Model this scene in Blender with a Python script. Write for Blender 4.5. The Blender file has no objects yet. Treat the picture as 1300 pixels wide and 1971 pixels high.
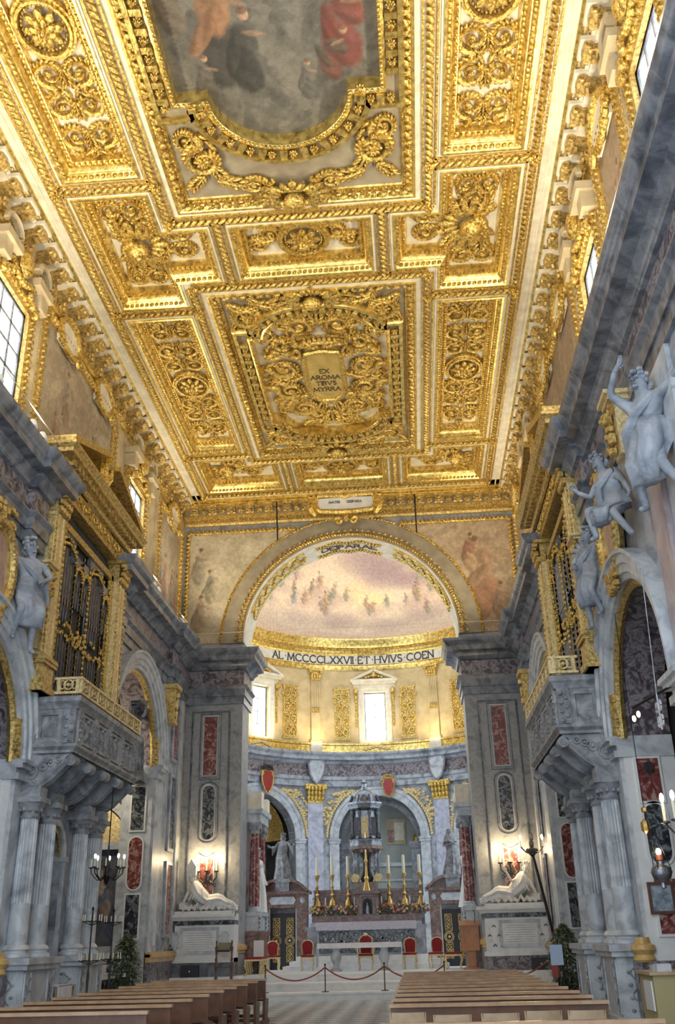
import bpy, bmesh, math, random
import numpy as np
from mathutils import Vector, Matrix
sin, cos, pi, rad = math.sin, math.cos, math.pi, math.radians
random.seed(7)
scene = bpy.context.scene
col = scene.collection
# ---------------------------------------------------------------- camera
W, H, F = 1300, 1971, 1813.34
pitch, yaw, roll = rad(24.3677), rad(4.01626), rad(1.38983)
fw = Vector((-sin(yaw)*cos(pitch), cos(yaw)*cos(pitch), sin(pitch)))
r0 = Vector((cos(yaw), sin(yaw), 0)); u0 = r0.cross(fw)
rr = cos(roll)*r0 - sin(roll)*u0; uu = sin(roll)*r0 + cos(roll)*u0
cd = bpy.data.cameras.new('camera'); camo = bpy.data.objects.new('camera', cd); col.objects.link(camo)
m3 = Matrix((rr, uu, -fw)).transposed()
camo.matrix_world = Matrix.Translation((1.944, 0, 1.65)) @ m3.to_4x4()
cd.sensor_fit = 'VERTICAL'; cd.sensor_height = 36.0; cd.lens = 36.0*F/H; cd.clip_end = 300
scene.camera = camo
# ---------------------------------------------------------------- world, exposure
wd = bpy.data.worlds.new('sky'); scene.world = wd; wd.use_nodes = True
bg = wd.node_tree.nodes['Background']; bg.inputs[0].default_value = (0.80, 0.90, 1.0, 1); bg.inputs[1].default_value = 3.2
scene.view_settings.view_transform = 'Standard'; scene.view_settings.look = 'None'
scene.view_settings.gamma = 1; scene.view_settings.use_curve_mapping = False
scene.view_settings.exposure = -0.42
# lamps the church has: small floods clipped along the two cornices (fixtures are built further down)
FLOODS = [(s*5.5, y) for s in (-1, 1) for y in (8.9, 11.9, 14.4, 16.7, 26.5, 30.2)]
def lamp(name, kind, loc, energy, color, size=.15, aim=None, angle=150, blend=.6):
    l = bpy.data.lights.new(name, kind); l.energy = energy; l.color = color
    if kind == 'SPOT': l.spot_size = rad(angle); l.spot_blend = blend
    if kind in ('SPOT', 'POINT'): l.shadow_soft_size = size
    o = bpy.data.objects.new(name, l); col.objects.link(o); o.location = loc
    if aim: o.rotation_euler = (Vector(aim)-Vector(loc)).to_track_quat('-Z', 'Y').to_euler()
    return o
WARM = (1.0, .86, .60)
for (x, y) in FLOODS:
    lamp('flood_light', 'SPOT', (x, y, 11.75), 690, WARM, .12, (x*.35, y+.6, 17), 150, .7)
for a in (-75, -50, -25, 0, 25, 50, 75):     # floods standing on the cornice of the tribune, aimed at its dome and its drum
    x, y = 7.2*sin(rad(a)), 46.5+7.2*cos(rad(a))
    lamp('flood_light', 'SPOT', (x*.93, 46.5+(y-46.5)*.93, 18.1), 175, (1, .78, .50), .25, (x*.55, 46.5+(y-46.5)*.55, 26), 165, .9)
for a in (-48, -24, 0, 24, 48):
    x, y = 7.3*sin(rad(a)), 46.5+7.3*cos(rad(a))
    lamp('flood_light', 'SPOT', (x, y, 11.6), 250, (1, .80, .44), .10, (x*1.12, 46.5+(y-46.5)*1.12, 15), 150, .8)
# ---------------------------------------------------------------- mesh helpers
class MB:
    def __init__(s, M=None): s.v = []; s.f = []; s.M = M or Matrix(); s.flip = s.M.determinant() < 0
    def setM(s, M): s.M = M; s.flip = M.determinant() < 0; return s
    def add(s, vs, fs):
        o = len(s.v); M = s.M
        s.v += [tuple(M @ Vector(v)) for v in vs]
        if s.flip: s.f += [tuple(o+i for i in reversed(f)) for f in fs]
        else: s.f += [tuple(o+i for i in f) for f in fs]
        return s
    def box(s, x0, x1, y0, y1, z0, z1):
        vs = [(x, y, z) for z in (z0, z1) for y in (y0, y1) for x in (x0, x1)]
        return s.add(vs, [(0,2,3,1),(4,5,7,6),(0,1,5,4),(2,6,7,3),(0,4,6,2),(1,3,7,5)])
    def taper(s, x0, x1, y0, y1, z0, z1, dx, dy):      # box whose top is shrunk by dx, dy on every side
        vs = [(x0,y0,z0),(x1,y0,z0),(x0,y1,z0),(x1,y1,z0),(x0+dx,y0+dy,z1),(x1-dx,y0+dy,z1),(x0+dx,y1-dy,z1),(x1-dx,y1-dy,z1)]
        return s.add(vs, [(0,2,3,1),(4,5,7,6),(0,1,5,4),(2,6,7,3),(0,4,6,2),(1,3,7,5)])
    def prism(s, poly, fn, w0, w1):                     # poly (u,v) extruded between w0 and w1, fn(u,v,w)->xyz
        n = len(poly)
        vs = [fn(u, v, w0) for u, v in poly]+[fn(u, v, w1) for u, v in poly]
        fs = [tuple(range(n)), tuple(range(2*n-1, n-1, -1))]+[(i, i+n, (i+1) % n+n, (i+1) % n) for i in range(n)]
        return s.add(vs, fs)
    def lathe(s, prof, n=12, c=(0,0,0), a0=0, a1=2*pi, sx=1, sy=1):
        full = abs(a1-a0-2*pi) < 1e-6; m = n if full else n+1
        vs = []
        for i in range(m):
            a = a0+(a1-a0)*i/n
            for r, z in prof: vs.append((c[0]+r*cos(a)*sx, c[1]+r*sin(a)*sy, c[2]+z))
        k = len(prof); fs = []
        for i in range(n):
            j = (i+1) % m
            for q in range(k-1): fs.append((i*k+q, j*k+q, j*k+q+1, i*k+q+1))
        return s.add(vs, fs)
    def tube(s, pts, rs, n=6, closed=False, flat=1.0):
        pts = [Vector(p) for p in pts]; m = len(pts)
        if not hasattr(rs, '__len__'): rs = [rs]*m
        vs = []; prev = None
        for i, p in enumerate(pts):
            a = pts[i-1] if (i > 0 or closed) else p; b = pts[(i+1) % m] if (i < m-1 or closed) else p
            t = (b-a).normalized() if (b-a).length > 1e-9 else Vector((0,0,1))
            if prev is None:
                up = Vector((0,0,1)) if abs(t.z) < .9 else Vector((1,0,0))
                u = t.cross(up).normalized()
            else:
                u = (prev-t*prev.dot(t)); u = u.normalized() if u.length > 1e-6 else t.orthogonal().normalized()
            prev = u; w = t.cross(u)
            for k in range(n):
                an = 2*pi*k/n; vs.append(tuple(p+u*(rs[i]*cos(an))+w*(rs[i]*sin(an)*flat)))
        fs = []
        for i in range(m if closed else m-1):
            j = (i+1) % m
            for k in range(n): l = (k+1) % n; fs.append((i*n+k, i*n+l, j*n+l, j*n+k))
        if not closed: fs += [tuple(range(n-1, -1, -1)), tuple((m-1)*n+k for k in range(n))]
        return s.add(vs, fs)
    def lump(s, c, r, R=None, n=6, m=3):                # small ellipsoid, radii r, rotation R
        c = Vector(c); vs = []; R = R or Matrix.Identity(3)
        vs.append(tuple(c+R @ Vector((0, 0, -r[2]))))
        for i in range(1, m):
            la = -pi/2+pi*i/m
            for k in range(n):
                a = 2*pi*k/n; vs.append(tuple(c+R @ Vector((r[0]*cos(la)*cos(a), r[1]*cos(la)*sin(a), r[2]*sin(la)))))
        vs.append(tuple(c+R @ Vector((0, 0, r[2])))); fs = []; top = len(vs)-1
        for k in range(n):
            l = (k+1) % n; fs.append((0, 1+l, 1+k)); fs.append((top, top-n+k, top-n+l))
            for i in range(m-2): fs.append((1+i*n+k, 1+i*n+l, 1+(i+1)*n+l, 1+(i+1)*n+k))
        return s.add(vs, fs)
    def sweep(s, path, prof, N=(0,0,1), closed=False, cap=True):
        # profile points (offset to the left of travel, height along N); corners are mitred
        P = [Vector(p) for p in path]; N = Vector(N).normalized(); m = len(P); vs = []
        for i in range(m):
            a = (P[i]-P[i-1]).normalized() if (i > 0 or closed) else None
            b = (P[(i+1) % m]-P[i]).normalized() if (i < m-1 or closed) else None
            if a is None: a = b
            if b is None: b = a
            na, nb = N.cross(a), N.cross(b); h = na+nb
            d = h/(h.dot(na)) if h.length > 1e-6 else na
            for o, z in prof: vs.append(tuple(P[i]+d*o+N*z))
        k = len(prof); fs = []
        for i in range(m if closed else m-1):
            j = (i+1) % m
            for q in range(k-1): fs.append((i*k+q, j*k+q, j*k+q+1, i*k+q+1))
        if cap and not closed and k > 2: fs += [tuple(range(k)), tuple(range(m*k-1, (m-1)*k-1, -1))]
        return s.add(vs, fs)
    def mesh(s, name, smooth=40):
        me = bpy.data.meshes.new(name); me.from_pydata(s.v, [], s.f); me.validate(); me.update()
        if smooth:
            me.polygons.foreach_set('use_smooth', [True]*len(me.polygons))
            me.set_sharp_from_angle(angle=rad(smooth))
        return me
OFF = {}
def rootoff(p):
    while p is not None:
        if p.name in OFF: return OFF[p.name]
        p = p.parent
    return Vector((0,0,0))
def part(name, mb, mat, parent=None, smooth=40, fixnormals=False):
    off = rootoff(parent)
    if off.length: mb.v = [(v[0]-off[0], v[1]-off[1], v[2]-off[2]) for v in mb.v]
    me = mb.mesh(name, smooth)
    if fixnormals:
        b = bmesh.new(); b.from_mesh(me); bmesh.ops.recalc_face_normals(b, faces=b.faces); b.to_mesh(me); b.free()
    me.materials.append(mat)
    o = bpy.data.objects.new(name, me); col.objects.link(o)
    if parent: o.parent = parent
    return o
def inst(name, me, parent, M, mat=None):
    o = bpy.data.objects.new(name, me); col.objects.link(o)
    off = rootoff(parent)
    o.matrix_world = Matrix.Translation(-off) @ M
    if parent: o.parent = parent
    return o
def tag(o, label, cat, group=None):
    o['label'] = label; o['category'] = cat
    if group: o['group'] = group
    return o
def thing(name, label, cat, loc, group=None, rz=0, local=False):
    o = bpy.data.objects.new(name, None); col.objects.link(o); o.location = loc; o.rotation_euler.z = rz
    o.empty_display_size = .1
    OFF[o.name] = Vector((0,0,0)) if local else Vector(loc)
    return tag(o, label, cat, group)
def struct(name, mb, mat, smooth=40, **k):
    o = part(name, mb, mat, None, smooth, **k); o['kind'] = 'structure'; return o
def copy_tree(o, parent=None):
    c = o.copy(); col.objects.link(c); c.parent = parent
    for ch in list(o.children): copy_tree(ch, c)
    return c
def mirror(s): return Matrix.Diagonal((s, 1, 1, 1))
def RZ(a): return Matrix.Rotation(a, 3, 'Z')
def arc(c, r, a0, a1, n, fn): return [fn(c[0]+r*cos(a0+(a1-a0)*i/n), c[1]+r*sin(a0+(a1-a0)*i/n)) for i in range(n+1)]
def lumps_along(mb, path, step, r, tilt=0, N=(0,0,1), off=0, h=0, closed=False, alt=None):
    # a row of small carved lumps along a polyline; tilt turns each one in the plane (rope twist)
    P = [Vector(p) for p in path]; N = Vector(N).normalized()
    segs = list(zip(P, P[1:]+P[:1])) if closed else list(zip(P, P[1:]))
    q = 0
    for a, b in segs:
        L = (b-a).length
        if L < 1e-4: continue
        t = (b-a)/L; w = N.cross(t); n = max(1, round(L/step))
        ct, st = cos(tilt), sin(tilt)
        R = Matrix((t*ct+w*st, -t*st+w*ct, N)).transposed()
        for i in range(n):
            rr_ = r if (alt is None or q % 2 == 0) else alt
            q += 1
            mb.lump(a+t*(L*(i+.5)/n)+w*off+N*h, rr_, R, 6, 3)
def offset_poly(poly, d):       # inward offset of a counter-clockwise polygon
    P = [Vector((p[0], p[1], 0)) for p in poly]; m = len(P); out = []
    for i in range(m):
        a = (P[i]-P[i-1]).normalized(); b = (P[(i+1) % m]-P[i]).normalized()
        na, nb = Vector((-a.y, a.x, 0)), Vector((-b.y, b.x, 0)); h = na+nb
        q = P[i]+h/(h.dot(na))*d; out.append((q.x, q.y))
    return out
# ---------------------------------------------------------------- materials
def newmat(name):
    m = bpy.data.materials.new(name); m.use_nodes = True
    nt = m.node_tree; return m, nt, nt.nodes['Principled BSDF']
def node(nt, t, **k):
    n = nt.nodes.new(t)
    for a, b in k.items(): setattr(n, a, b)
    return n
def ramp(nt, fac, stops):
    r = node(nt, 'ShaderNodeValToRGB'); e = r.color_ramp.elements
    while len(e) < len(stops): e.new(.5)
    for el, (p, c) in zip(e, stops): el.position = p; el.color = (*c, 1)
    nt.links.new(fac, r.inputs[0]); return r.outputs[0]
def noise(nt, scale, detail=4, dist=0, rough=.55, vec=None):
    n = node(nt, 'ShaderNodeTexNoise'); n.inputs['Scale'].default_value = scale; n.inputs['Detail'].default_value = detail
    n.inputs['Distortion'].default_value = dist; n.inputs['Roughness'].default_value = rough
    if vec is None: vec = node(nt, 'ShaderNodeNewGeometry').outputs['Position']
    nt.links.new(vec, n.inputs['Vector']); return n.outputs['Fac']
def bump(nt, b, h, strength=.3, dist=.02):
    n = node(nt, 'ShaderNodeBump'); n.inputs['Strength'].default_value = strength; n.inputs['Distance'].default_value = dist
    nt.links.new(h, n.inputs['Height']); nt.links.new(n.outputs[0], b.inputs['Normal'])
def plain(name, c, rough=.5, metal=0, c2=None, scale=6, bmp=0):
    m, nt, b = newmat(name); b.inputs['Roughness'].default_value = rough; b.inputs['Metallic'].default_value = metal
    if c2: nt.links.new(ramp(nt, noise(nt, scale), [(.3, c), (.7, c2)]), b.inputs['Base Color'])
    else: b.inputs['Base Color'].default_value = (*c, 1)
    if bmp: bump(nt, b, noise(nt, scale*4), bmp)
    return m
def marble(name, stops, scale=1.5, dist=2.5, rough=.35, detail=8, bmp=0):
    m, nt, b = newmat(name); b.inputs['Roughness'].default_value = rough
    f = noise(nt, scale, detail, dist, .6); nt.links.new(ramp(nt, f, stops), b.inputs['Base Color'])
    if bmp: bump(nt, b, noise(nt, scale*6, 6), bmp)
    return m
def goldmat(name, a, c, rough=.3, metal=.8, scale=14, bmp=.5, dist=.03):
    m, nt, b = newmat(name); b.inputs['Roughness'].default_value = rough; b.inputs['Metallic'].default_value = metal
    f = noise(nt, scale, 5); nt.links.new(ramp(nt, f, [(.3, a), (.62, c)]), b.inputs['Base Color'])
    if bmp: bump(nt, b, noise(nt, scale*1.3, 3, 1.0), bmp, dist)
    return m
def emit(name, c, s):
    m, nt, b = newmat(name); b.inputs['Emission Color'].default_value = (*c, 1); b.inputs['Emission Strength'].default_value = s
    b.inputs['Base Color'].default_value = (*c, 1); return m
GOLD = goldmat('gilding', (.22,.125,.018), (1.0,.735,.225), .26, .82, 17, .75)
GOLDS = goldmat('smooth_gilding', (.40,.26,.05), (1.0,.76,.26), .26, .82, 7, .25)
OLDGOLD = goldmat('dull_gilding', (.24,.15,.04), (.76,.55,.20), .4, .6)
PALEGOLD = goldmat('pale_gilding', (.50,.38,.17), (.86,.70,.38), .45, .4)
CREAM = plain('cream_boards', (.66,.60,.46), .55, 0, (.88,.83,.70), 4)
TAN = plain('tan_plaster', (.40,.32,.19), .6, 0, (.60,.50,.33), 2.5)
GREY = marble('grey_marble', [(.28,(.11,.125,.15)),(.42,(.24,.265,.30)),(.52,(.36,.385,.43)),(.60,(.46,.49,.54)),(.72,(.27,.29,.33))], 2.2, .7, .4, 10, .15)
PALE = marble('pale_marble', [(.28,(.26,.28,.31)),(.42,(.42,.45,.49)),(.55,(.56,.60,.64)),(.75,(.66,.69,.73))], 2.6, .7, .4, 10, .12)
WHITE = marble('white_marble', [(.2,(.60,.61,.61)),(.5,(.78,.79,.79)),(.8,(.88,.88,.87))], 1.2, 2, .4)
DGREY = marble('dark_grey_marble', [(.28,(.05,.055,.068)),(.45,(.13,.142,.168)),(.6,(.24,.255,.29)),(.75,(.15,.16,.185))], 2.4, .7, .22, 10, .12)
PIER = marble('pier_marble', [(.25,(.13,.135,.145)),(.40,(.25,.26,.272)),(.50,(.36,.372,.38)),(.60,(.27,.278,.285)),(.72,(.44,.445,.44))], 2.0, .7, .45, 10, .15)
RED = marble('red_marble', [(.32,(.07,.018,.016)),(.46,(.19,.055,.05)),(.54,(.26,.09,.078)),(.60,(.50,.36,.31)),(.66,(.22,.07,.062))], 4.5, 1.5, .25, 10)
DARK = marble('dark_green_marble', [(.32,(.012,.015,.02)),(.48,(.04,.048,.06)),(.56,(.26,.28,.30)),(.62,(.05,.058,.07)),(.70,(.34,.36,.37))], 4.5, 1.6, .25, 10)
PURPLE = marble('purple_marble', [(.32,(.045,.035,.04)),(.46,(.12,.095,.11)),(.55,(.34,.31,.33)),(.62,(.14,.11,.125)),(.72,(.28,.25,.27))], 4.0, 1.4, .3, 10)
BROWNM = marble('brown_marble', [(.3,(.075,.038,.028)),(.48,(.17,.092,.07)),(.6,(.28,.18,.145)),(.72,(.15,.08,.06))], 5, 1.2, .3, 10)
STATUE = marble('weathered_statue', [(.3,(.09,.092,.10)),(.48,(.20,.205,.215)),(.68,(.36,.365,.37))], 5, 1, .6, 10, .35)
BLUEM = marble('blue_grey_marble', [(.3,(.30,.32,.42)),(.5,(.46,.49,.60)),(.7,(.62,.65,.74))], 1.6, 2, .3)
YELLOWM = marble('yellow_marble', [(.3,(.45,.27,.08)),(.6,(.66,.44,.16)),(.8,(.74,.56,.28))], 2, 2, .3)
STONE = marble('carved_stone', [(.30,(.12,.128,.145)),(.48,(.26,.275,.30)),(.66,(.43,.45,.485))], 2.6, 1.2, .55, 10, .45)
STUCCO = marble('grey_stucco', [(.28,(.15,.175,.21)),(.48,(.29,.32,.37)),(.68,(.44,.475,.53))], 2.6, 1, .65, 8, .3)
SHADOW = plain('recess_shade', (.035,.035,.04), .8, 0, (.07,.07,.08), 2)  # near-black colour that paints shade into niches and openings
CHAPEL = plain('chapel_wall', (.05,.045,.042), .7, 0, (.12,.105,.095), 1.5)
TAUPE = plain('taupe_stone', (.24,.20,.14), .6, 0, (.36,.31,.22), 3)
WOOD = plain('bench_wood', (.085,.036,.02), .35, 0, (.17,.075,.038), 5)
WOODLIT = plain('bench_wood_lit', (.40,.23,.12), .22, 0, (.56,.36,.21), 5)  # paler copy of the bench wood, top-rail highlights put into the colour
WOODD = plain('dark_wood', (.10,.045,.03), .4, 0, (.17,.08,.05), 5)
PINE = plain('pale_wood', (.40,.28,.16), .4, 0, (.54,.40,.26), 6)
IRON = plain('wrought_iron', (.03,.028,.03), .4, .6)
BRONZE = plain('dark_bronze', (.05,.045,.045), .3, .6, (.12,.11,.11), 10)
SILVER = plain('dark_silver', (.12,.13,.15), .3, .8, (.35,.37,.41), 9, .3)
BRASS = plain('brass', (.55,.36,.12), .28, .85, (.75,.54,.22), 8)
VELVET = plain('red_velvet', (.22,.008,.012), .75, 0, (.33,.015,.02), 8)
IVORY = plain('candle_wax', (.82,.80,.62), .45)
LINEN = plain('white_linen', (.72,.73,.80), .8, 0, (.86,.87,.92), 7)
BLACK = plain('black_plastic', (.015,.016,.02), .5)
WHITEP = plain('white_enamel', (.80,.81,.82), .4)
FLAME = emit('lamp_glow', (1, .78, .42), 30)
BULB = emit('lamp_bulb', (1, .93, .80), 12)
LEAF = plain('leaf_green', (.03,.06,.03), .5, 0, (.15,.20,.11), 20)
GLASS = emit('daylight_pane', (.90,.95,1), 4.5)
INK = plain('letter_black', (.05,.035,.03), .6)
# ---------------------------------------------------------------- setting: floor
XW, XU, ZC, YP = 5.95, 6.30, 16.93, 33.0
PLAT = .66
m, nt, b = newmat('checker_floor'); b.inputs['Roughness'].default_value = .22
ck = node(nt, 'ShaderNodeTexChecker'); ck.inputs['Scale'].default_value = 1/.42
mp = node(nt, 'ShaderNodeMapping'); mp.inputs['Rotation'].default_value = (0, 0, rad(45)); mp.inputs['Location'].default_value = (.03, .03, .013)
geo = node(nt, 'ShaderNodeNewGeometry'); nt.links.new(geo.outputs['Position'], mp.inputs[0]); nt.links.new(mp.outputs[0], ck.inputs[0])
nt.links.new(ramp(nt, noise(nt, 3), [(.3, (.50,.52,.56)), (.7, (.68,.70,.73))]), ck.inputs[1])
nt.links.new(ramp(nt, noise(nt, 3), [(.3, (.16,.18,.22)), (.7, (.27,.29,.33))]), ck.inputs[2])
nt.links.new(ck.outputs[0], b.inputs['Base Color']); FLOORM = m
struct('floor', MB().box(-11, 11, 1, 30.8, -.3, 0), FLOORM)
st = struct('floor_steps', MB().box(-11, 11, 30.8, 60, -.3, .22), WHITE)
for k, (y, z) in enumerate(((31.9, .44), (33.0, PLAT))):
    part('step', MB().box(-3.7, 3.7, y, 36, .2, z), WHITE, st)
part('platform', MB().box(-6, -3.69, 31.9, 60, .2, PLAT).box(3.69, 6, 31.9, 60, .2, PLAT).box(-3.7, 3.7, 35.9, 60, .2, PLAT), WHITE, st)
for k in range(12):      # rounded nosings over the joints of the stone steps
    for (y, z) in ((30.8, .22), (31.9, .44), (33.0, PLAT)):
        x0 = -3.6+k*.6
        if y < 31 or True: part('step_slab', MB().box(x0+.004, x0+.596, y-.04, y+.33, z-.05, z+.006), WHITE, st)
# ---------------------------------------------------------------- walls with arched openings
def arch_wall(mb, fn, u0, u1, z1, ops, w0, w1, z0=0, n=20):
    # ops: (centre, radius, spring, bottom); fn(u, z, w) -> xyz
    def bx(a, c, za, zb):
        if c-a > 1e-4 and zb-za > 1e-4: mb.prism([(a, za), (c, za), (c, zb), (a, zb)], fn, w0, w1)
    u = u0
    for (c, r, zs, zb) in sorted(ops):
        bx(u, c-r, z0, z1); bx(c-r, c+r, z0, zb)
        P = [(c-r*cos(pi*i/n), zs+r*sin(pi*i/n)) for i in range(n+1)]
        for i in range(n):
            (a, za), (d, zd) = P[i], P[i+1]
            mb.prism([(a, za), (d, zd), (d, z1), (a, z1)], fn, w0, w1)
        u = c+r
    bx(u, u1, z0, z1)
ARCH_A = (16.3, 2.3, 5.0, 0); ARCH_B = (26.8, 2.4, 6.6, 0); NICHE = (21.15, .62, 3.45, 1.0)
ARCH_0 = (9.3, 2.3, 5.0, 0)
WINS = [(10.95, 1.6), (16.3, 1.7), (26.2, 1.7)]       # clerestory windows: centre y, width
for s, side in ((-1, 'left'), (1, 'right')):
    fn = lambda u, z, w, s=s: (s*w, u, z)
    mb = MB(); arch_wall(mb, fn, 5, 33.5, 11.0, [ARCH_0, ARCH_A, NICHE, ARCH_B], XW, XW+.95)
    w = struct('wall_'+side, mb, GREY, fixnormals=True)
    # upper wall with rectangular window openings
    mb = MB(); u = 5
    for (c, wd_) in WINS:
        mb.prism([(u, 10.9), (c-wd_/2, 10.9), (c-wd_/2, 17.6), (u, 17.6)], fn, XU, XU+.5)
        mb.prism([(c-wd_/2, 10.9), (c+wd_/2, 10.9), (c+wd_/2, 12.0), (c-wd_/2, 12.0)], fn, XU, XU+.5)
        mb.prism([(c-wd_/2, 14.75), (c+wd_/2, 14.75), (c+wd_/2, 17.6), (c-wd_/2, 17.6)], fn, XU, XU+.5)
        u = c+wd_/2
    mb.prism([(u, 10.9), (33.5, 10.9), (33.5, 17.6), (u, 17.6)], fn, XU, XU+.5)
    part('upper_wall', mb, TAN, w, fixnormals=True)
    part('ledge', MB().box(*sorted((s*XW, s*(XU+.4))), 5, 33.5, 10.85, 11.0), DGREY, w)
    # chapels behind the arches
    mb = MB()
    for (y0, y1, h) in ((14.0, 19.0, 8.2), (24.0, 30.0, 9.8), (7.0, 12.0, 8.2)):
        X0, X1 = XW+.9, XW+3.4
        for bxs in ((X1, X1+.2, y0, y1, 0, h), (X0, X1, y0-.2, y0, 0, h), (X0, X1, y1, y1+.2, 0, h), (X0, X1, y0, y1, h, h+.2)):
            a, c = sorted((s*bxs[0], s*bxs[1])); mb.box(a, c, *bxs[2:])
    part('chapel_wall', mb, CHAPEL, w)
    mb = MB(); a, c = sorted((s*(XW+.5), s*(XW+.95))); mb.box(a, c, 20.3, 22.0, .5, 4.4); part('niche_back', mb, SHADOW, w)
    a, c = sorted((s*(XW-.02), s*(XW-.10)))
    # plinth course in dark breccia
    mb = MB()
    for (y0, y1) in ((11.6, 13.95), (29.25, 32.2)): mb.box(a, c, y0, y1, 0, 1.15)
    mb.box(*sorted((s*(XW+.6), s*(XW-.30))), 18.42, 18.72, 0, 1.18)
    part('plinth', mb, PURPLE, w)
    mb = MB()
    mb.lathe([(0, 1.16), (.17, 1.16), (.2, 1.2), (.16, 1.28), (.17, 1.3), (.22, 1.36), (.2, 1.43), (.14, 1.46), (.12, 1.56), (0, 1.56)], 18, (s*(XW-.12), 18.57, 0))
    for (y0, y1) in ((11.55, 13.98), (29.22, 32.2)):
        mb.box(*sorted((s*(XW-.02), s*(XW-.16))), y0, y1, 1.15, 1.42); mb.box(*sorted((s*(XW-.02), s*(XW-.22))), y0, y1, 1.28, 1.36)
    part('plinth_molding', mb, YELLOWM, w)
    # archivolts and imposts of the chapel arches
    for (c0, r, zs, zb) in (ARCH_0, ARCH_A, ARCH_B):
        pth = [(s*XW, c0-r, zs)]+[(s*XW, c0-r*cos(pi*i/24), zs+r*sin(pi*i/24)) for i in range(25)]+[(s*XW, c0+r, zs)]
        mb = MB(); mb.sweep(pth[1:-1], [(0, 0), (0, .10), (.10, .12), (.12, .17), (.26, .17), (.28, .22), (.42, .22), (.45, .28), (.52, .28), (.52, 0)], N=(-s, 0, 0))
        if s > 0: mb = MB(); mb.sweep(pth[1:-1][::-1], [(0, 0), (0, .10), (.10, .12), (.12, .17), (.26, .17), (.28, .22), (.42, .22), (.45, .28), (.52, .28), (.52, 0)], N=(-s, 0, 0))
        # make sure the ring grows outwards whatever the winding
        part('archivolt', mb, PALE, w, fixnormals=True)
        mb = MB(); nseg = 24
        for i in range(nseg):
            q = [(s*x_, c0-(r-.015)*cos(pi*j/nseg), zs+(r-.015)*sin(pi*j/nseg)) for j in (i, i+1) for x_ in (XW+.1, XW+.96)]
            mb.add(q, [(0, 1, 3, 2)])
        part('intrados_lining', mb, PURPLE, w)
        mb = MB(); mb.tube([(s*(XW+.06), c0-(r-.05)*cos(pi*i/24), zs+(r-.05)*sin(pi*i/24)) for i in range(25)], .09, 6); part('gilt_rib', mb, OLDGOLD, w)
        for e in (-1, 1):
            y = c0+e*r
            lo, hi = sorted((y+e*.62, y-e*.10))
            mb = MB()
            for (d, za, zb2) in ((.16, -.34, -.22), (.10, -.22, -.12), (.22, -.12, -.03), (.28, -.03, .05)):
                mb.box(*sorted((s*(XW-d), s*(XW+.95))), lo-(.0 if e > 0 else d*.4), hi+(d*.4 if e < 0 else .0), zs+za, zs+zb2)
            part('impost', mb, PALE, w)
            part('pilaster', MB().box(*sorted((s*(XW-.07), s*(XW+.02))), min(y, y+e*.52), max(y, y+e*.52), 1.4, zs-.34), PALE, w)
            # gilt leaf at the spring of the arch
            mb = MB()
            for k in range(5): mb.lump((s*(XW-.02), y-e*(.04+.02*k), zs+.12+.16*k), (.12, .10, .13))
            part('gilt_leaf', mb, OLDGOLD, w)
    # inlaid marbles on the far jambs, which face down the nave
    for (yj, z0, items) in ((18.6, 1.5, (('r', 3.85, 4.62), ('o', 2.75, 3.8), ('r', 1.6, 2.5))), (29.2, 1.7, (('d', 4.75, 6.0), ('o', 3.1, 4.55), ('d', 1.8, 2.95)))):
        part('jamb', MB().box(*sorted((s*(XW+.0), s*(XW+.95))), yj-.06, yj+.02, .2, (5.0 if yj < 20 else 6.6)-.34), WHITE if yj < 20 else PALE, w)
        for (k, za, zb) in items:
            xc = XW+.42
            fj = lambda u, v, ww, s=s, xc=xc: (s*(xc+u), ww, v)
            def shape(d):
                if k == 'o':
                    r_ = .20+d
                    return [(r_*cos(a_), za+.2-0+r_*sin(a_)) for a_ in [pi+pi*i/8 for i in range(9)]]+[(r_*cos(a_), zb-.2+r_*sin(a_)) for a_ in [pi*i/8 for i in range(9)]]
                return [(-.20-d, za-d), (.20+d, za-d), (.20+d, zb+d), (-.20-d, zb+d)]
            p1, p2 = shape(.045), shape(0)
            part('inlay_frame', MB().prism(p1, fj, yj-.10, yj-.05), WHITE, w, fixnormals=True)
            part('inlay', MB().prism(p2, fj, yj-.105, yj-.05), {'r': RED, 'o': RED if yj > 20 else DARK, 'd': DARK}[k], w, fixnormals=True)
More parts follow.
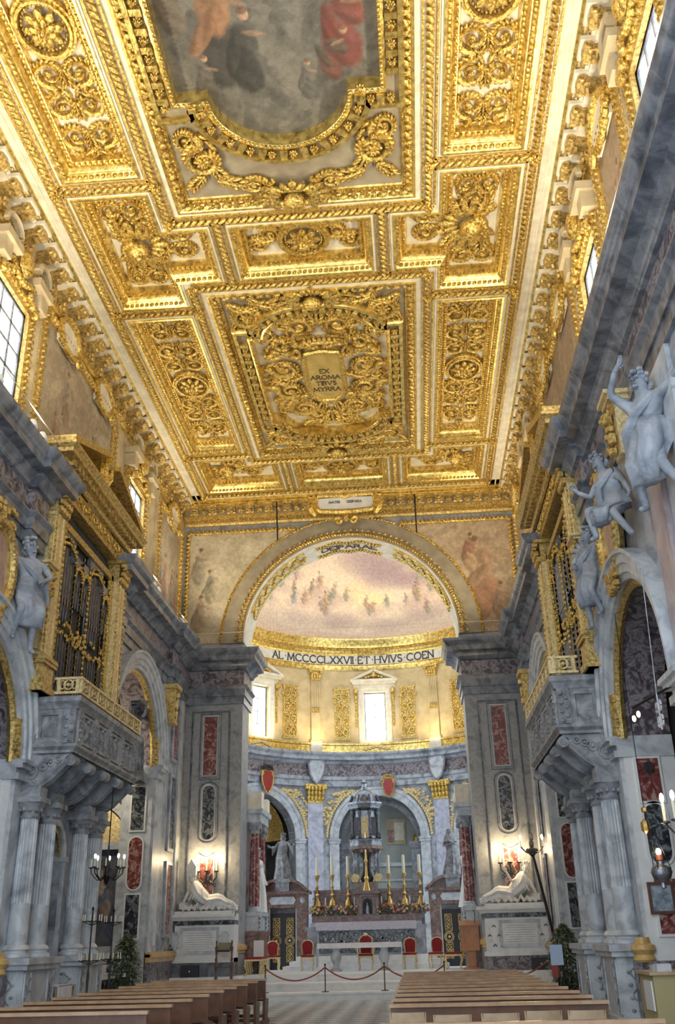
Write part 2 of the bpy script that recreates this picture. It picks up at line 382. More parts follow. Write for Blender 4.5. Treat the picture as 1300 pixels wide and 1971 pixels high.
# ---------------------------------------------------------------- triumphal arch wall
AR, AZ = 3.92, 11.55
fn = lambda u, z, w: (u, w, z)
mb = MB(); arch_wall(mb, fn, -6.4, 6.4, 17.6, [(0, AR, AZ, 0)], YP, YP+1.3, n=40)
wf = struct('wall_front', mb, PIER, fixnormals=True)
ENT = [(0, 9.35), (.07, 9.35), (.07, 9.62), (.11, 9.62), (.11, 9.88), (.20, 9.96), (.20, 10.0), (.06, 10.0), (.06, 10.0)]
COR = [(.06, 10.55), (.14, 10.58), (.18, 10.66), (.30, 10.74), (.30, 10.80), (.52, 10.84), (.52, 11.00), (.57, 11.04), (.66, 11.16), (.66, 11.24), (0, 11.26)]
FRZ = [(.06, 10.0), (.06, 10.55)]
for s in (-1, 1):
    ws = bpy.data.objects['wall_left' if s < 0 else 'wall_right']
    for pth, own in (([(s*XW, 5, 0), (s*XW, 18.35, 0)], ws), ([(s*XW, 23.8, 0), (s*XW, YP, 0)], ws), ([(s*XW, YP, 0), (s*(AR+.02), YP, 0), (s*(AR+.02), YP+1.6, 0)], wf)):
        p = pth if s > 0 else pth[::-1]
        part('architrave', MB().sweep(p, ENT), DGREY, own, fixnormals=True)
        part('frieze', MB().sweep(p, FRZ), PURPLE, own)
        part('cornice', MB().sweep(p, COR), DGREY, own, fixnormals=True)
    for yb in (18.0, 24.1, 30.3):   # breaks forward in the entablature
        p = [(s*XW, yb-.35, 0), (s*(XW-.14), yb-.35, 0), (s*(XW-.14), yb+.35, 0), (s*XW, yb+.35, 0)]
        p = p if s > 0 else p[::-1]
        for prof, mt in ((ENT, DGREY), (FRZ, PURPLE), (COR, DGREY)): part('entablature_break', MB().sweep(p, prof), mt, ws)
    # pier face: framed marble inlays
    xc = s*5.03
    fj = lambda u, v, ww, xc=xc: (xc+u, ww, v)
    def frame(poly, w, d, mt, nm='pier_molding'):
        pth = [(xc+u, YP, v) for u, v in poly]
        part(nm, MB().sweep(pth, [(0, 0), (0, d), (w*.5, d*1.0), (w, d*.5), (w, 0)], N=(0, -1, 0), closed=True), mt, wf, fixnormals=True)
    part('pier_field', MB().box(xc-.62, xc+.62, YP-.03, YP+.1, 2.6, 9.05), PIER, wf)
    frame([(-.62, 2.6), (.62, 2.6), (.62, 9.05), (-.62, 9.05)][::-1], .07, .07, DGREY)
    part('inlay', MB().prism([(-.27, 6.85), (.27, 6.85), (.27, 8.95), (-.27, 8.95)], fj, YP-.055, YP), RED, wf, fixnormals=True)
    frame([(-.27, 6.85), (.27, 6.85), (.27, 8.95), (-.27, 8.95)], .05, .10, PALE); frame([(-.38, 6.74), (.38, 6.74), (.38, 9.02), (-.38, 9.02)], .035, .05, DGREY)
    ov = [(-.25, 5.0)]+[(-.25*cos(pi*i/8), 5.0-.25*sin(pi*i/8)) for i in range(9)]+[(.25*cos(pi*i/8), 6.35+.25*sin(pi*i/8)) for i in range(9)]
    ov = ov[1:]
    part('inlay', MB().prism(ov, fj, YP-.055, YP), DARK, wf, fixnormals=True); frame(ov, .05, .11, PALE); frame([(u_*1.38, 5.675+(v_-5.675)*1.09) for u_, v_ in ov], .035, .06, DGREY)
    lw = [(-.27, 2.55), (.27, 2.55), (.27, 4.35)]+[(.27-.54*i/8, 4.35-.12*sin(pi*i/8)) for i in range(1, 8)]+[(-.27, 4.35)]
    part('inlay', MB().prism(lw, fj, YP-.055, YP), RED, wf, fixnormals=True); frame(lw, .05, .10, PALE)
    part('pier_base', MB().sweep([(s*XW, YP, 0), (s*(AR+.02), YP, 0), (s*(AR+.02), YP+1.3, 0)][::s], [(0, 1.3), (.05, 1.3), (.05, 1.36), (.10, 1.4), (.10, 1.5), (.04, 1.55), (0, 1.6)]), YELLOWM, wf, fixnormals=True)
    # recessed panel on the flank of the side pilaster, between chapel and pier
    mb = MB()
    for (z0, z1, mt) in ((7.2, 9.0, RED), (4.4, 6.6, DARK), (1.9, 3.9, RED)):
        part('inlay', MB().box(*sorted((s*(XW-.02), s*(XW-.05))), 31.1, 31.7, z0, z1), mt, ws)
        part('inlay_frame', MB().sweep([(s*XW, 31.1, z0), (s*XW, 31.7, z0), (s*XW, 31.7, z1), (s*XW, 31.1, z1)], [(-.10, 0), (-.10, .07), (0, .09), (0, 0)], N=(-s, 0, 0), closed=True), GREY, ws, fixnormals=True)
    for y in (29.9, 32.3): part('pilaster_strip', MB().box(*sorted((s*XW, s*(XW-.06))), y-.22, y+.22, 1.6, 9.35), PALE, ws)
# archivolts of the great arch
def ring(r, y): return [(r*cos(pi*i/60), y, AZ+r*sin(pi*i/60)) for i in range(61)]
part('archivolt', MB().sweep(ring(AR, YP), [(0, 0), (0, .16), (-.22, .16), (-.24, .10), (-.80, .10), (-.82, .02)], N=(0, -1, 0)), TAUPE, wf, fixnormals=True)
mb = MB(); lumps_along(mb, ring(AR+.14, YP), .13, (.06, .09, .09), .5, (0, -1, 0), 0, .17); part('gilt_leaf_molding', mb, GOLD, wf)
mb = MB(); lumps_along(mb, ring(AR+.30, YP), .15, (.09, .05, .07), .6, (0, -1, 0), 0, .13); part('gilt_leaf_molding', mb, OLDGOLD, wf)
mb = MB(); lumps_along(mb, ring(AR+.86, YP), .16, (.10, .05, .09), .6, (0, -1, 0), 0, .05); mb.tube(ring(AR+.86, YP-.02), .06, 6); part('gilt_rope', mb, GOLD, wf)
for q in range(6):
    pass
part('soffit', MB().sweep(ring(AR, YP), [(.0, -.16), (-.03, -.16), (-.03, 1.36), (0, 1.36)], N=(0, 1, 0)), CREAM, wf, fixnormals=True)
# ---------------------------------------------------------------- tribune beyond the arch (round drum and dome)
AC, RD = 46.5, 8.5
def pol(a, r, z): return (r*sin(a), AC+r*cos(a), z)
A0 = rad(118)
def drum(mb, prof, n=72, a0=-A0, a1=A0):
    vs = []; k = len(prof)
    for i in range(n+1):
        a = a0+(a1-a0)*i/n
        vs += [pol(a, r, z) for r, z in prof]
    return mb.add(vs, [(i*k+q, i*k+q+1, (i+1)*k+q+1, (i+1)*k+q) for i in range(n) for q in range(k-1)])
BAY = rad(48)
wa = struct('wall_tribune', drum(MB(), [(RD, 9.35), (RD, 11.0)]), GREY)
# lower storey: three arches opening into chapels
def curved_wall(mb, ops, z1, r0, r1, a0, a1):
    def fnc(a, z, r): return pol(a, r, z)
    a = a0
    def fill(x, y, za, zb):
        n = max(1, int((y-x)/rad(3)))
        for i in range(n):
            p, q = x+(y-x)*i/n, x+(y-x)*(i+1)/n
            mb.prism([(p, za), (q, za), (q, zb), (p, zb)], fnc, r0, r1)
    for (c, hw, zs) in ops:
        ha = hw/r0; fill(a, c-ha, 0, z1); n = 20
        P = [(c-ha*cos(pi*i/n), zs+hw*sin(pi*i/n)) for i in range(n+1)]
        for i in range(n): mb.prism([P[i], P[i+1], (P[i+1][0], z1), (P[i][0], z1)], fnc, r0, r1)
        a = c+ha
    fill(a, a1, 0, z1)
mb = MB(); curved_wall(mb, [(-BAY, 2.3, 6.65), (0, 2.3, 6.65), (BAY, 2.3, 6.65)], 9.5, RD, RD+.8, -A0, A0)
part('arcade', mb, GREY, wa, fixnormals=True)
for k in (-1, 0, 1):
    c = k*BAY; ha = 2.3/RD
    P = lambda r: [pol(c+(r/RD)*cos(pi*i/30), RD-.0, 6.65+r*sin(pi*i/30)) for i in range(31)]
    mb = MB()
    for i in range(30):
        q = []
        for an in (pi*i/30, pi*(i+1)/30):
            q.append([pol(c+(r/RD)*cos(an), RD-d, 6.65+r*sin(an)) for r, d in ((2.3, -.8), (2.3, .06), (2.42, .10), (2.62, .10), (2.66, .16), (2.84, .16), (2.84, 0))])
        o = len(mb.v); n = len(q[0]); mb.v += q[0]+q[1]
        mb.f += [(o+j, o+j+1, o+n+j+1, o+n+j) for j in range(n-1)]
    part('archivolt', mb, PALE, wa, fixnormals=True)
    for e in (-1, 1):
        a = c+e*(2.57/RD)
        M = Matrix.Translation(pol(a, RD, 0)) @ Matrix.Rotation(-a, 4, 'Z')
        part('arch_pier', MB(M).box(-.27, .27, -.12, .6, PLAT, 6.5), PALE, wa)
        part('impost', MB(M).box(-.32, .32, -.18, .7, 6.42, 6.66).box(-.36, .36, -.22, .7, 6.56, 6.64), PALE, wa)
    # gilded carving in the spandrels
    for e in (-1, 1):
        mb = MB()
        for q in range(110):
            an = pi/2-e*(.30+1.05*random.random()); r = 3.0+.55*random.random()
            a, z = c+(r/RD)*cos(an), 6.65+r*sin(an)
            if z > 9.25: z = 9.25-.3*random.random()
            mb.lump(pol(a, RD-.06, z), (.07+.07*random.random(), .07, .05+.06*random.random()), RZ(-a))
        for q in range(30):
            an = pi/2-e*(1.57*q/30); r = 2.98; a, z = c+(r/RD)*cos(an), 6.65+r*sin(an)
            if z < 9.3: mb.lump(pol(a, RD-.08, z), (.11, .08, .12), RZ(-a))
        part('gilt_spandrel', mb, PALEGOLD, wa)
for k in (-1.5, -.5, .5, 1.5):   # pilasters with gilt Corinthian capitals
    a = k*rad(49.4); M = Matrix.Translation(pol(a, RD, 0)) @ Matrix.Rotation(-a, 4, 'Z')
    part('pilaster', MB(M).box(-.44, .44, -.18, .1, 2.0, 8.6), BLUEM, wa)
    part('pilaster_base', MB(M).box(-.52, .52, -.26, .1, PLAT, 2.0), PALE, wa)
    mb = MB(M); mb.taper(-.62, .62, -.40, .1, 9.42, 9.55, 0, 0)
    mb.box(-.46, .46, -.22, .1, 8.55, 8.66)
    vs = []
    for (z, w, d) in ((8.62, .44, .18), (9.0, .46, .22), (9.42, .62, .38)): pass
    for row, (z, dd) in enumerate(((8.80, .24), (9.08, .30), (9.32, .36))):
        for j in range(5): mb.lump((-.42+.21*j, -dd, z), (.11, .09, .17))
    for e in (-1, 1): mb.lump((e*.55, -.36, 9.34), (.14, .12, .13))
    mb.box(-.44, .44, -.2, .1, 8.6, 9.42)
    part('gilt_capital', mb, GOLD, wa)
part('architrave', drum(MB(), [(RD, 9.45), (RD-.22, 9.45), (RD-.22, 9.75), (RD-.30, 9.80), (RD-.30, 9.98), (RD-.2, 10.0)]), GREY, wa)
part('frieze', drum(MB(), [(RD-.2, 10.0), (RD-.2, 10.62)]), PURPLE, wa)
part('cornice', drum(MB(), [(RD-.2, 10.62), (RD-.32, 10.68), (RD-.36, 10.8), (RD-.62, 10.86), (RD-.62, 11.02), (RD-.74, 11.16), (RD-.74, 11.26), (RD, 11.28)]), GREY, wa)
# upper storey of the drum
TANLIT = plain('lit_tan_plaster', (.50,.38,.18), .55, 0, (.70,.55,.30), 2)  # tan plaster made more golden, warm lamplight put into its colour
WZ0, WZ1, WW = 12.0, 14.85, .62
mb = MB()
def updrum(mb, ops, r0, r1):
    a = -A0
    def fill(x, y, za, zb):
        n = max(1, int((y-x)/rad(3)))
        for i in range(n):
            p, q = x+(y-x)*i/n, x+(y-x)*(i+1)/n
            mb.prism([(p, za), (q, za), (q, zb), (p, zb)], lambda a_, z, r: pol(a_, r, z), r0, r1)
    for c in ops:
        ha = WW/r0; fill(a, c-ha, 11.2, 16.6); fill(c-ha, c+ha, 11.2, WZ0); fill(c-ha, c+ha, WZ1, 16.6); a = c+ha
    fill(a, A0, 11.2, 16.6)
updrum(mb, [-BAY, 0, BAY], RD, RD+.5)
part('upper_drum', mb, TANLIT, wa, fixnormals=True)
part('gilt_band', drum(MB(), [(RD, 11.28), (RD-.10, 11.28), (RD-.10, 11.72), (RD-.16, 11.76), (RD-.16, 11.86), (RD, 11.88)]), GOLDS, wa)
part('gilt_cornice', drum(MB(), [(RD, 16.15), (RD-.06, 16.15), (RD-.12, 16.3), (RD-.12, 16.42), (RD-.2, 16.45), (RD-.06, 16.5)]), GOLDS, wa)
FRIEZE = part('inscription_frieze', drum(MB(), [(RD-.06, 16.5), (RD-.06, 17.05)]), CREAM, wa)
part('gilt_cornice', drum(MB(), [(RD-.06, 17.05), (RD-.16, 17.12), (RD-.22, 17.3), (RD-.5, 17.42), (RD-.5, 17.6), (RD-.66, 17.8), (RD-.66, 17.92), (RD-.3, 17.95), (RD, 17.95)]), GOLDS, wa)
mb = MB(); lumps_along(mb, [pol(-A0+2*A0*i/80, RD-.3, 17.36) for i in range(81)], .25, (.08, .08, .07)); part('gilt_dentils', mb, GOLD, wa)
def at_drum(a, r=RD): return Matrix.Translation(pol(a, r, 0)) @ Matrix.Rotation(-a, 4, 'Z')
for k in (-1.5, -.5, .5, 1.5):
    a = k*BAY; M = at_drum(a)
    mb = MB(M); mb.box(-.27, .27, -.14, .05, 11.95, 13.6); mb.box(-.33, .33, -.2, .05, 11.9, 12.0)
    for j in range(5): mb.box(-.25+.105*j, -.17+.105*j, -.17, .05, 13.9, 15.4)
    mb.box(-.27, .27, -.12, .05, 13.6, 15.5); part('upper_pilaster', mb, TANLIT, wa)
    mb = MB(M)
    for j in range(4): mb.lump((-.24+.16*j, -.22, 15.72), (.10, .10, .18)); mb.lump((-.18+.12*j, -.2, 13.72), (.07, .06, .14))
    for e in (-1, 1): mb.lump((e*.33, -.24, 15.95), (.12, .1, .1))
    mb.box(-.42, .42, -.3, .05, 16.02, 16.15); mb.box(-.28, .28, -.18, .05, 15.5, 16.02); part('gilt_capital', mb, GOLD, wa)
    part('pedestal_panel', MB(M).box(-.34, .34, -.22, .05, 11.3, 11.9), CREAM, wa)
WIN_N = [0]
def window(M, w, z0, z1, d, name_parent, cols, rows, mat_frame, t=.035):
    WIN_N[0] += 1
    g = struct('window_%d' % WIN_N[0], MB(M).box(-w, -w+.05, d-.04, d+.04, z0, z1).box(w-.05, w, d-.04, d+.04, z0, z1).box(-w, w, d-.04, d+.04, z0, z0+.05).box(-w, w, d-.04, d+.04, z1-.05, z1), mat_frame)
    for i in range(1, cols): x = -w+2*w*i/cols; part('glazing_bar', MB(M).box(x-t/2, x+t/2, d-.03, d+.03, z0, z1), mat_frame, g)
    for j in range(1, rows): z = z0+(z1-z0)*j/rows; part('glazing_bar', MB(M).box(-w, w, d-.03, d+.03, z-t/2, z+t/2), mat_frame, g)
    for i in range(cols):
        for j in range(rows):
            part('pane', MB(M).box(-w+2*w*i/cols+t/2, -w+2*w*(i+1)/cols-t/2, d, d+.012, z0+(z1-z0)*j/rows+t/2, z0+(z1-z0)*(j+1)/rows-t/2), GLASS, g)
    return g
def scrollpts(cx, cy, r, turns, a0, sgn, n=26):
    return [(cx+sgn*r*(1-.86*t)*cos(a0+2*pi*turns*t), cy+r*(1-.86*t)*sin(a0+2*pi*turns*t)) for t in [i/n for i in range(n+1)]]
for k in (-1, 0, 1):
    a = k*BAY; M = at_drum(a)
    window(M, WW, WZ0, WZ1, .3, None, 2, 4, DGREY, .03)
    mb = MB(M)
    mb.sweep([(-WW, 0, WZ0), (WW, 0, WZ0), (WW, 0, WZ1), (-WW, 0, WZ1)], [(-.34, 0), (-.34, .10), (-.2, .14), (-.14, .08), (0, .10), (0, 0)], N=(0, -1, 0), closed=True)
    part('window_surround', mb, CREAM, wa, fixnormals=True)
    mb = MB(M)   # pediment
    for e in (-1, 1):
        mb.sweep([(e*1.38, 0, 15.55), (0, 0, 16.16)], [(0, 0), (0, .42), (.08, .42), (.12, .34), (.16, .12), (.16, 0)] if e > 0 else [(0, 0), (0, .42), (-.08, .42), (-.12, .34), (-.16, .12), (-.16, 0)], N=(0, -1, 0))
    mb.box(-1.38, 1.38, -.4, .05, 15.42, 15.56); mb.box(-1.28, 1.28, -.3, .05, 15.3, 15.42); mb.box(-1.2, 1.2, -.12, .05, 15.05, 15.3)
    part('pediment', mb, CREAM, wa, fixnormals=True)
    mb = MB(M)
    for e in (-1, 1):
        for q in range(3): mb.lump((e*(.12+.17*q), -.2, 15.68+.05*(2-q)), (.13, .12, .09))
    mb.lump((0, -.26, 15.84), (.16, .14, .22)); part('gilt_shell', mb, GOLD, wa)
    for e in (-1, 1):       # gilt drops beside the window
        mb = MB(M); mb.lump((e*1.08, -.2, 14.9), (.17, .2, .22)); mb.lump((e*1.08, -.16, 14.45), (.12, .14, .26))
        for q in range(7): mb.lump((e*1.08, -.08, 14.1-.2*q), (.075+.02*(q % 2), .08, .11))
        part('gilt_drop', mb, GOLD, wa)
    mb = MB(M)
    for q in range(7): mb.lump((-.6+.2*q, -.14, 11.66-.05*abs(q-3)), (.14, .07, .08))
    part('gilt_festoon', mb, PALEGOLD, wa)
    for e in (-1, 1):       # carved gilt panels either side of the window
        if abs(k+e) > 1 and abs(k) == 1: continue
    for e in (-1, 1):
        ap = a+e*rad(13.2); Mp = at_drum(ap)
        pn = part('gilt_panel', MB(Mp).box(-.43, .43, -.06, .05, 12.15, 15.0).box(-.5, .5, -.1, .05, 15.0, 15.12).box(-.5, .5, -.1, .05, 12.03, 12.15).box(-.56, -.43, -.1, .05, 14.5, 14.7).box(.43, .56, -.1, .05, 14.5, 14.7), OLDGOLD, wa)
        mb = MB(Mp)
        for g in range(4):
            for f2 in (-1, 1):
                pts = scrollpts(f2*.19, 12.5+.7*g, .19, 1.5, -pi/2, f2*(1 if g % 2 else -1), 16)
                mb.tube([(x, -.12, z) for x, z in pts], [.055-.03*i/16 for i in range(17)], 5)
                mb.lump((f2*.33, -.1, 12.82+.7*g), (.07, .05, .1))
            mb.lump((0, -.12, 12.8+.7*g), (.08, .07, .12))
        mb.sweep([(-.43, -.06, 12.15), (.43, -.06, 12.15), (.43, -.06, 15.0), (-.43, -.06, 15.0)], [(0, 0), (0, .06), (.05, .06), (.05, 0)], N=(0, -1, 0), closed=True)
        part('gilt_scrollwork', mb, GOLD, pn)
# ---------------------------------------------------------------- paintings on plaster: colours by formula on a vertex grid
def hx(a): return np.array(a, float)
def soft_noise(u, v, rng, k=5):
    out = np.zeros_like(u); amp = 1
    for o in range(k):
        f = 1.7*2**o
        for j in range(4):
            th = rng.uniform(0, 2*pi); ph = rng.uniform(0, 2*pi); out += amp*np.sin(2*pi*f*.35*(u*np.cos(th)+v*np.sin(th))+ph+1.3*out)
        amp *= .55
    return np.tanh(out*.35)
def fresco(u, v, seed, base, figs=(), clouds=None, streak=.0, speck=.03):
    rng = np.random.RandomState(seed); n = soft_noise(u, v, rng); n2 = soft_noise(u*1.3+3, v*1.3, rng)
    c = base[0][None, :]*(1-(n[:, None]*.5+.5))+base[1][None, :]*(n[:, None]*.5+.5)
    if len(base) > 2:
        w = np.clip(n2*.9-.1, 0, .7)[:, None]; c = c*(1-w)+base[2][None, :]*w
    if clouds is not None:
        for (cx, cy, rx, ry, cc, aa) in clouds:
            d = ((u-cx)/rx)**2+((v-cy)/ry)**2+n*.35
            w = np.clip(1.25-d, 0, 1)[:, None]*aa; c = c*(1-w)+hx(cc)[None, :]*w
    skin = hx((.58, .36, .22))
    for (x, y, h, lean, robe, cloak) in figs:      # soft anonymous figures: skirt, torso, cloak, arm, head
        robe, cloak = hx(robe), hx(cloak)
        def el(ex, ey, rx, ry, rot, cc, sh=.45, al=1):
            nonlocal c
            du, dv = u-ex, v-ey; a_ = du*cos(rot)+dv*sin(rot); b_ = -du*sin(rot)+dv*cos(rot)
            d = (a_/rx)**2+(b_/ry)**2+n2*.22; w = np.clip((1.15-d)*2.2, 0, 1)[:, None]*al*.85
            shade = (1-sh*np.clip(.5-.8*a_/rx+.35*np.sin(b_/ry*5+a_/rx*4), 0, 1))[:, None]
            c = c*(1-w)+(cc[None, :]*shade)*w
        el(x, y+.22*h, .17*h, .27*h, lean*.5, robe); el(x+lean*.12*h, y+.58*h, .12*h, .20*h, lean, cloak)
        el(x-.1*h, y+.42*h, .07*h, .24*h, lean-.5, cloak*.8); el(x+.13*h, y+.64*h, .035*h, .12*h, 1.1+lean, skin*.7, .4, .6)
        el(x+lean*.25*h, y+.85*h, .055*h, .07*h, 0, skin, .4); el(x+lean*.25*h-.01*h, y+.89*h, .055*h, .045*h, 0, hx((.16, .10, .07)), .2)
    c *= (1+speck*rng.standard_normal(len(u)))[:, None]
    return np.clip(c, 0, 1)
def vcol_mat(name, rough=.75):
    m, nt, b = newmat(name); b.inputs['Roughness'].default_value = rough
    a = node(nt, 'ShaderNodeVertexColor'); a.layer_name = 'paint'
    mix = node(nt, 'ShaderNodeMix', data_type='RGBA', blend_type='MULTIPLY'); mix.inputs[0].default_value = .45
    nt.links.new(a.outputs[0], mix.inputs[6]); nt.links.new(ramp(nt, noise(nt, 7, 6), [(.3, (.55, .52, .5)), (.65, (1.15, 1.13, 1.1))]), mix.inputs[7])
    nt.links.new(mix.outputs[2], b.inputs['Base Color']); bump(nt, b, noise(nt, 30, 4), .08); return m
PAINT = vcol_mat('painted_surface')
def paint_obj(name, nu, nv, pos, colf, parent, keep=None, flip=False):
    us, vs = np.meshgrid(np.linspace(0, 1, nu+1), np.linspace(0, 1, nv+1)); us, vs = us.ravel(), vs.ravel()
    mb = MB(); mb.v = [tuple(pos(a, b2)) for a, b2 in zip(us, vs)]
    for j in range(nv):
        for i in range(nu):
            if keep and not keep((i+.5)/nu, (j+.5)/nv): continue
            q = j*(nu+1)+i; f = (q, q+1, q+nu+2, q+nu+1); mb.f.append(f[::-1] if flip else f)
    cols = colf(us, vs)
    off = rootoff(parent)
    if off.length: mb.v = [(v[0]-off[0], v[1]-off[1], v[2]-off[2]) for v in mb.v]
    me = bpy.data.meshes.new(name); me.from_pydata(mb.v, [], mb.f); me.update()
    ca = me.color_attributes.new('paint', 'FLOAT_COLOR', 'POINT')
    buf = np.ones((len(mb.v), 4), np.float32); buf[:, :3] = cols; ca.data.foreach_set('color', buf.ravel())
    me.polygons.foreach_set('use_smooth', [True]*len(me.polygons)); me.materials.append(PAINT)
    o = bpy.data.objects.new(name, me); col.objects.link(o)
    if parent: o.parent = parent
    return o
DR = RD-.3
def dome_pos(u, v):
    a = -A0+2*A0*u; el = rad(88)*v
    return (DR*cos(el)*sin(a), AC+DR*cos(el)*cos(a), 17.95+DR*sin(el))
rg = np.random.RandomState(11)
rob = [(.38,.40,.30),(.62,.44,.26),(.42,.42,.45),(.68,.52,.32),(.58,.38,.30),(.50,.40,.32),(.46,.42,.30)]
figs = []
for i in range(46):      # bands of small seated and kneeling figures on clouds
    x = .27+.46*rg.uniform(0, 1); w_ = abs(x-.5)/.23
    y = .07+.10*rg.uniform(0, 1)+.24*w_*rg.uniform(.2, 1)
    figs.append((x, y, .058+.03*rg.uniform(0, 1), rg.uniform(-.7, .7), rob[rg.randint(7)], rob[rg.randint(7)]))
figs.sort(key=lambda f: -f[1])
cl = [(.53, .33, .07, .10, (.40,.29,.30), .9), (.58, .27, .05, .05, (.42,.30,.31), .85), (.48, .40, .06, .10, (.44,.32,.32), .8), (.44, .09, .05, .05, (.52,.38,.33), .7), (.52, .07, .05, .04, (.56,.42,.36), .7), (.40, .20, .05, .06, (.54,.40,.34), .6), (.60, .11, .05, .05, (.56,.42,.36), .6), (.50, .19, .05, .05, (.95,.76,.40), .9), (.47, .25, .03, .05, (.85,.68,.38), .7), (.37, .10, .04, .05, (.60,.46,.40), .6)]
cl += [(f[0], f[1], .022, .03, (.60,.46,.38), .55) for f in figs]
tri = struct('ceiling_tribune', MB().box(-.3, .3, AC-.3, AC+.3, 17.95+DR, 18.05+DR), CREAM)
fd = paint_obj('dome_fresco', 300, 130, dome_pos, lambda u, v: fresco(u*2.4, v, 5, [hx((.70,.52,.38)), hx((.88,.72,.52)), hx((.68,.50,.44))], [(f[0]*2.4,)+f[1:] for f in figs], [(c_[0]*2.4, c_[1], c_[2]*2.4)+c_[3:] for c_ in cl], speck=.0), None, None, True)
tag(fd, 'pale domed fresco of clouds and robed figures beyond the great arch', 'fresco')
# ---------------------------------------------------------------- ornament meshes (relief grows towards local +Z)
def orn(name, mb, mat=GOLD):
    me = mb.mesh(name, 60); me.materials.append(mat); return me
def leafrow(mb, pts, size, n=6):
    for i, (x, y, a) in enumerate(pts):
        mb.lump((x, y, .06), (size, size*.42, .07), RZ(a), n, 3)
def scroll_mesh(seed=0, turns=1.55):
    mb = MB(); N = 30; P = []
    for i in range(N+1):
        t = i/N; r = .46*(1-t)**.8+.06; a = -pi*.5+2*pi*turns*t; P.append((r*cos(a), r*sin(a), .05+.05*t))
    stem = [(.10, -.95, .04), (-.02, -.75, .06), (-.06, -.58, .06)]
    mb.tube(stem+P, [.12, .13, .12]+[.135-.08*i/N for i in range(N+1)], 6)
    L = []
    for i in range(0, 18, 1):
        t = i/N; r = .46*(1-t)**.8+.06; a = -pi*.5+2*pi*turns*t
        L.append(((r+.10)*cos(a), (r+.10)*sin(a), a+.9))
    leafrow(mb, L, .18)
    leafrow(mb, [(.28, -.55, .6), (.34, -.42, .9), (-.3, -.62, 2.4), (-.36, -.46, 2.2), (.2, -.85, .5), (-.18, -.86, 2.6), (.46, -.25, 1.0)], .19)
    for k in range(6): mb.lump((.07*cos(k*pi/3), .07*sin(k*pi/3), .12), (.07, .05, .05), RZ(k*pi/3))
    return orn('acanthus_scroll', mb)
def rosette_mesh():
    mb = MB()
    for k in range(8):
        a = k*pi/4; mb.lump((.30*cos(a), .30*sin(a), .06), (.22, .12, .07), RZ(a)); a += pi/8; mb.lump((.20*cos(a), .20*sin(a), .12), (.17, .09, .07), RZ(a))
    for k in range(5): mb.lump((.08*cos(k*1.26), .08*sin(k*1.26), .18), (.09, .09, .08))
    return orn('rosette', mb)
def ring_mesh():
    mb = MB(); P = [(.5*cos(2*pi*i/32), .5*sin(2*pi*i/32), .05) for i in range(32)]
    mb.tube(P, .055, 6, True); mb.tube([(x*1.14, y*1.14, .02) for x, y, z in P], .05, 6, True)
    for i in range(32): a = 2*pi*i/32; mb.lump((.41*cos(a), .41*sin(a), .03), (.035, .035, .04))
    return orn('oval_ring', mb)
def cherub_mesh():
    mb = MB(); mb.lump((0, .08, .17), (.17, .20, .17), None, 10, 6)
    for k in range(9): a = .2+k*.36; mb.lump((.17*cos(a), .12+.17*sin(a), .16), (.07, .07, .08))
    mb.lump((0, .04, .33), (.025, .05, .035)); mb.lump((-.07, .0, .29), (.05, .04, .04)); mb.lump((.07, .0, .29), (.05, .04, .04)); mb.lump((0, -.05, .30), (.05, .015, .02))
    for s in (-1, 1):
        for r in range(2):
            for k in range(5):
                a = rad(62-26*k); d = .34-.10*r
                mb.lump((s*(.10+d*cos(a)), .04+d*sin(a), .07+.03*r), (.17-.03*r, .075, .055), RZ(a if s > 0 else pi-a))
    for s in (-1, 1): leafrow(mb, [(s*.12, -.24, -pi/2+s*.5), (s*.24, -.18, -pi/2+s*.9)], .15)
    leafrow(mb, [(0, -.30, -pi/2)], .18)
    return orn('cherub_head', mb)
def leaf_mesh():
    mb = MB(); mb.tube([(0, -.5, .05), (0, 0, .1), (0, .45, .06)], [.07, .07, .03], 6)
    leafrow(mb, [(s*(.10+.12*(1-abs(k-2)/3)), -.36+.19*k, pi/2-s*(.95-.1*k)) for k in range(5) for s in (-1, 1)], .19)
    return orn('acanthus_leaf', mb)
def bracket_mesh(mat=GOLD):        # s-shaped console: back on z=0 .. hangs along +y, projects +z
    prof = [(0, 0), (.50, 0), (.52, .06), (.50, .14), (.40, .20), (.26, .20), (.16, .26), (.14, .40), (.18, .52), (.14, .62), (.05, .66), (0, .66)]
    mb = MB(); mb.prism([(p, q) for p, q in prof], lambda u, v, w: (w, v, u), -.13, .13)
    for s in (-1, 1):
        mb.tube([(s*.14, .10+.07*cos(a), .42+.07*sin(a)) for a in [i*pi/5 for i in range(10)]], .03, 5, True); mb.tube([(s*.14, .54+.05*cos(a), .10+.05*sin(a)) for a in [i*pi/5 for i in range(10)]], .025, 5, True)
    for k in range(4): mb.lump((0, .12+.15*k, (.50, .32, .20, .20)[k]), (.09, .09, .06))
    me = mb.mesh('bracket', 40)
    b = bmesh.new(); b.from_mesh(me); bmesh.ops.recalc_face_normals(b, faces=b.faces); b.to_mesh(me); b.free()
    me.materials.append(mat); return me
SCROLL, ROSE, RING, CHERUB, LEAFO, BRACK = scroll_mesh(), rosette_mesh(), ring_mesh(), cherub_mesh(), leaf_mesh(), bracket_mesh(OLDGOLD)
def dn(x, y, z, ang=0, sx=1, sy=None, sz=1):    # place an ornament face down at a ceiling point
    sy = sx if sy is None else sy
    return Matrix.Translation((x, y, z)) @ Matrix.Rotation(ang, 4, 'Z') @ Matrix.Diagonal((sx, sy, -sz, 1))
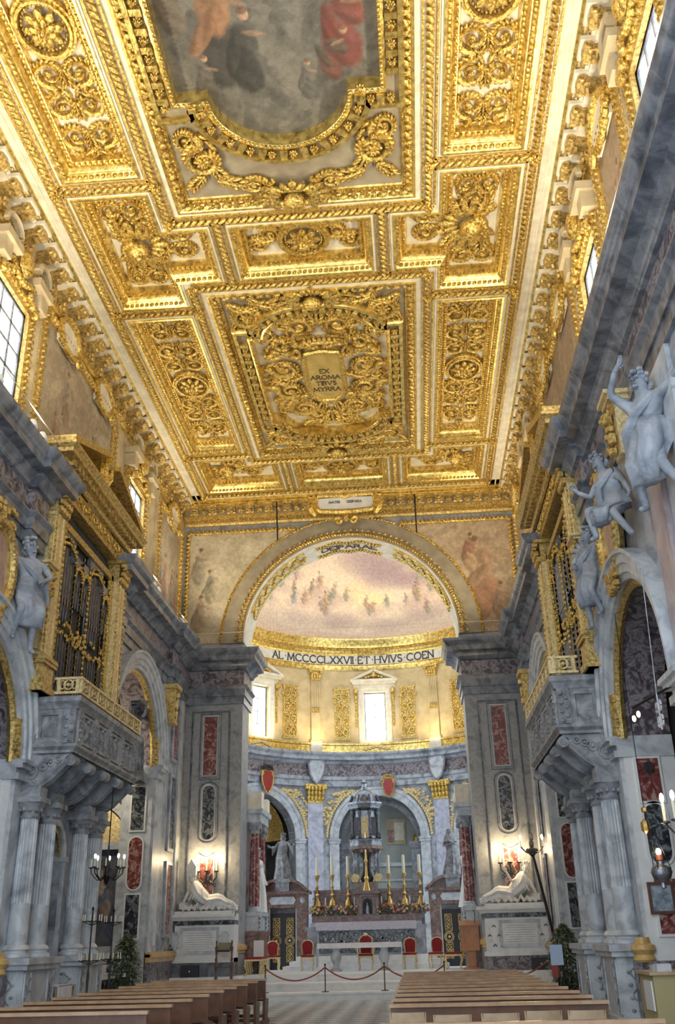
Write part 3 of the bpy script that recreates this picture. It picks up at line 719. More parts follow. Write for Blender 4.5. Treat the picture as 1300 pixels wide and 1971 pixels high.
# ---------------------------------------------------------------- ceiling
XR, XJ, XI = 5.28, 3.02, 1.93
Y1, Y2, Y3, YI1, YI2, YI3, YE, YB = 15.63, 20.22, 28.43, 16.87, 19.31, 28.95, 31.5, 8.0
ceil = struct('ceiling', MB().box(-7, 7, 4.8, 33.4, ZC+.62, ZC+.8), CREAM)
ND = (0, 0, -1)
def cpath(poly): return [(x, y, ZC) for x, y in poly][::-1]
def rope(pts, r=.10):
    mb = MB(); lumps_along(mb, [(x, y, ZC) for x, y in pts], .17, (.155, .062, .10), .62, ND, 0, .05)
    for o in (-.14, .14): mb.sweep([(x, y, ZC) for x, y in pts], [(o-.025, 0), (o-.025, .05), (o+.025, .05), (o+.025, 0)], N=ND)
    return part('rope_molding', mb, GOLD, ceil)
for s in (-1, 1):
    rope([(s*XR, 5), (s*XR, YE)]); rope([(s*XJ, 5), (s*XJ, YI1)]); rope([(s*XJ, YI2), (s*XJ, YI3)])
    for y in (YB, Y1, Y2, Y3): rope([(s*XJ, y), (s*XR, y)])
    rope([(s*XI, YI1), (s*XI, YI2)]); rope([(s*XI, YI3), (s*XI, YE)])
    for (x, y) in ((XR, Y1), (XR, Y2), (XR, Y3), (XJ, YI1), (XJ, YI2), (XR, YE), (XJ, Y1), (XJ, Y2)):
        inst('rosette', ROSE, ceil, dn(s*x, y, ZC-.05, 0, .26))
for y, x in ((YB, XJ), (YI1, XJ), (YI2, XJ), (YI3, XJ), (YE, XR)): rope([(-x, y), (x, y)])
def coffer(poly, deep=.42, panel=CREAM, g0=.25, g1=.60, name='coffer'):
    pth = cpath(poly)
    strip = part('ceiling_boards', MB().sweep(pth, [(0, 0), (g0*.8, 0), (g0*.8, .03), (g0, .03), (g0, 0)], N=ND, closed=True), CREAM, ceil)
    fr = part(name, MB().sweep(pth, [(g0, 0), (g0, .07), (g0+.05, .07), (g0+.12, -.02), (g0+.15, -.06), (g0+.17, -.06), (g1-.14, -.10), (g1-.12, -deep*.55), (g1-.04, -deep*.6), (g1, -deep)], N=ND, closed=True), GOLDS, ceil)
    mb = MB(); pin = offset_poly(poly, g0+.10); lumps_along(mb, cpath(pin), .13, (.075, .05, .06), .5, ND, 0, .0, True)
    part('leaf_molding', mb, GOLD, fr)
    mb = MB(); pin = offset_poly(poly, g1-.09); lumps_along(mb, cpath(pin), .12, (.045, .045, .05), 0, ND, 0, -deep*.52, True)
    part('bead_molding', mb, GOLD, fr)
    pi_ = offset_poly(poly, g1)
    if panel: part('coffer_panel', MB().add([(x, y, ZC+deep) for x, y in pi_], [tuple(range(len(pi_)))[::-1]]), panel, fr)
    return fr
Zp = ZC+.42
def rectp(x0, x1, y0, y1): return [(x0, y0), (x1, y0), (x1, y1), (x0, y1)]
def scroll_pair(fr, cx, y, dirn, sz, w):
    for s in (-1, 1): inst('acanthus_scroll', SCROLL, fr, dn(cx+s*w, y, Zp, 0 if dirn > 0 else pi, s*sz*(1 if dirn > 0 else -1), sz, 1.5*sz))
for s in (-1, 1):
    a, b2 = sorted((s*XJ, s*XR)); cx = (a+b2)/2
    for (y0, y1, n, osz) in ((YB, Y1, 3, 1.0), (Y2, Y3, 3, .98)):
        fr = coffer(rectp(a, b2, y0, y1)); yc = (y0+y1)/2
        inst('oval_ring', RING, fr, dn(cx, yc, Zp-.05, 0, osz*.98, osz*1.18, 1.6)); inst('rosette', ROSE, fr, dn(cx, yc, Zp-.05, 0, .78, .9, 1.5))
        for e in (-1, 1):
            ys = [yc+e*(1.05+.80*k) for k in range(n)]
            for k, y in enumerate(ys): scroll_pair(fr, cx, y, e if k % 2 else -e, .56, .29)
            for k in range(n): inst('acanthus_leaf', LEAFO, fr, dn(cx, yc+e*(.95+.82*k+.2), Zp, 0 if e > 0 else pi, .42, .5, 1.2))
            inst('rosette', ROSE, fr, dn(cx, yc+e*(y1-y0-1.5)/2, Zp, 0, .3))
    coffer(rectp(a, b2, 5.0, YB))
    T = [(XJ, Y1), (XR, Y1), (XR, Y2), (XJ, Y2), (XJ, YI2), (XI, YI2), (XI, YI1), (XJ, YI1)]
    if s < 0: T = [(-x, y) for x, y in T][::-1]
    fr = coffer(T, .42); yc = (Y1+Y2)/2
    inst('cherub_head', CHERUB, fr, dn(s*3.95, yc, Zp, -s*pi/2, 1.5, 1.5, 1.6))
    for e in (-1, 1):
        for q in (-1, 1): inst('acanthus_scroll', SCROLL, fr, dn(s*(4.15+.25*q), yc+e*1.22, Zp, 0 if e > 0 else pi, q*.5, .55, .85))
        inst('acanthus_scroll', SCROLL, fr, dn(s*2.95, yc+e*.28, Zp, s*pi/2, e*s*.5, .5, .85))
        inst('acanthus_leaf', LEAFO, fr, dn(s*4.35, yc+e*.75, Zp, 0 if e > 0 else pi, .7, .8, 1.4))
        inst('acanthus_leaf', LEAFO, fr, dn(s*3.6, yc+e*.55, Zp, e*.6, .6, .7, 1.4))
    E_ = [(XJ, Y3), (XR, Y3), (XR, YE), (XI, YE), (XI, YI3), (XJ, YI3)]
    if s < 0: E_ = [(-x, y) for x, y in E_][::-1]
    fr = coffer(E_, .42)
    inst('cherub_head', CHERUB, fr, dn(s*4.0, 29.95, Zp, -s*2.2, 1.25, 1.25, 1.6))
    for (x, y, an) in ((4.35, 29.3, 0), (4.4, 30.6, pi), (3.2, 30.4, pi/2), (2.9, 29.9, pi/2)): inst('acanthus_scroll', SCROLL, fr, dn(s*x, y, Zp, s*an, s*.5, .5, .8))
    inst('acanthus_leaf', LEAFO, fr, dn(s*3.4, 29.9, Zp, s*1.2, .7, .8, 1.4))
for (y0, y1) in ((YI1, YI2), (YI3, YE)):
    fr = coffer(rectp(-XI, XI, y0, y1)); yc = (y0+y1)/2
    inst('oval_ring', RING, fr, dn(0, yc, Zp-.05, 0, 1.1, 1.05, 1.6)); inst('rosette', ROSE, fr, dn(0, yc, Zp-.05, 0, .85, .85, 1.5))
    for s in (-1, 1):
        for k in range(2): inst('acanthus_scroll', SCROLL, fr, dn(s*(.82+.30*k), yc+(.16 if k else -.16), Zp, s*pi/2*(1 if k else -1), .5*(1 if k else -1), .42, .8))
        inst('acanthus_leaf', LEAFO, fr, dn(s*.98, yc, Zp, -s*pi/2, .5, .55, 1.2))
# the two great fields: an inner outline with straight flanks and rounded ends
def outline(X, y0, y1, xs, ry, near=True):
    pts = []
    n = 24
    far = [(X, y1), (xs, y1)]+[(xs*cos(pi*i/n), y1+ry*sin(pi*i/n)) for i in range(1, n)]+[(-xs, y1), (-X, y1)]
    if near: nearp = [(-X, y0), (-xs, y0)]+[(-xs*cos(pi*i/n), y0-ry*sin(pi*i/n)) for i in range(1, n)]+[(xs, y0), (X, y0)]
    else: nearp = [(-X, y0), (X, y0)]
    return far+nearp             # counter-clockwise seen from above
def great_field(poly_cell, out, name):
    fr = coffer(poly_cell, .16, None, .30, .62, 'great_frame')
    mb = MB(); lumps_along(mb, cpath(offset_poly(poly_cell, .46)), .22, (.13, .07, .09), .4, ND, 0, .02, True, (.07, .10, .08)); part('egg_molding', mb, GOLD, fr)
    pin = offset_poly(poly_cell, .60); o = [(x, y) for x, y in out]
    # spandrel plane between cell and outline, as a bridged ring
    bm = bmesh.new(); h = ZC+.13
    e1 = [bm.verts.new((x, y, h)) for x, y in pin]; e2 = [bm.verts.new((x, y, h)) for x, y in o]
    ed = [bm.edges.new((L[i], L[(i+1) % len(L)])) for L in (e1, e2) for i in range(len(L))]
    bmesh.ops.triangle_fill(bm, use_beauty=True, edges=ed)
    # drop triangles inside the outline
    def inside(x, y):
        c = False; j = len(o)-1
        for i in range(len(o)):
            if (o[i][1] > y) != (o[j][1] > y) and x < (o[j][0]-o[i][0])*(y-o[i][1])/(o[j][1]-o[i][1])+o[i][0]: c = not c
            j = i
        return c
    for f in list(bm.faces):
        c = f.calc_center_median()
        if inside(c.x, c.y): bm.faces.remove(f)
    me = bpy.data.meshes.new('spandrel_field'); bm.to_mesh(me); bm.free(); me.materials.append(TAUPE)
    so = bpy.data.objects.new('spandrel_field', me); col.objects.link(so); so.parent = fr
    p = cpath(o)
    part('inner_cornice', MB().sweep(p, [(0, -.34), (0, .02), (-.05, .06), (-.11, .04), (-.13, -.06), (-.36, -.06), (-.36, .09), (-.46, .09), (-.50, .02), (-.50, -.14)], N=ND, closed=True), GOLDS, fr)
    part('recess_shade_strip', MB().sweep(p, [(-.125, -.052), (-.365, -.052)], N=ND, closed=True), TAUPE, fr)  # darker strip that paints shade into the recess behind the modillions
    mb = MB(); lumps_along(mb, p, .10, (.04, .04, .05), 0, ND, -.03, .06, True); part('bead_molding', mb, GOLD, fr)
    # modillions one by one, with a rosette between
    P = [Vector(q) for q in p]; n = len(P); d = 0; step = .40; nxt = .2; k = 0
    mo = MB().box(-.07, .07, -.11, .11, 0, .13); mo.box(-.08, .08, -.12, .0, .06, .15); mo = orn('modillion', mo, GOLDS)
    for i in range(n):
        a_, b_ = P[i], P[(i+1) % n]; L = (b_-a_).length
        while nxt <= d+L:
            t = (b_-a_)/L; w = Vector(ND).cross(t); c = a_+t*(nxt-d)-w*.245
            if c.y > 9: inst('modillion', mo, fr, Matrix.Translation((c.x, c.y, ZC+.06)) @ Matrix.Rotation(math.atan2(t.y, t.x), 4, 'Z') @ Matrix.Diagonal((1, 1, -1, 1)))
            c2 = c+t*(step/2)
            if c2.y > 9: inst('rosette', ROSE, fr, dn(c2.x, c2.y, ZC+.06, 0, .20))
            nxt += step
        d += L
    return fr
PO = outline(2.05, YB+.9, 13.5, 1.40, 1.28, False)
fp = great_field(rectp(-XJ, XJ, YB, YI1), PO, 'painting')
EO = outline(1.88, 21.75, 26.35, 1.5, 1.05, True)
fe = great_field(rectp(-XJ, XJ, YI2, YI3), EO, 'relief')
for (fr, ends) in ((fp, ((13.5, 1),)), (fe, ((21.75, -1), (26.35, 1)))):
    for (ye, e) in ends:
        yo = {13.5: 16.05, 21.75: 20.05, 26.35: 28.15}[ye]; Z2 = ZC+.13
        for s in (-1, 1):
            xs = s*1.82; ym = (yo*.62+ye*.38)
            inst('acanthus_scroll', SCROLL, fr, dn(xs, ym, Z2, 0 if e > 0 else pi, s*e*.72, .72, 1.2)); inst('rosette', ROSE, fr, dn(xs, ym, Z2-.06, 0, .45, .45, 1))
            inst('acanthus_leaf', LEAFO, fr, dn(s*1.25, yo-e*.22, Z2, s*pi/2*.8, .6, .8, 1.2)); inst('acanthus_leaf', LEAFO, fr, dn(s*1.55, (yo+ye)/2+e*.75, Z2, s*.5, .5, .6, 1.2))
            inst('acanthus_leaf', LEAFO, fr, dn(s*2.1, yo-e*.3, Z2, -s*.8*e, .5, .6, 1.2)); inst('acanthus_scroll', SCROLL, fr, dn(s*.85, yo-e*.12, Z2, -s*pi/2, s*e*.42, .5, .9)); inst('acanthus_scroll', SCROLL, fr, dn(s*2.08, ym-e*.55, Z2, pi if e > 0 else 0, -s*e*.42, .5, .9))
        ch = inst('cherub_head', CHERUB, fr, dn(0, yo+e*.12, ZC, 0, 1.5, .95, 1.2))
# painted canvas
rg = np.random.RandomState(3)
figs = [(-.95, 10.6, 2.8, -.10, (.055,.05,.045), (.36,.19,.10)), (-.55, 11.6, 2.0, .25, (.05,.048,.045), (.07,.066,.06)), (1.35, 11.0, 2.2, .55, (.22,.06,.05), (.24,.07,.055)), (1.1, 12.2, 1.3, .9, (.20,.08,.06), (.12,.10,.08)), (1.7, 9.8, 1.5, -.4, (.20,.15,.10), (.30,.22,.15)), (-1.75, 10.6, 1.6, .5, (.16,.13,.10), (.22,.17,.12)), (.2, 9.4, 1.4, .2, (.14,.13,.11), (.26,.20,.14)), (-1.4, 12.6, 1.2, .2, (.12,.11,.09), (.15,.13,.11)), (.6, 12.9, 1.0, .2, (.14,.13,.115), (.17,.155,.14))]
figs = [(x, 25.6-y-h, h, l, a, b2) for x, y, h, l, a, b2 in figs]
pc = paint_obj('ceiling_painting', 150, 240, lambda u, v: (-2.15+4.3*u, 8.6+6.4*v, ZC+.30), lambda u, v: fresco(-2.15+4.3*u, 25.6-(8.6+6.4*v), 9, [hx((.10,.095,.08)), hx((.20,.185,.155)), hx((.07,.065,.06))], figs, [(.3, 16.2, 1.6, 1.0, (.24,.23,.20), .7), (-1.6, 15.0, .8, .7, (.26,.22,.16), .7), (1.1, 14.9, .5, .25, (.32,.27,.16), .8)], speck=.05), None, None, True)
tag(pc, 'dark oil painting of robed figures set in the gilded ceiling', 'painting')
# carved field with the inscribed shield
part('relief_ground', MB().add([(x, y, ZC+.34) for x, y in EO], [tuple(range(len(EO)))[::-1]]), CREAM, fe)
Zr = ZC+.34
# oval border
mb = MB(); ov = [(1.62*cos(2*pi*i/48), 24.0+3.05*sin(2*pi*i/48), Zr-.05) for i in range(48)]
random.seed(4)
for (x, y, an, sz, fl) in ((.85, 25.95, .4, .85, 1), (1.15, 24.9, 1.2, .78, 1), (.52, 26.4, pi, .62, -1), (1.2, 23.7, 1.6, .75, 1), (1.05, 22.5, 2.3, .8, 1), (.55, 21.6, 2.8, .75, 1), (.42, 22.45, .5, .55, -1), (.98, 21.55, .9, .5, -1), (.7, 25.35, 2.2, .5, -1), (1.45, 26.1, .3, .42, 1), (1.5, 22.0, 2.6, .42, 1), (1.55, 24.3, 1.5, .4, -1), (.45, 27.0, .9, .45, 1), (.45, 20.95, 2.2, .45, 1)):
    for s in (-1, 1): inst('acanthus_scroll', SCROLL, fe, dn(s*x, y, Zr, s*an, s*fl*sz, sz, 1.3*sz))
for (x, y, an, sz) in ((0, 26.6, 0, .9), (.95, 24.2, -1.2, .7), (1.45, 23.0, -1.6, .5), (.75, 26.9, -.8, .5), (.8, 20.9, -2.3, .6), (0, 21.1, pi, .8), (1.5, 25.4, -1.2, .5), (.75, 23.0, -2, .6), (.25, 25.9, -.3, .6), (1.25, 21.2, -2.2, .5)):
    for s in ((-1, 1) if x else (1,)): inst('acanthus_leaf', LEAFO, fe, dn(s*x, y, Zr, s*an, sz*.9, sz, 1.4))
for s in (-1, 1):
    inst('rosette', ROSE, fe, dn(s*.95, 25.1, Zr-.06, 0, .42)); inst('rosette', ROSE, fe, dn(s*1.0, 22.1, Zr-.06, 0, .42)); inst('rosette', ROSE, fe, dn(s*1.3, 23.5, Zr-.06, 0, .32))
# shield
sh = [(.46, 22.62), (.54, 22.9), (.55, 24.3), (.47, 24.8), (.25, 25.05), (0, 25.1), (-.25, 25.05), (-.47, 24.8), (-.55, 24.3), (-.54, 22.9), (-.46, 22.62), (0, 22.52)]
shield = part('shield', MB().prism(sh, lambda u, v, w: (u, v, w), ZC-.02, ZC+.2), plain('shield_gold', (.50,.34,.08), .4, .35, (.72,.52,.16), 3), fe, fixnormals=True)
mb = MB(); mb.tube([(x*1.04, 23.8+(y-23.8)*1.04, ZC-.03) for x, y in sh], .07, 6, True)
for s in (-1, 1):
    mb.tube([(s*(.72+.16*cos(a)*(1-.1*a/1)), 22.55+.2*sin(a), ZC-.02) for a in [i*.6 for i in range(9)]], [.09-.007*i for i in range(9)], 6)
    mb.tube([(s*(.66+.14*cos(-a)), 25.0+.18*sin(-a), ZC-.02) for a in [i*.6 for i in range(8)]], [.08-.007*i for i in range(8)], 6)
    for k in range(4): mb.lump((s*(.15+.18*k), 22.28-.05*k, ZC), (.13, .09, .09))
part('shield_frame', mb, GOLD, shield)
mb = MB()
for k in range(7): mb.lump((-.42+.14*k, 22.05-.12*cos((k-3)*.5), ZC+.04), (.07, .14, .10))
mb.tube([(-.5, 22.2, ZC+.06), (0, 22.12, ZC+.03), (.5, 22.2, ZC+.06)], .07, 6); part('crown', mb, GOLD, shield)
# lettering: strokes with serifs
GL = {'A': [[(0,0),(.42,1),(.84,0)],[(.18,.38),(.66,.38)]], 'L': [[(0,1),(0,0),(.6,0),(.6,.18)]], 'M': [[(0,0),(.1,1),(.5,.1),(.9,1),(1,0)]], 'C': ['c'], 'X': [[(0,0),(.75,1)],[(0,1),(.75,0)]], 'V': [[(0,1),(.4,0),(.8,1)]], 'I': [[(0,0),(0,1)]],
 'E': [[(.6,.85),(.6,1),(0,1),(0,0),(.6,0),(.6,.15)],[(0,.52),(.45,.52)]], 'T': [[(0,.85),(0,1),(.8,1),(.8,.85)],[(.4,1),(.4,0)]], 'H': [[(0,0),(0,1)],[(.75,0),(.75,1)],[(0,.52),(.75,.52)]], 'O': ['o'], 'N': [[(0,0),(0,1),(.75,0),(.75,1)]],
 'D': [[(0,0),(0,1),(.35,1),(.65,.82),(.75,.5),(.65,.18),(.35,0),(0,0)]], 'P': [[(0,0),(0,1),(.4,1),(.58,.88),(.58,.62),(.4,.5),(0,.5)]], 'R': [[(0,0),(0,1),(.4,1),(.58,.88),(.58,.62),(.4,.5),(0,.5)],[(.3,.5),(.7,0)]], 'B': [[(0,0),(0,1),(.4,1),(.55,.88),(.55,.65),(.4,.53),(0,.53)],[(.4,.53),(.62,.4),(.62,.13),(.42,0),(0,0)]], 'Y': [[(0,1),(.4,.5),(.8,1)],[(.4,.5),(.4,0)]], 'S': ['s'], '.': ['d'], 'U': [[(0,1),(.4,0),(.8,1)]]}
def glyph(ch):
    out = []
    for st_ in GL[ch]:
        if st_ == 'c': out.append([(.5+.5*cos(a), .5+.5*sin(a)) for a in [rad(45)+rad(270)*i/12 for i in range(13)]])
        elif st_ == 'o': out.append([(.5+.5*cos(a), .5+.5*sin(a)) for a in [2*pi*i/16 for i in range(17)]])
        elif st_ == 's': out.append([(.28+.26*cos(a), .75+.25*sin(a)) for a in [rad(30)+rad(240)*i/8 for i in range(9)]]+[(.28+.28*cos(a), .25+.25*sin(a)) for a in [rad(90)-rad(240)*i/8 for i in range(9)]])
        elif st_ == 'd': out.append([(.05, .45), (.05, .6)])
        else: out.append(st_)
    w = max(p[0] for s_ in out for p in s_)
    ser = []
    if ch not in 'COSDd.':
        for s_ in out:
            for p in (s_[0], s_[-1]):
                if p[1] in (0, 1): ser.append(p)
    return out, ser, w
def letters(text, h, fn, parent, mat, t=.13, gap=.28, centre=True, name='letter', sp=.3):
    # fn(u, v) -> (point, normal); u runs along the line in metres
    items = []; u = 0
    for ch in text:
        if ch == ' ': u += sp*h; continue
        g = glyph(ch); items.append((ch, g, u)); u += (g[2]+gap)*h
    tot = u-gap*h; sh_ = -tot/2 if centre else 0
    for ch, (strokes, ser, w), u1 in items:
        mb = MB()
        def quad(a, b2, th):
            dx, dy = b2[0]-a[0], b2[1]-a[1]; L = math.hypot(dx, dy) or 1; nx, ny = -dy/L*th/2, dx/L*th/2; ex, ey = dx/L*th*.3, dy/L*th*.3
            pts = [(a[0]-ex+nx, a[1]-ey+ny), (a[0]-ex-nx, a[1]-ey-ny), (b2[0]+ex-nx, b2[1]+ey-ny), (b2[0]+ex+nx, b2[1]+ey+ny)]
            o = len(mb.v)
            for d in (0, .012):
                for (x, y) in pts:
                    p, n = fn(sh_+u1+x*h, y*h); mb.v.append(tuple(Vector(p)+Vector(n)*d))
            mb.f += [(o, o+1, o+2, o+3), (o+7, o+6, o+5, o+4)]+[(o+i, o+4+i, o+4+(i+1) % 4, o+(i+1) % 4) for i in range(4)]
        for s_ in strokes:
            for i, (a, b2) in enumerate(zip(s_, s_[1:])): quad(a, b2, t if (len(s_) > 5 or abs(a[1]-b2[1]) > .2) else t*.65)
        for (x, y) in ser: quad((x-.13, y), (x+.13, y), t*.5)
        part(name, mb, mat, parent, None, fixnormals=True)
    return tot
for i, line in enumerate(('EX', 'AROMA', 'TIBVS', 'MYRRA')):
    letters(line, .165, lambda u, v, i=i: ((u, 23.62+.33*i-v*1.25, ZC-.022), (0, 0, -1)), shield, INK, .12, .22)
# border strips towards the walls, and the bracketed cornice
for s in (-1, 1):
    p = [(s*XR, 5, ZC), (s*XR, 32.0, ZC)]; p = p if s > 0 else p[::-1]
    part('ceiling_boards', MB().sweep(p, [(0, 0), (.30, 0), (.30, .03), (.34, .03), (.34, 0), (.72, 0)], N=ND), CREAM, ceil)
    mb = MB(); mb.sweep(p, [(.46, 0), (.46, .05), (.53, .08), (.58, .04), (.58, 0)], N=ND); part('gilt_fillet', mb, GOLDS, ceil)
    mb = MB(); lumps_along(mb, p, .10, (.045, .04, .05), 0, ND, .66, .03); part('bead_molding', mb, GOLD, ceil)
    # coved cornice: boards stepping down to the wall
    mb = MB(); mb.sweep(p, [(.72, 0), (.72, .08), (.78, .12), (.78, .2), (XU-XR+.02, .25), (XU-XR+.02, .9)], N=ND); part('cornice_cove', mb, CREAM, ceil)
    mb = MB(); mb.sweep(p, [(XU-XR+.02, .85), (XU-XR-.06, .85), (XU-XR-.10, .93), (XU-XR-.06, 1.0), (XU-XR+.02, 1.0)], N=ND); part('gilt_fillet', mb, GOLDS, ceil)
    mb = MB(); lumps_along(mb, p, .16, (.08, .06, .08), .4, ND, XU-XR-.05, .80); part('leaf_molding', mb, GOLD, ceil)
    y = 8.4
    while y < 32:
        # console against the wall, curling out under the ceiling edge
        M = Matrix.Translation((s*(XU+.0), y, ZC-.16)) @ Matrix(((0, 0, -s, 0), (1, 0, 0, 0), (0, -1, 0, 0), (0, 0, 0, 1)))
        inst('bracket', BRACK, ceil, M @ Matrix.Diagonal((1.25, 1, .85, 1)))
        part('bracket_cap', MB().box(*sorted((s*(XU-.50), s*(XU+.02))), y-.24, y+.24, ZC-.17, ZC-.07), CREAM, ceil)
        y += .75
# front cornice over the great arch
p = [(-6.1, 32.0, ZC), (6.1, 32.0, ZC)][::-1]
pf = [(-6.3, YE, ZC), (6.3, YE, ZC)]
part('ceiling_boards', MB().box(-6.0, 6.0, YE, 32.1, ZC, ZC+.05), CREAM, ceil)
part('gilt_fillet', MB().box(-6.0, 6.0, 31.85, 31.95, ZC-.06, ZC).box(-6.2, 6.2, 32.05, 32.2, ZC-.14, ZC), GOLDS, ceil)
part('front_cornice', MB().sweep([(6.3, YP, 0), (-6.3, YP, 0)], [(0, 16.28), (.10, 16.28), (.14, 16.36), (.22, 16.38), (.22, 16.44), (.30, 16.48), (.30, 16.56), (.42, 16.56), (.42, 16.80), (.80, 16.82), (.92, 16.90), (.92, 16.96)][::1], N=(0,0,1)), OLDGOLD, ceil, fixnormals=True)
mb = MB(); lumps_along(mb, [(-6.2, YP-.25, 16.42), (6.2, YP-.25, 16.42)], .13, (.06, .05, .05)); part('bead_molding', mb, GOLD, ceil)
mb = MB(); lumps_along(mb, [(-6.2, YP-.88, 16.92), (6.2, YP-.88, 16.92)], .15, (.08, .06, .05)); part('leaf_molding', mb, GOLD, ceil)
part('frieze_ground', MB().box(-6.2, 6.2, YP-.428, YP-.41, 16.565, 16.80), TAUPE, ceil)
x = -5.85
while x < 6:
    if abs(x) > 1.25:
        M = Matrix.Translation((x, YP-.42, 16.84)) @ Matrix(((1, 0, 0, 0), (0, 0, -1, 0), (0, -1, 0, 0), (0, 0, 0, 1)))
        inst('bracket', BRACK, ceil, M @ Matrix.Diagonal((1.1, .46, .85, 1)))
        inst('rosette', ROSE, ceil, Matrix.Translation((x+.36, YP-.43, 16.69)) @ Matrix.Rotation(pi/2, 4, 'X') @ Matrix.Diagonal((.26, .26, .5, 1)))
    x += .72
# ---------------------------------------------------------------- figures
BASE = dict(pelvis=(0,0,.95), belly=(0,-.01,1.12), chest=(0,0,1.34), neck=(0,-.01,1.52), head=(0,-.03,1.66), crown=(0,-.02,1.76),
 shL=(.19,0,1.43), elL=(.27,.02,1.15), wrL=(.27,-.08,.92), haL=(.27,-.12,.85), shR=(-.19,0,1.43), elR=(-.27,.02,1.15), wrR=(-.27,-.08,.92), haR=(-.27,-.12,.85),
 hiL=(.10,0,.90), knL=(.12,-.04,.50), anL=(.12,.02,.09), toL=(.13,-.15,.04), hiR=(-.10,0,.90), knR=(-.12,-.04,.50), anR=(-.12,.02,.09), toR=(-.13,-.15,.04))
RADII = dict(pelvis=.15, belly=.14, chest=.165, neck=.06, head=.105, crown=.085, sh=.075, el=.05, wr=.034, ha=.034, hi=.095, kn=.065, an=.042, to=.036)
BONES = [('pelvis','belly'),('belly','chest'),('chest','neck'),('neck','head'),('head','crown')]+[(a+s, b+s) for s in 'LR' for a, b in (('sh','el'),('el','wr'),('wr','ha'),('hi','kn'),('kn','an'),('an','to'))]+[('chest','shL'),('chest','shR'),('pelvis','hiL'),('pelvis','hiR')]
def figure(name, mat, parent, M, pose=None, fat=1.0, fingers=True):
    J = dict(BASE); J.update(pose or {}); names = list(J); vs = [Vector(J[n]) for n in names]
    R = [RADII.get(n, RADII.get(n[:2], .05))*fat for n in names]; E = [(names.index(a), names.index(b)) for a, b in BONES]
    if fingers:
        for s in 'LR':
            h = Vector(J['ha'+s]); w = Vector(J['wr'+s]); d = (h-w).normalized(); q = d.cross(Vector((0,1,.2))).normalized(); up = d.cross(q)
            for k, L in ((-1.5, .085), (-.5, .10), (.5, .095), (1.5, .075)):
                a = len(vs); vs += [h+d*.05+q*k*.019, h+d*(.05+L*.5)+q*k*.022+up*.008, h+d*(.04+L*.85)+q*k*.022+up*.035]; R += [.012, .011, .009]
                E += [(names.index('ha'+s), a), (a, a+1), (a+1, a+2)]
            a = len(vs); vs += [h+q*.05-d*.01, h+q*.075+d*.04+up*.02]; R += [.014, .011]; E += [(names.index('ha'+s), a), (a, a+1)]
        h = Vector(J['head'])
    off = rootoff(parent); sc = M.to_scale()[0]
    me = bpy.data.meshes.new(name); me.from_pydata([tuple(M @ v-off) for v in vs], E, []); me.update()
    o = bpy.data.objects.new(name, me); col.objects.link(o)
    if parent: o.parent = parent
    sk = o.modifiers.new('skin', 'SKIN'); sk.use_smooth_shade = True
    lay = me.skin_vertices[0].data if me.skin_vertices else None
    if lay is None:
        bm = bmesh.new(); bm.from_mesh(me); bm.verts.layers.skin.verify(); bm.to_mesh(me); bm.free(); lay = me.skin_vertices[0].data
    for i, d in enumerate(lay): d.radius = (R[i]*abs(sc), R[i]*abs(sc)); d.use_root = (i == 0)
    sb = o.modifiers.new('smooth', 'SUBSURF'); sb.levels = 1; sb.render_levels = 1
    me.materials.append(mat); return o, J
def face(parent, M, J, mat, hair=True, beard=False):
    mb = MB(M); h = Vector(J['head']); c = Vector(J['crown']); up = (c-h).normalized(); f = Vector((0,-1,0)); f = (f-up*f.dot(up)).normalized(); x = up.cross(f)
    B = Matrix((x, f, up)).transposed()
    def P(a, b2, d): return h+x*a+f*b2+up*d
    mb.lump(P(0, .115, .02), (.016, .025, .035), B); mb.lump(P(0, .09, -.075), (.04, .03, .03), B); mb.lump(P(0, .105, -.035), (.028, .012, .01), B)
    for s in (-1, 1): mb.lump(P(s*.04, .095, .035), (.02, .014, .012), B); mb.lump(P(s*.105, .0, .01), (.018, .025, .035), B)
    if hair:
        for k in range(16):
            a = k*2.4; r = .095; mb.lump(P(r*cos(a)*(.6+.4*(k % 3)/2), -.02+r*sin(a)*.8, .06+.05*(k % 3)), (.045, .045, .04), B)
        for k in range(7): mb.lump(P(-.1+.033*k, -.08, -.02-.03*(k % 2)), (.035, .04, .06), B)
    if beard:
        for k in range(6): mb.lump(P(-.05+.02*k, .08, -.11), (.025, .03, .05), B)
    return part('hair_and_face', mb, mat, parent)
def loft(mb, rings, n=28, folds=7, amp=.12, ph=0.0):
    # rings: (centre, rx, ry, axisU, axisV, fold strength)
    vs = []
    for j, (c, rx, ry, U, V, fs_) in enumerate(rings):
        c, U, V = Vector(c), Vector(U), Vector(V)
        for i in range(n):
            a = 2*pi*i/n; k = 1+amp*fs_*(sin(folds*a+ph+.35*j)+.5*sin((folds*2-3)*a+.8*j))
            vs.append(tuple(c+U*(rx*k*cos(a))+V*(ry*k*sin(a))))
    m = len(rings); fs = [(j*n+i, j*n+(i+1) % n, (j+1)*n+(i+1) % n, (j+1)*n+i) for j in range(m-1) for i in range(n)]
    fs += [tuple(range(n))[::-1], tuple((m-1)*n+i for i in range(n))]
    return mb.add(vs, fs)
X_, Y_, Z_ = (1,0,0), (0,1,0), (0,0,1)
def robe(M, sway=.0, top=1.40):
    mb = MB(M)
    return loft(mb, [((0,0,.0), .36, .30, X_, Y_, 1), ((0,0,.10), .34, .28, X_, Y_, 1), ((.02+sway*.4,0,.45), .28, .24, X_, Y_, .9), ((sway,0,.85), .24, .19, X_, Y_, .6), ((sway*.8,0,1.05), .21, .17, X_, Y_, .4), ((0,0,1.28), .235, .175, X_, Y_, .25), ((0,0,top), .20, .14, X_, Y_, .15), ((0,0,top+.08), .09, .08, X_, Y_, .05)], 30, 8, .13)
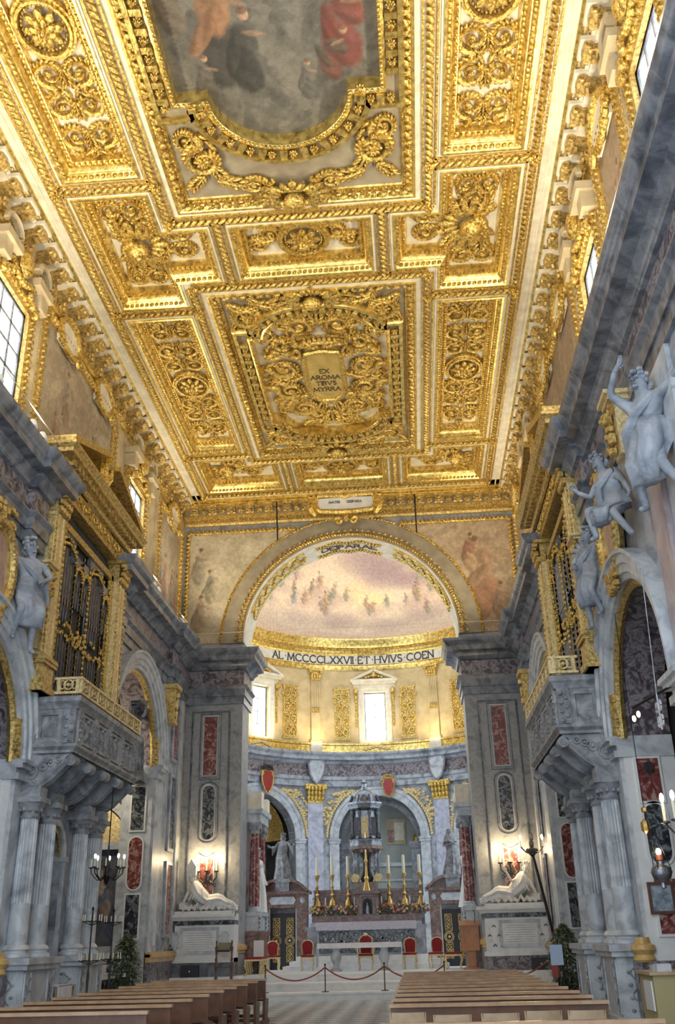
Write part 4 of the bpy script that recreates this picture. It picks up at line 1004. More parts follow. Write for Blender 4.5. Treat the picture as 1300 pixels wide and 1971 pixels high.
# ---------------------------------------------------------------- singing galleries on columns
FEATS = {-1: dict(b='grey marble singing gallery on fluted columns beside the iron hanging candelabrum', o='gilded organ case with dark pipes, its gallery beside the iron hanging candelabrum'),
          1: dict(b='grey marble singing gallery on fluted columns beside the leaning torch pole', o='gilded organ case with pale pipes, its gallery beside the leaning torch pole')}
for s in (-1, 1):
    S = mirror(s); side = s
    bal = thing('singing_gallery', FEATS[s]['b'], 'gallery', (s*5.4, 21.2, 0), 'singing galleries facing across the nave')
    X0, X1, YA, YZ = 4.87, 5.95, 18.95, 23.5
    rect = [(X1, YA), (X0, YA), (X0, YZ), (X1, YZ)]
    def ledge(prof, mt, nm):
        return part(nm, MB(S).sweep([(x, y, 0) for x, y in rect], [(o, z) for o, z in prof], N=(0,0,1)), mt, bal, fixnormals=True)
    par = part('parapet', MB(S).box(X0+.06, X1, YA+.06, YZ-.06, 5.36, 6.2), STONE, bal)
    ledge([(0, 5.22), (-.02, 5.22), (-.02, 5.28), (.05, 5.34), (.05, 5.40), (-.06, 5.42)], STONE, 'base_molding')
    ledge([(-.06, 6.1), (0, 6.12), (.02, 6.2), (.08, 6.26), (.08, 6.36), (.0, 6.40), (-.4, 6.40)], STONE, 'cornice')
    part('floor_slab', MB(S).box(X0+.1, X1, YA+.1, YZ-.1, 5.2, 5.3), STONE, bal)
    mb = MB(S); lumps_along(mb, [(X1, YA+.02, 5.34), (X0, YA+.02, 5.34), (X0, YZ, 5.34)], .13, (.05, .03, .05)); part('egg_molding', mb, STONE, bal)
    # front: four carved panels between pilasters
    for k in range(5):
        y = YA+.28+(YZ-YA-.56)*k/4
        part('parapet_pilaster', MB(S).box(X0+.0, X0+.1, y-.13, y+.13, 5.42, 6.12), STONE, par)
        mb = MB(S)
        for q in range(6): mb.lump((X0-.01, y+(.04 if q % 2 else -.04), 5.5+.1*q), (.03, .06, .05))
        part('carving', mb, STONE, par)
        if k < 4:
            ym = y+(YZ-YA-.56)/8
            mb = MB(S); mb.sweep([(X0+.06, ym-.32, 5.46), (X0+.06, ym+.32, 5.46), (X0+.06, ym+.32, 6.08), (X0+.06, ym-.32, 6.08)], [(-.05, 0), (-.05, .05), (0, .06), (0, 0)], N=(-1, 0, 0), closed=True)
            pp = part('relief_panel', mb, STONE, par, fixnormals=True)
    for k in range(4):      # relief figures
        ym = YA+.28+(YZ-YA-.56)*(k+.5)/4; mb = MB(S)
        mb.lump((X0+.05, ym, 5.72), (.06, .09, .24)); mb.lump((X0+.03, ym+.02, 5.98), (.05, .05, .06)); mb.lump((X0+.04, ym+.12, 5.8), (.04, .10, .05)); mb.lump((X0+.04, ym-.13, 5.85), (.04, .05, .12)); mb.lump((X0+.04, ym+.05, 5.5), (.05, .16, .06))
        part('relief_figure', mb, STONE, par)
    # near flank: framed blank panel between carved strips
    for xs, nm in ((X0+.16, 0), (X1-.12, 1)):
        mb = MB(S); mb.box(xs-.12, xs+.12, YA-.0, YA+.1, 5.42, 6.12)
        for q in range(7): mb.lump((xs+(.05 if q % 2 else -.05), YA-.01, 5.48+.09*q), (.06, .03, .05))
        part('carved_strip', mb, STONE, par)
    mb = MB(S); mb.sweep([(X0+.34, YA+.06, 5.48), (X1-.28, YA+.06, 5.48), (X1-.28, YA+.06, 6.06), (X0+.34, YA+.06, 6.06)], [(-.07, 0), (-.07, .05), (0, .02), (.06, .05), (.06, 0)], N=(0, -1, 0), closed=True)
    part('framed_panel', mb, STONE, par, fixnormals=True)
    # consoles: scrolling beams from the wall out under the gallery
    cpts = [(5.92, 4.50), (5.6, 4.56), (5.35, 4.72), (5.15, 4.92), (5.02, 5.05), (4.94, 5.10)]
    for k in range(5):
        y = YA+.2+(YZ-YA-.4)*k/4; mb = MB(S)
        up = [(x, z+.02) for x, z in cpts]; lo = [(x, min(z+.34, 5.22)) for x, z in cpts]
        mb.prism([(x, z) for x, z in up]+[(x, z) for x, z in lo[::-1]], lambda u, v, w: (u, w, v), y-.12, y+.12)
        for e in (-.08, 0, .08): mb.tube([(x, y+e, z-.01) for x, z in cpts], .035, 5)
        c = part('console', mb, STONE, bal, fixnormals=True)
        mb = MB(S); mb.lathe([(0, -.16), (.06, -.16), (.06, -.14), (.11, -.14), (.11, .14), (.06, .14), (.06, .16), (0, .16)], 14); mb.v = [tuple(Vector((s*4.95, y, 5.08))+Vector((v[0]*s*s, v[2], v[1]))) for v in mb.v]
        for e in (-1, 1): mb.lump((0, 0, 0), (.01, .01, .01)) if False else None
        part('scroll_end', mb, STONE, c, fixnormals=True)
    # carved bracket side facing down the nave
    side_poly = [(5.92, 5.2), (4.98, 5.2), (5.1, 5.02), (5.35, 4.78), (5.6, 4.6), (5.92, 4.56)]
    mb = MB(S); mb.prism(side_poly, lambda u, v, w: (u, w, v), YA+.06, YA+.12)
    ck_ = part('carved_bracket', mb, STONE, bal, fixnormals=True)
    mb = MB(S)
    for i, (x, z, r) in enumerate(((5.74, 4.86, .13), (5.5, 4.98, .09), (5.35, 5.05, .07), (5.2, 5.1, .06))):
        mb.tube([(x+r*cos(a), YA+.05, z+r*sin(a)) for a in [j*pi/6 for j in range(12)]], .025, 5, True); mb.lump((x, YA+.05, z), (r*.5, .04, r*.5))
    part('carving', mb, STONE, ck_)
    # columns in pairs on carved pedestals
    for y in (19.1, 20.1, 22.2, 23.2):
        mb = MB(S); n = 36; vs = []
        zs = [1.66, 2.4, 2.42, 3.2, 3.98]
        for j, z in enumerate(zs):
            r = .195-.025*(z-1.66)/2.3
            for i in range(n):
                q = r*(1-(.14 if (i % 2 and z > 2.41) else (.02 if i % 2 else 0))); vs.append((5.70+q*cos(2*pi*i/n), y+q*sin(2*pi*i/n), z))
        mb.add(vs, [(j*n+i, j*n+(i+1) % n, (j+1)*n+(i+1) % n, (j+1)*n+i) for j in range(len(zs)-1) for i in range(n)])
        c = part('column_shaft', mb, PALE, bal, 25)
        mb = MB(S); mb.lathe([(.18, 3.96), (.20, 4.0), (.17, 4.04), (.18, 4.1), (.25, 4.2), (.28, 4.26)], 16, (5.70, y, 0)); mb.box(5.41, 5.96, y-.28, y+.28, 4.26, 4.36); mb.box(5.47, 5.96, y-.2, y+.2, 4.36, 4.56)
        for k in range(10): a = 2*pi*k/10; mb.lump((5.70+.20*cos(a), y+.20*sin(a), 4.13), (.05, .05, .06))
        part('capital', mb, STONE, bal)
        mb = MB(S); mb.lathe([(.2, 1.68), (.24, 1.64), (.26, 1.60), (.23, 1.57), (.23, 1.54), (.28, 1.52), (.29, 1.46), (.27, 1.44)], 18, (5.70, y, 0)); part('column_base', mb, PALE, bal)
    for (y0, y1) in ((18.72, 20.48), (21.82, 23.58)):
        mb = MB(S); mb.box(5.38, 5.95, y0+.08, y1-.08, .3, 1.25); mb.box(5.30, 5.95, y0, y1, 1.25, 1.34); mb.box(5.26, 5.95, y0-.04, y1+.04, 1.34, 1.45); mb.box(5.28, 5.95, y0-.02, y1+.02, .14, .30); mb.box(5.14, 5.95, y0-.1, y1+.1, 0, .14)
        pd = part('pedestal', mb, PALE, bal)
        for k in (0, 1):
            yy = y0+.1+(y1-y0-.2)*(k*.76+.12); mb = MB(S)
            mb.tube([(5.365, yy+.05*sin(j*.9), .38+.05*j) for j in range(16)], .018, 5)
            for q in range(8): mb.lump((5.36, yy+(.07 if q % 2 else -.07), .40+.10*q), (.02, .035, .03), None, 8, 4)
            part('carving', mb, STONE, pd)
            mb = MB(S); mb.box(5.355, 5.38, yy-.17, yy-.13, .34, 1.2); mb.box(5.355, 5.38, yy+.13, yy+.17, .34, 1.2); part('raised_frame', mb, PALE, pd)
        mb = MB(S)
        mb.tube([(5.66+.07*sin(j*.9), y0+.075, .38+.05*j) for j in range(16)], .018, 5)
        for q in range(8): mb.lump((5.66+(.09 if q % 2 else -.09), y0+.07, .40+.10*q), (.045, .02, .03), None, 8, 4)
        part('carving', mb, STONE, pd)
    # gilded openwork railing
    ra = part('railing', MB(S).sweep([(5.40, YA-.02, 6.42), (X0-.02, YA-.02, 6.42), (X0-.02, YZ, 6.42)], [(-.03, 0), (.03, 0), (.03, .05), (-.03, .05), (-.03, 0)], N=(0,0,1)).sweep([(5.40, YA-.02, 6.72), (X0-.02, YA-.02, 6.72), (X0-.02, YZ, 6.72)], [(-.04, 0), (.04, 0), (.04, .05), (-.04, .05), (-.04, 0)], N=(0,0,1)), PALEGOLD, bal)
    def rail_panel(o3, t3, L, open_):
        mb = MB(S); o3, t3 = Vector(o3), Vector(t3)
        mb.tube([o3+t3*(L/2+.10*cos(a))+Vector((0,0,.165+.10*sin(a))) for a in [i*pi/5 for i in range(10)]], .022, 5, True)
        for e in (-1, 1):
            mb.tube([o3+t3*(L/2+e*(L*.33+.07*cos(a)))+Vector((0,0,.165+.09*sin(a))) for a in [i*pi/4 for i in range(8)]], .018, 5, True)
        mb.lump(o3+t3*(L/2)+Vector((0,0,.165)), (.05, .05, .05))
        for e in (0, L): mb.box(*[v for pr in zip(o3+t3*e-Vector((.035,.035,0)), o3+t3*e+Vector((.035,.035,.3))) for v in pr])
        part('rail_scroll', mb, PALEGOLD, ra)
    for k in range(8): rail_panel((X0-.02, YA+.02+k*.56, 6.45), (0, 1, 0), .52, 1)
    rail_panel((X0+.04, YA-.02, 6.45), (1, 0, 0), .40, 1)
    # ------------------------------------------------------------ organ case
    og = thing('organ', FEATS[s]['o'], 'organ', (s*5.75, 21.1, 6.41), 'organs facing across the nave')
    OX, OA, OZ = 5.58, 18.5, 23.72
    mb = MB(S); mb.box(OX+.02, 5.94, OA+.02, OA+.12, 6.41, 12.0); mb.box(OX+.02, 5.94, OZ-.12, OZ-.02, 6.41, 12.0); part('case_side', mb, PALE, og)
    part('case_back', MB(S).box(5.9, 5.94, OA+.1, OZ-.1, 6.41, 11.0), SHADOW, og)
    for y0 in (OA, OZ-.56):
        mb = MB(S); mb.box(OX, 5.8, y0, y0+.56, 7.15, 10.45); mb.box(OX-.03, OX, y0+.1, y0+.18, 7.2, 10.4); mb.box(OX-.03, OX, y0+.38, y0+.46, 7.2, 10.4)
        pl = part('gilt_pilaster', mb, PALEGOLD, og)
        mb = MB(S)
        for q in range(24): mb.lump((OX-.02, y0+.54, 7.2+.135*q), (.04, .05, .07)); mb.lump((OX-.0, y0+.02, 7.2+.135*q), (.03, .04, .07))
        part('gilt_string', mb, GOLD, pl)
        mb = MB(S); mb.box(OX-.1, 5.9, y0-.08, y0+.64, 6.98, 7.16); mb.box(OX-.05, 5.9, y0-.04, y0+.60, 6.41, 6.98); mb.box(OX-.12, 5.9, y0-.1, y0+.66, 7.06, 7.12); mb.box(OX-.1, 5.9, y0-.08, y0+.64, 6.41, 6.55); part('gilt_pedestal', mb, OLDGOLD, og)
        mb = MB(S)
        for r_, (z, d) in enumerate(((10.52, .04), (10.68, .08), (10.84, .12))):
            for q in range(4): mb.lump((OX-d, y0+.06+.15*q, z), (.08, .09, .11))
        for e in (0, .56): mb.lump((OX-.1, y0+e, 10.9), (.1, .1, .09))
        mb.box(OX, 5.9, y0, y0+.56, 10.45, 10.95); mb.box(OX-.16, 5.9, y0-.12, y0+.68, 10.95, 11.03); part('gilt_capital', mb, OLDGOLD, og)
    # flank panel facing the nave entrance
    mb = MB(S); mb.sweep([(OX+.1, OA, 7.3), (6.2, OA, 7.3), (6.2, OA, 10.3), (OX+.1, OA, 10.3)], [(-.06, 0), (-.06, .03), (0, .03), (0, 0)], N=(0,-1,0), closed=True); part('flank_molding', mb, OLDGOLD, og, fixnormals=True)
    # pipe front: arched tall bay and two tiers of small bays
    YL, YH = OA+.6, OZ-.6; wdt = (YH-YL)
    for e, ys in ((0, YL), (1, YH-.14)): part('gilt_border', MB(S).box(5.72, 5.82, ys, ys+.14, 6.45, 10.6), GOLD, og)
    part('gilt_border', MB(S).box(5.72, 5.82, YL, YH, 10.45, 10.62), OLDGOLD, og)
    npipe = 27
    def pipe(y, r, z0, z1, mt):
        mb = MB(S); mb.lathe([(r*.35, z0), (r, z0+.35), (r, z1)], 10, (5.84, y, 0)); mb.lathe([(r, z1), (r*.8, z1)], 10, (5.84, y, 0))
        mb.box(5.84-r-.012, 5.84-r+.01, y-r*.5, y+r*.5, z0+.38, z0+.55)
        part('pipe', mb, mt, og)
    PM = BRONZE if s < 0 else SILVER
    bays = [(YL+.2, 1.05, 8.35, 10.2), (YL+1.25, .52, 8.9, 9.9), (YL+1.77, .52, 8.9, 9.9), (YL+2.3, 1.05, 8.35, 10.2), (YL+3.35, .5, 8.9, 9.9)]
    for (y0, w_, z0, z1) in bays:
        n = max(3, int(w_/.155))
        for k in range(n):
            y = y0+w_*(k+.5)/n; t = 1-abs((k+.5)/n-.5)*2
            pipe(y, w_/n*.44, 6.5, 8.0+.2*t, PM); pipe(y, w_/n*.44, z0, z1-.45+.45*t, PM)
        # fretwork veil and arch over each bay
        mb = MB(S)
        for q in range(14): mb.lump((5.73, y0+w_*random.random(), 7.95+.45*random.random()), (.04, .06, .06)); mb.lump((5.73, y0+w_*(q+.5)/14, z1-.25+.3*abs((q+.5)/14-.5)*-1+.25), (.04, .05, .05))
        for q in range(11): a = pi*q/10; mb.lump((5.73, y0+w_/2-w_*.47*cos(a), z1-.3+min(.42, w_*.45)*sin(a)), (.04, .045, .045))
        for q in range(28): mb.lump((5.74, y0, 6.55+.135*q), (.035, .04, .06)); mb.lump((5.74, y0+w_, 6.55+.135*q), (.035, .04, .06))
        part('gilt_fretwork', mb, GOLD, og)
        mb = MB(S); mb.prism([(y0, z1+.25), (y0+w_, z1+.25)]+[(y0+w_/2+w_*.46*cos(pi*i/12), z1-.3+min(.42, w_*.45)*sin(pi*i/12)) for i in range(13)], lambda u, v, w2: (w2, u, v), 5.77, 5.86); part('arch_spandrel', mb, DGREY, og, fixnormals=True)
    # frieze, cornice, pediment
    part('frieze', MB(S).box(OX+.04, 6.22, OA, OZ, 11.03, 11.5), OLDGOLD, og)
    mb = MB(S)
    for k in range(16):
        y = OA+.3+k*.31; r = .13
        mb.tube([(OX+.02, y+r*(1-.05*j)*cos(j*.6)*(1 if k % 2 else -1), 11.26+r*(1-.05*j)*sin(j*.6)) for j in range(12)], [.04-.002*j for j in range(12)], 5); mb.lump((OX+.02, y+.15, 11.36), (.04, .07, .06))
    part('gilt_scrollwork', mb, GOLD, og)
    pth = [(6.22, OA, 0), (OX, OA, 0), (OX, OZ, 0), (6.22, OZ, 0)]
    part('cornice', MB(S).sweep(pth, [(0, 11.5), (.06, 11.52), (.10, 11.6), (.12, 11.7), (.34, 11.76), (.34, 11.86), (.42, 11.94), (.42, 12.0), (-.2, 12.02)], N=(0,0,1)), OLDGOLD, og, fixnormals=True)
    y = OA+.05
    while y < OZ: part('dentil', MB(S).box(OX-.26, OX-.08, y, y+.14, 11.6, 11.74), OLDGOLD, og); y += .26
    mb = MB(S)
    for e, (ya, yb) in ((0, (OA-.3, 20.75)), (1, (OZ+.3, 21.45))):
        zb = 12.95; mb.prism([(ya, 12.02), (yb, zb-.05), (yb, zb+.1), (ya, 12.2)] if e == 0 else [(ya, 12.02), (ya, 12.2), (yb, zb+.1), (yb, zb-.05)], lambda u, v, w2: (w2, u, v), OX-.36, 6.1)
    part('pediment', mb, OLDGOLD, og, fixnormals=True)
    mb = MB(S); mb.box(OX-.1, 6.1, 20.7, 21.5, 12.05, 13.0); mb.box(OX-.2, 6.1, 20.6, 21.6, 13.0, 13.12); part('gilt_block', mb, GOLDS, og)
    mb = MB(S)
    for y in (20.9, 21.3): mb.lump((OX-.14, y, 12.7), (.12, .12, .35))
    mb.lump((OX-.18, 21.1, 12.95), (.14, .2, .2)); part('gilt_ornament', mb, GOLD, og)
# ---------------------------------------------------------------- clerestory: windows, frescoes, cartouches
def wallM(s, y, x=XU):      # local X along the wall, local -Y into the nave, Z up
    return Matrix.Translation((s*x, y, 0)) @ Matrix(((0, s, 0, 0), (-s if False else 1, 0, 0, 0), (0, 0, 1, 0), (0, 0, 0, 1)))
for s in (-1, 1):
    for (c, w_) in WINS:
        M = wallM(s, c); g = window(M, w_/2, 12.0, 14.75, .06, None, 3, 5, DGREY, .05)
        fr = part('window_frame', MB(M).sweep([(-w_/2, 0, 12.0), (w_/2, 0, 12.0), (w_/2, 0, 14.75), (-w_/2, 0, 14.75)], [(-.32, 0), (-.32, .08), (-.18, .12), (-.1, .08), (0, .1), (0, -.2)], N=(0,-1,0), closed=True), OLDGOLD, g, fixnormals=True)
        mb = MB(M); lumps_along(mb, [(-w_/2-.2, 0, 12.0), (-w_/2-.2, 0, 14.95), (w_/2+.2, 0, 14.95), (w_/2+.2, 0, 12.0)], .17, (.06, .11, .08), .5, (0,-1,0), 0, .12); part('gilt_rope', mb, GOLD, g)
        mb = MB(M)   # broken pediment with volutes and shell above
        for e in (-1, 1):
            mb.box(min(e*.5, e*1.3), max(e*.5, e*1.3), -.42, 0, 15.35, 15.55); mb.box(min(e*.85, e*1.22), max(e*.85, e*1.22), -.34, 0, 14.95, 15.35)
            mb.tube([(e*(.9-.35*cos(a)), -.3, 15.75+.3*sin(a)) for a in [i*pi/8 for i in range(9)]], [.12-.006*i for i in range(9)], 6)
        part('broken_pediment', mb, TAN, g)
        mb = MB(M); mb.lump((0, -.25, 15.5), (.30, .2, .36))
        for q in range(9): mb.lump((-.56+.14*q, -.2, 15.15+.08*cos(q*.8)), (.1, .1, .1))
        for e in (-1, 1):
            for q in range(3): mb.lump((e*(.5+.2*q), -.22, 15.0-.12*q), (.12, .1, .14))
        part('gilt_shell', mb, GOLD, g)
rg = np.random.RandomState(21)
FR = [(-1, 20.9, 2.65, 12.2, 15.55, 'faded wall fresco of standing figures above the left organ', 'a'), (-1, 30.65, 1.45, 11.9, 15.5, 'tall faded fresco panel near the great arch, bishop tomb side', 'b'),
      (1, 13.65, .85, 12.2, 15.55, 'narrow brown fresco panel between two clerestory windows', 'c'), (1, 20.9, 2.65, 12.2, 15.55, 'brownish wall fresco above the right organ', 'd'), (1, 30.65, 1.45, 11.9, 15.5, 'tall faded fresco panel near the great arch, chevron tomb side', 'e'), (-1, 13.65, .85, 12.2, 15.55, 'narrow faded fresco panel beside the leaded clerestory window', 'f')]
FR[0] = FR[0][:5]+('faded wall fresco of pale figures above the organ with dark pipes', 'a'); FR[3] = FR[3][:5]+('brownish wall fresco above the organ with pale pipes', 'd')
def fresco_panel(M, hw, z0, z1, label, seed, base, nf=5, keep=None, dens=1):
    rg = np.random.RandomState(seed)
    root = thing('fresco', label, 'fresco', tuple(M @ Vector((0, 0, z0))))
    fs = [(rg.uniform(-hw*.8, hw*.8), z0+rg.uniform(.0, .4)*(z1-z0), (z1-z0)*rg.uniform(.3, .5), rg.uniform(-.4, .4), [(.36,.26,.18), (.30,.28,.24), (.40,.22,.15), (.45,.36,.26)][rg.randint(4)], [(.46,.38,.28), (.33,.34,.30), (.42,.26,.18)][rg.randint(3)]) for _ in range(nf)]
    paint_obj('painted_field', 70, 70, lambda u, v: M @ Vector((-hw+2*hw*u, -.03, z0+(z1-z0)*v)), lambda u, v: fresco(-hw+2*hw*u, z0+(z1-z0)*v, seed, base, fs, None, speck=.06), root)
    P = [(-hw, 0, z0), (hw, 0, z0), (hw, 0, z1), (-hw, 0, z1)]
    part('frame', MB(M).sweep(P, [(-.26, 0), (-.26, .07), (-.1, .12), (-.05, .05), (.03, .06), (.03, .02)], N=(0,-1,0), closed=True), OLDGOLD, root, fixnormals=True)
    mb = MB(M); lumps_along(mb, P, .17, (.06, .10, .08), .5, (0,-1,0), -.12, .10, True); part('rope_frame', mb, GOLD, root)
    return root
for (s, c, hw, z0, z1, lab, k) in FR:
    M = wallM(s, c)
    r_ = fresco_panel(M, hw, z0, z1, lab, ord(k), [hx((.30,.24,.17)), hx((.48,.41,.30)), hx((.38,.29,.21))] if s < 0 else [hx((.26,.19,.13)), hx((.38,.29,.20)), hx((.30,.22,.16))], 6)
    for q in (-.45, .45) if hw > 2 else (0,):
        mb = MB(M); x = q*hw*1.2; mb.prism([(x-.55, 15.35), (x+.55, 15.35), (x+.62, 15.7), (x+.5, 16.05), (x-.5, 16.05), (x-.62, 15.7)], lambda u, v, w2: (u, -w2, v), .04, .16); cc = part('cartouche', mb, CREAM, r_, fixnormals=True)
        mb = MB(M); mb.tube([(x+.66*cos(a), -.16, 15.7+.42*sin(a)) for a in [i*pi/10 for i in range(20)]], [.07+.03*(i % 2) for i in range(20)], 6, True)
        for e in (-1, 1): mb.tube([(x+e*(.62+.12*cos(j*.7)), -.2, 15.35+.12*sin(j*.7)) for j in range(9)], .06, 5)
        for j in range(4): mb.lump((x-.24+.16*j, -.2, 16.1), (.1, .1, .09))
        part('gilt_scrolls', mb, GOLD, cc)
    for e in (-1, 1):    # pierced pilaster strips beside the panel
        mb = MB(M); mb.box(e*(hw+.38)-.09, e*(hw+.38)+.09, -.08, 0, 11.3, 15.9); ps = part('strip', mb, TAN, r_)
        mb = MB(M)
        for j in range(26): mb.lump((e*(hw+.38), -.09, 11.5+.165*j), (.06, .03, .05))
        part('strip_beads', mb, OLDGOLD, ps)
# spandrel frescoes of the great arch
for s in (-1, 1):
    root = thing('fresco', 'fresco of a bearded robed man in the spandrel of the great arch' if s > 0 else 'faded fresco of small figures in the spandrel of the great arch', 'fresco', (s*5.4, YP, 11.8))
    U0, U1, V0, V1 = (-6.1, -1.9, 11.6, 15.95) if s < 0 else (1.9, 6.1, 11.6, 15.95)
    def keep(u, v): x, z = U0+(U1-U0)*u, V0+(V1-V0)*v; return math.hypot(x, z-AZ) > AR+.90
    fs = [(5.0, 12.2, 3.4, -.3, (.42,.22,.13), (.44,.28,.18)), (4.5, 14.0, 1.6, .3, (.50,.34,.20), (.40,.20,.14)), (5.5, 12.0, 1.6, .2, (.5,.36,.25), (.48,.34,.24))] if s > 0 else [(-5.6, 12.0, 1.6, .1, (.40,.33,.22), (.45,.35,.25)), (-5.2, 13.2, 1.4, -.2, (.42,.36,.26), (.36,.33,.26)), (-5.7, 13.9, 1.6, .2, (.40,.36,.28), (.44,.38,.28))]
    paint_obj('painted_field', 90, 90, lambda u, v: (U0+(U1-U0)*u, YP-.04, V0+(V1-V0)*v), lambda u, v: fresco(U0+(U1-U0)*u, V0+(V1-V0)*v, 40+s, [hx((.46,.40,.28)), hx((.60,.53,.40)), hx((.40,.35,.25))] if s < 0 else [hx((.38,.28,.18)), hx((.54,.43,.30)), hx((.30,.22,.17))], fs, speck=.06), root, keep)
    ro = AR+.98; a1 = math.acos(6.1/ro) if ro > 6.1 else 0
    P = [(s*6.12, YP-.05, 11.62), (s*6.12, YP-.05, 15.98), (s*2.0, YP-.05, 15.98)]
    mb = MB(); lumps_along(mb, P, .16, (.06, .12, .08), .5, (0,-1,0), 0, .06); mb.tube(P, .06, 6)
    part('rope_frame', mb, GOLD, root)
# cartouche over the crown of the arch
cr = thing('cartouche', 'white inscribed plaque in gilded scrolls over the great arch', 'cartouche', (0, YP-.6, 16.2))
pl = [(-1.05, 16.42), (-.9, 16.28), (-.3, 16.24), (.3, 16.24), (.9, 16.28), (1.05, 16.42), (1.05, 16.72), (.95, 16.86), (.2, 16.84), (0, 16.78), (-.2, 16.84), (-.95, 16.86), (-1.05, 16.72)]
plq = part('plaque', MB().prism(pl, lambda u, v, w: (u, YP-w, v), .75, .95), WHITE, cr, fixnormals=True)
mb = MB(); mb.tube([(x*1.06, YP-.96, 16.55+(z-16.55)*1.12) for x, z in pl], .10, 6, True)
for s in (-1, 1):
    mb.tube([(s*(1.28+.16*(1-.06*j)*cos(j*.6)), YP-.98, 16.9+.16*(1-.06*j)*sin(j*.6)) for j in range(14)], [.12-.005*j for j in range(14)], 6)
    mb.tube([(s*1.12, YP-.96, 16.8), (s*1.3, YP-.98, 16.5), (s*1.22, YP-.98, 16.25), (s*1.1, YP-.95, 16.08)], [.14, .19, .16, .09], 6)
    mb.tube([(s*(.3+.15*(1-.06*j)*cos(j*.6)), YP-.7, 15.95+.15*(1-.06*j)*sin(j*.6)) for j in range(14)], [.11-.005*j for j in range(14)], 6)
    mb.tube([(s*(.2+.18*j), YP-.98, 16.98+.06*sin(j*1.4)) for j in range(5)], [.13, .16, .13, .1, .07], 6)
for k in range(5): mb.lump((-.2+.1*k, YP-1.0, 17.0), (.08, .1, .2))
mb.lump((0, YP-.72, 16.08), (.16, .16, .2)); part('gilt_scrolls', mb, GOLD, cr)
letters('MATRI', .09, lambda u, v: ((u-.42, YP-.955, 16.56+v), (0, -1, 0)), plq, INK, .16); letters('DEIPARA', .09, lambda u, v: ((u+.34, YP-.955, 16.56+v), (0, -1, 0)), plq, INK, .16)
# soffit ornaments of the arch
def sof(a, y): return (AR-.05)*cos(a), y, AZ+(AR-.05)*sin(a)
for (a0, a1) in ((rad(18), rad(64)), (rad(116), rad(162))):
    mb = MB(); n = 44
    for i in range(n):
        a = a0+(a1-a0)*(i+.5)/n; x, y, z = sof(a, YP+.55+.22*sin(i*.9)); mb.lump((x, y, z), (.10, .12, .08), Matrix.Rotation(-a, 3, 'Y'))
    for e in (.12, 1.0): mb.tube([sof(a0+(a1-a0)*i/20, YP+e) for i in range(21)], .05, 6)
    part('gilt_soffit_panel', mb, GOLD, wf)
mb = MB(); n = 20
for i in range(n):
    a = rad(72)+rad(36)*i/(n-1)
    for e in (.15, 1.0): mb.lump(sof(a, YP+e+.08*sin(i*.8)), (.12, .09, .07), Matrix.Rotation(-a, 3, 'Y'))
so_ = part('gilt_scroll_label', mb, GOLD, wf)
letters('DEIPARAE', .34, lambda u, v: (sof(rad(90)-u/AR, YP+.75-v), (-cos(rad(90)-u/AR), 0, -sin(rad(90)-u/AR))), so_, INK, .14, .2)
letters('AL . MCCCCLXXVII . ET . HVIVS . COEN', .42, lambda u, v: (pol((u-1.3)/(RD-.06), RD-.075, 16.57+v), (-sin((u-1.3)/RD), -cos((u-1.3)/RD), 0)), FRIEZE, INK, .16, .235, sp=.12)
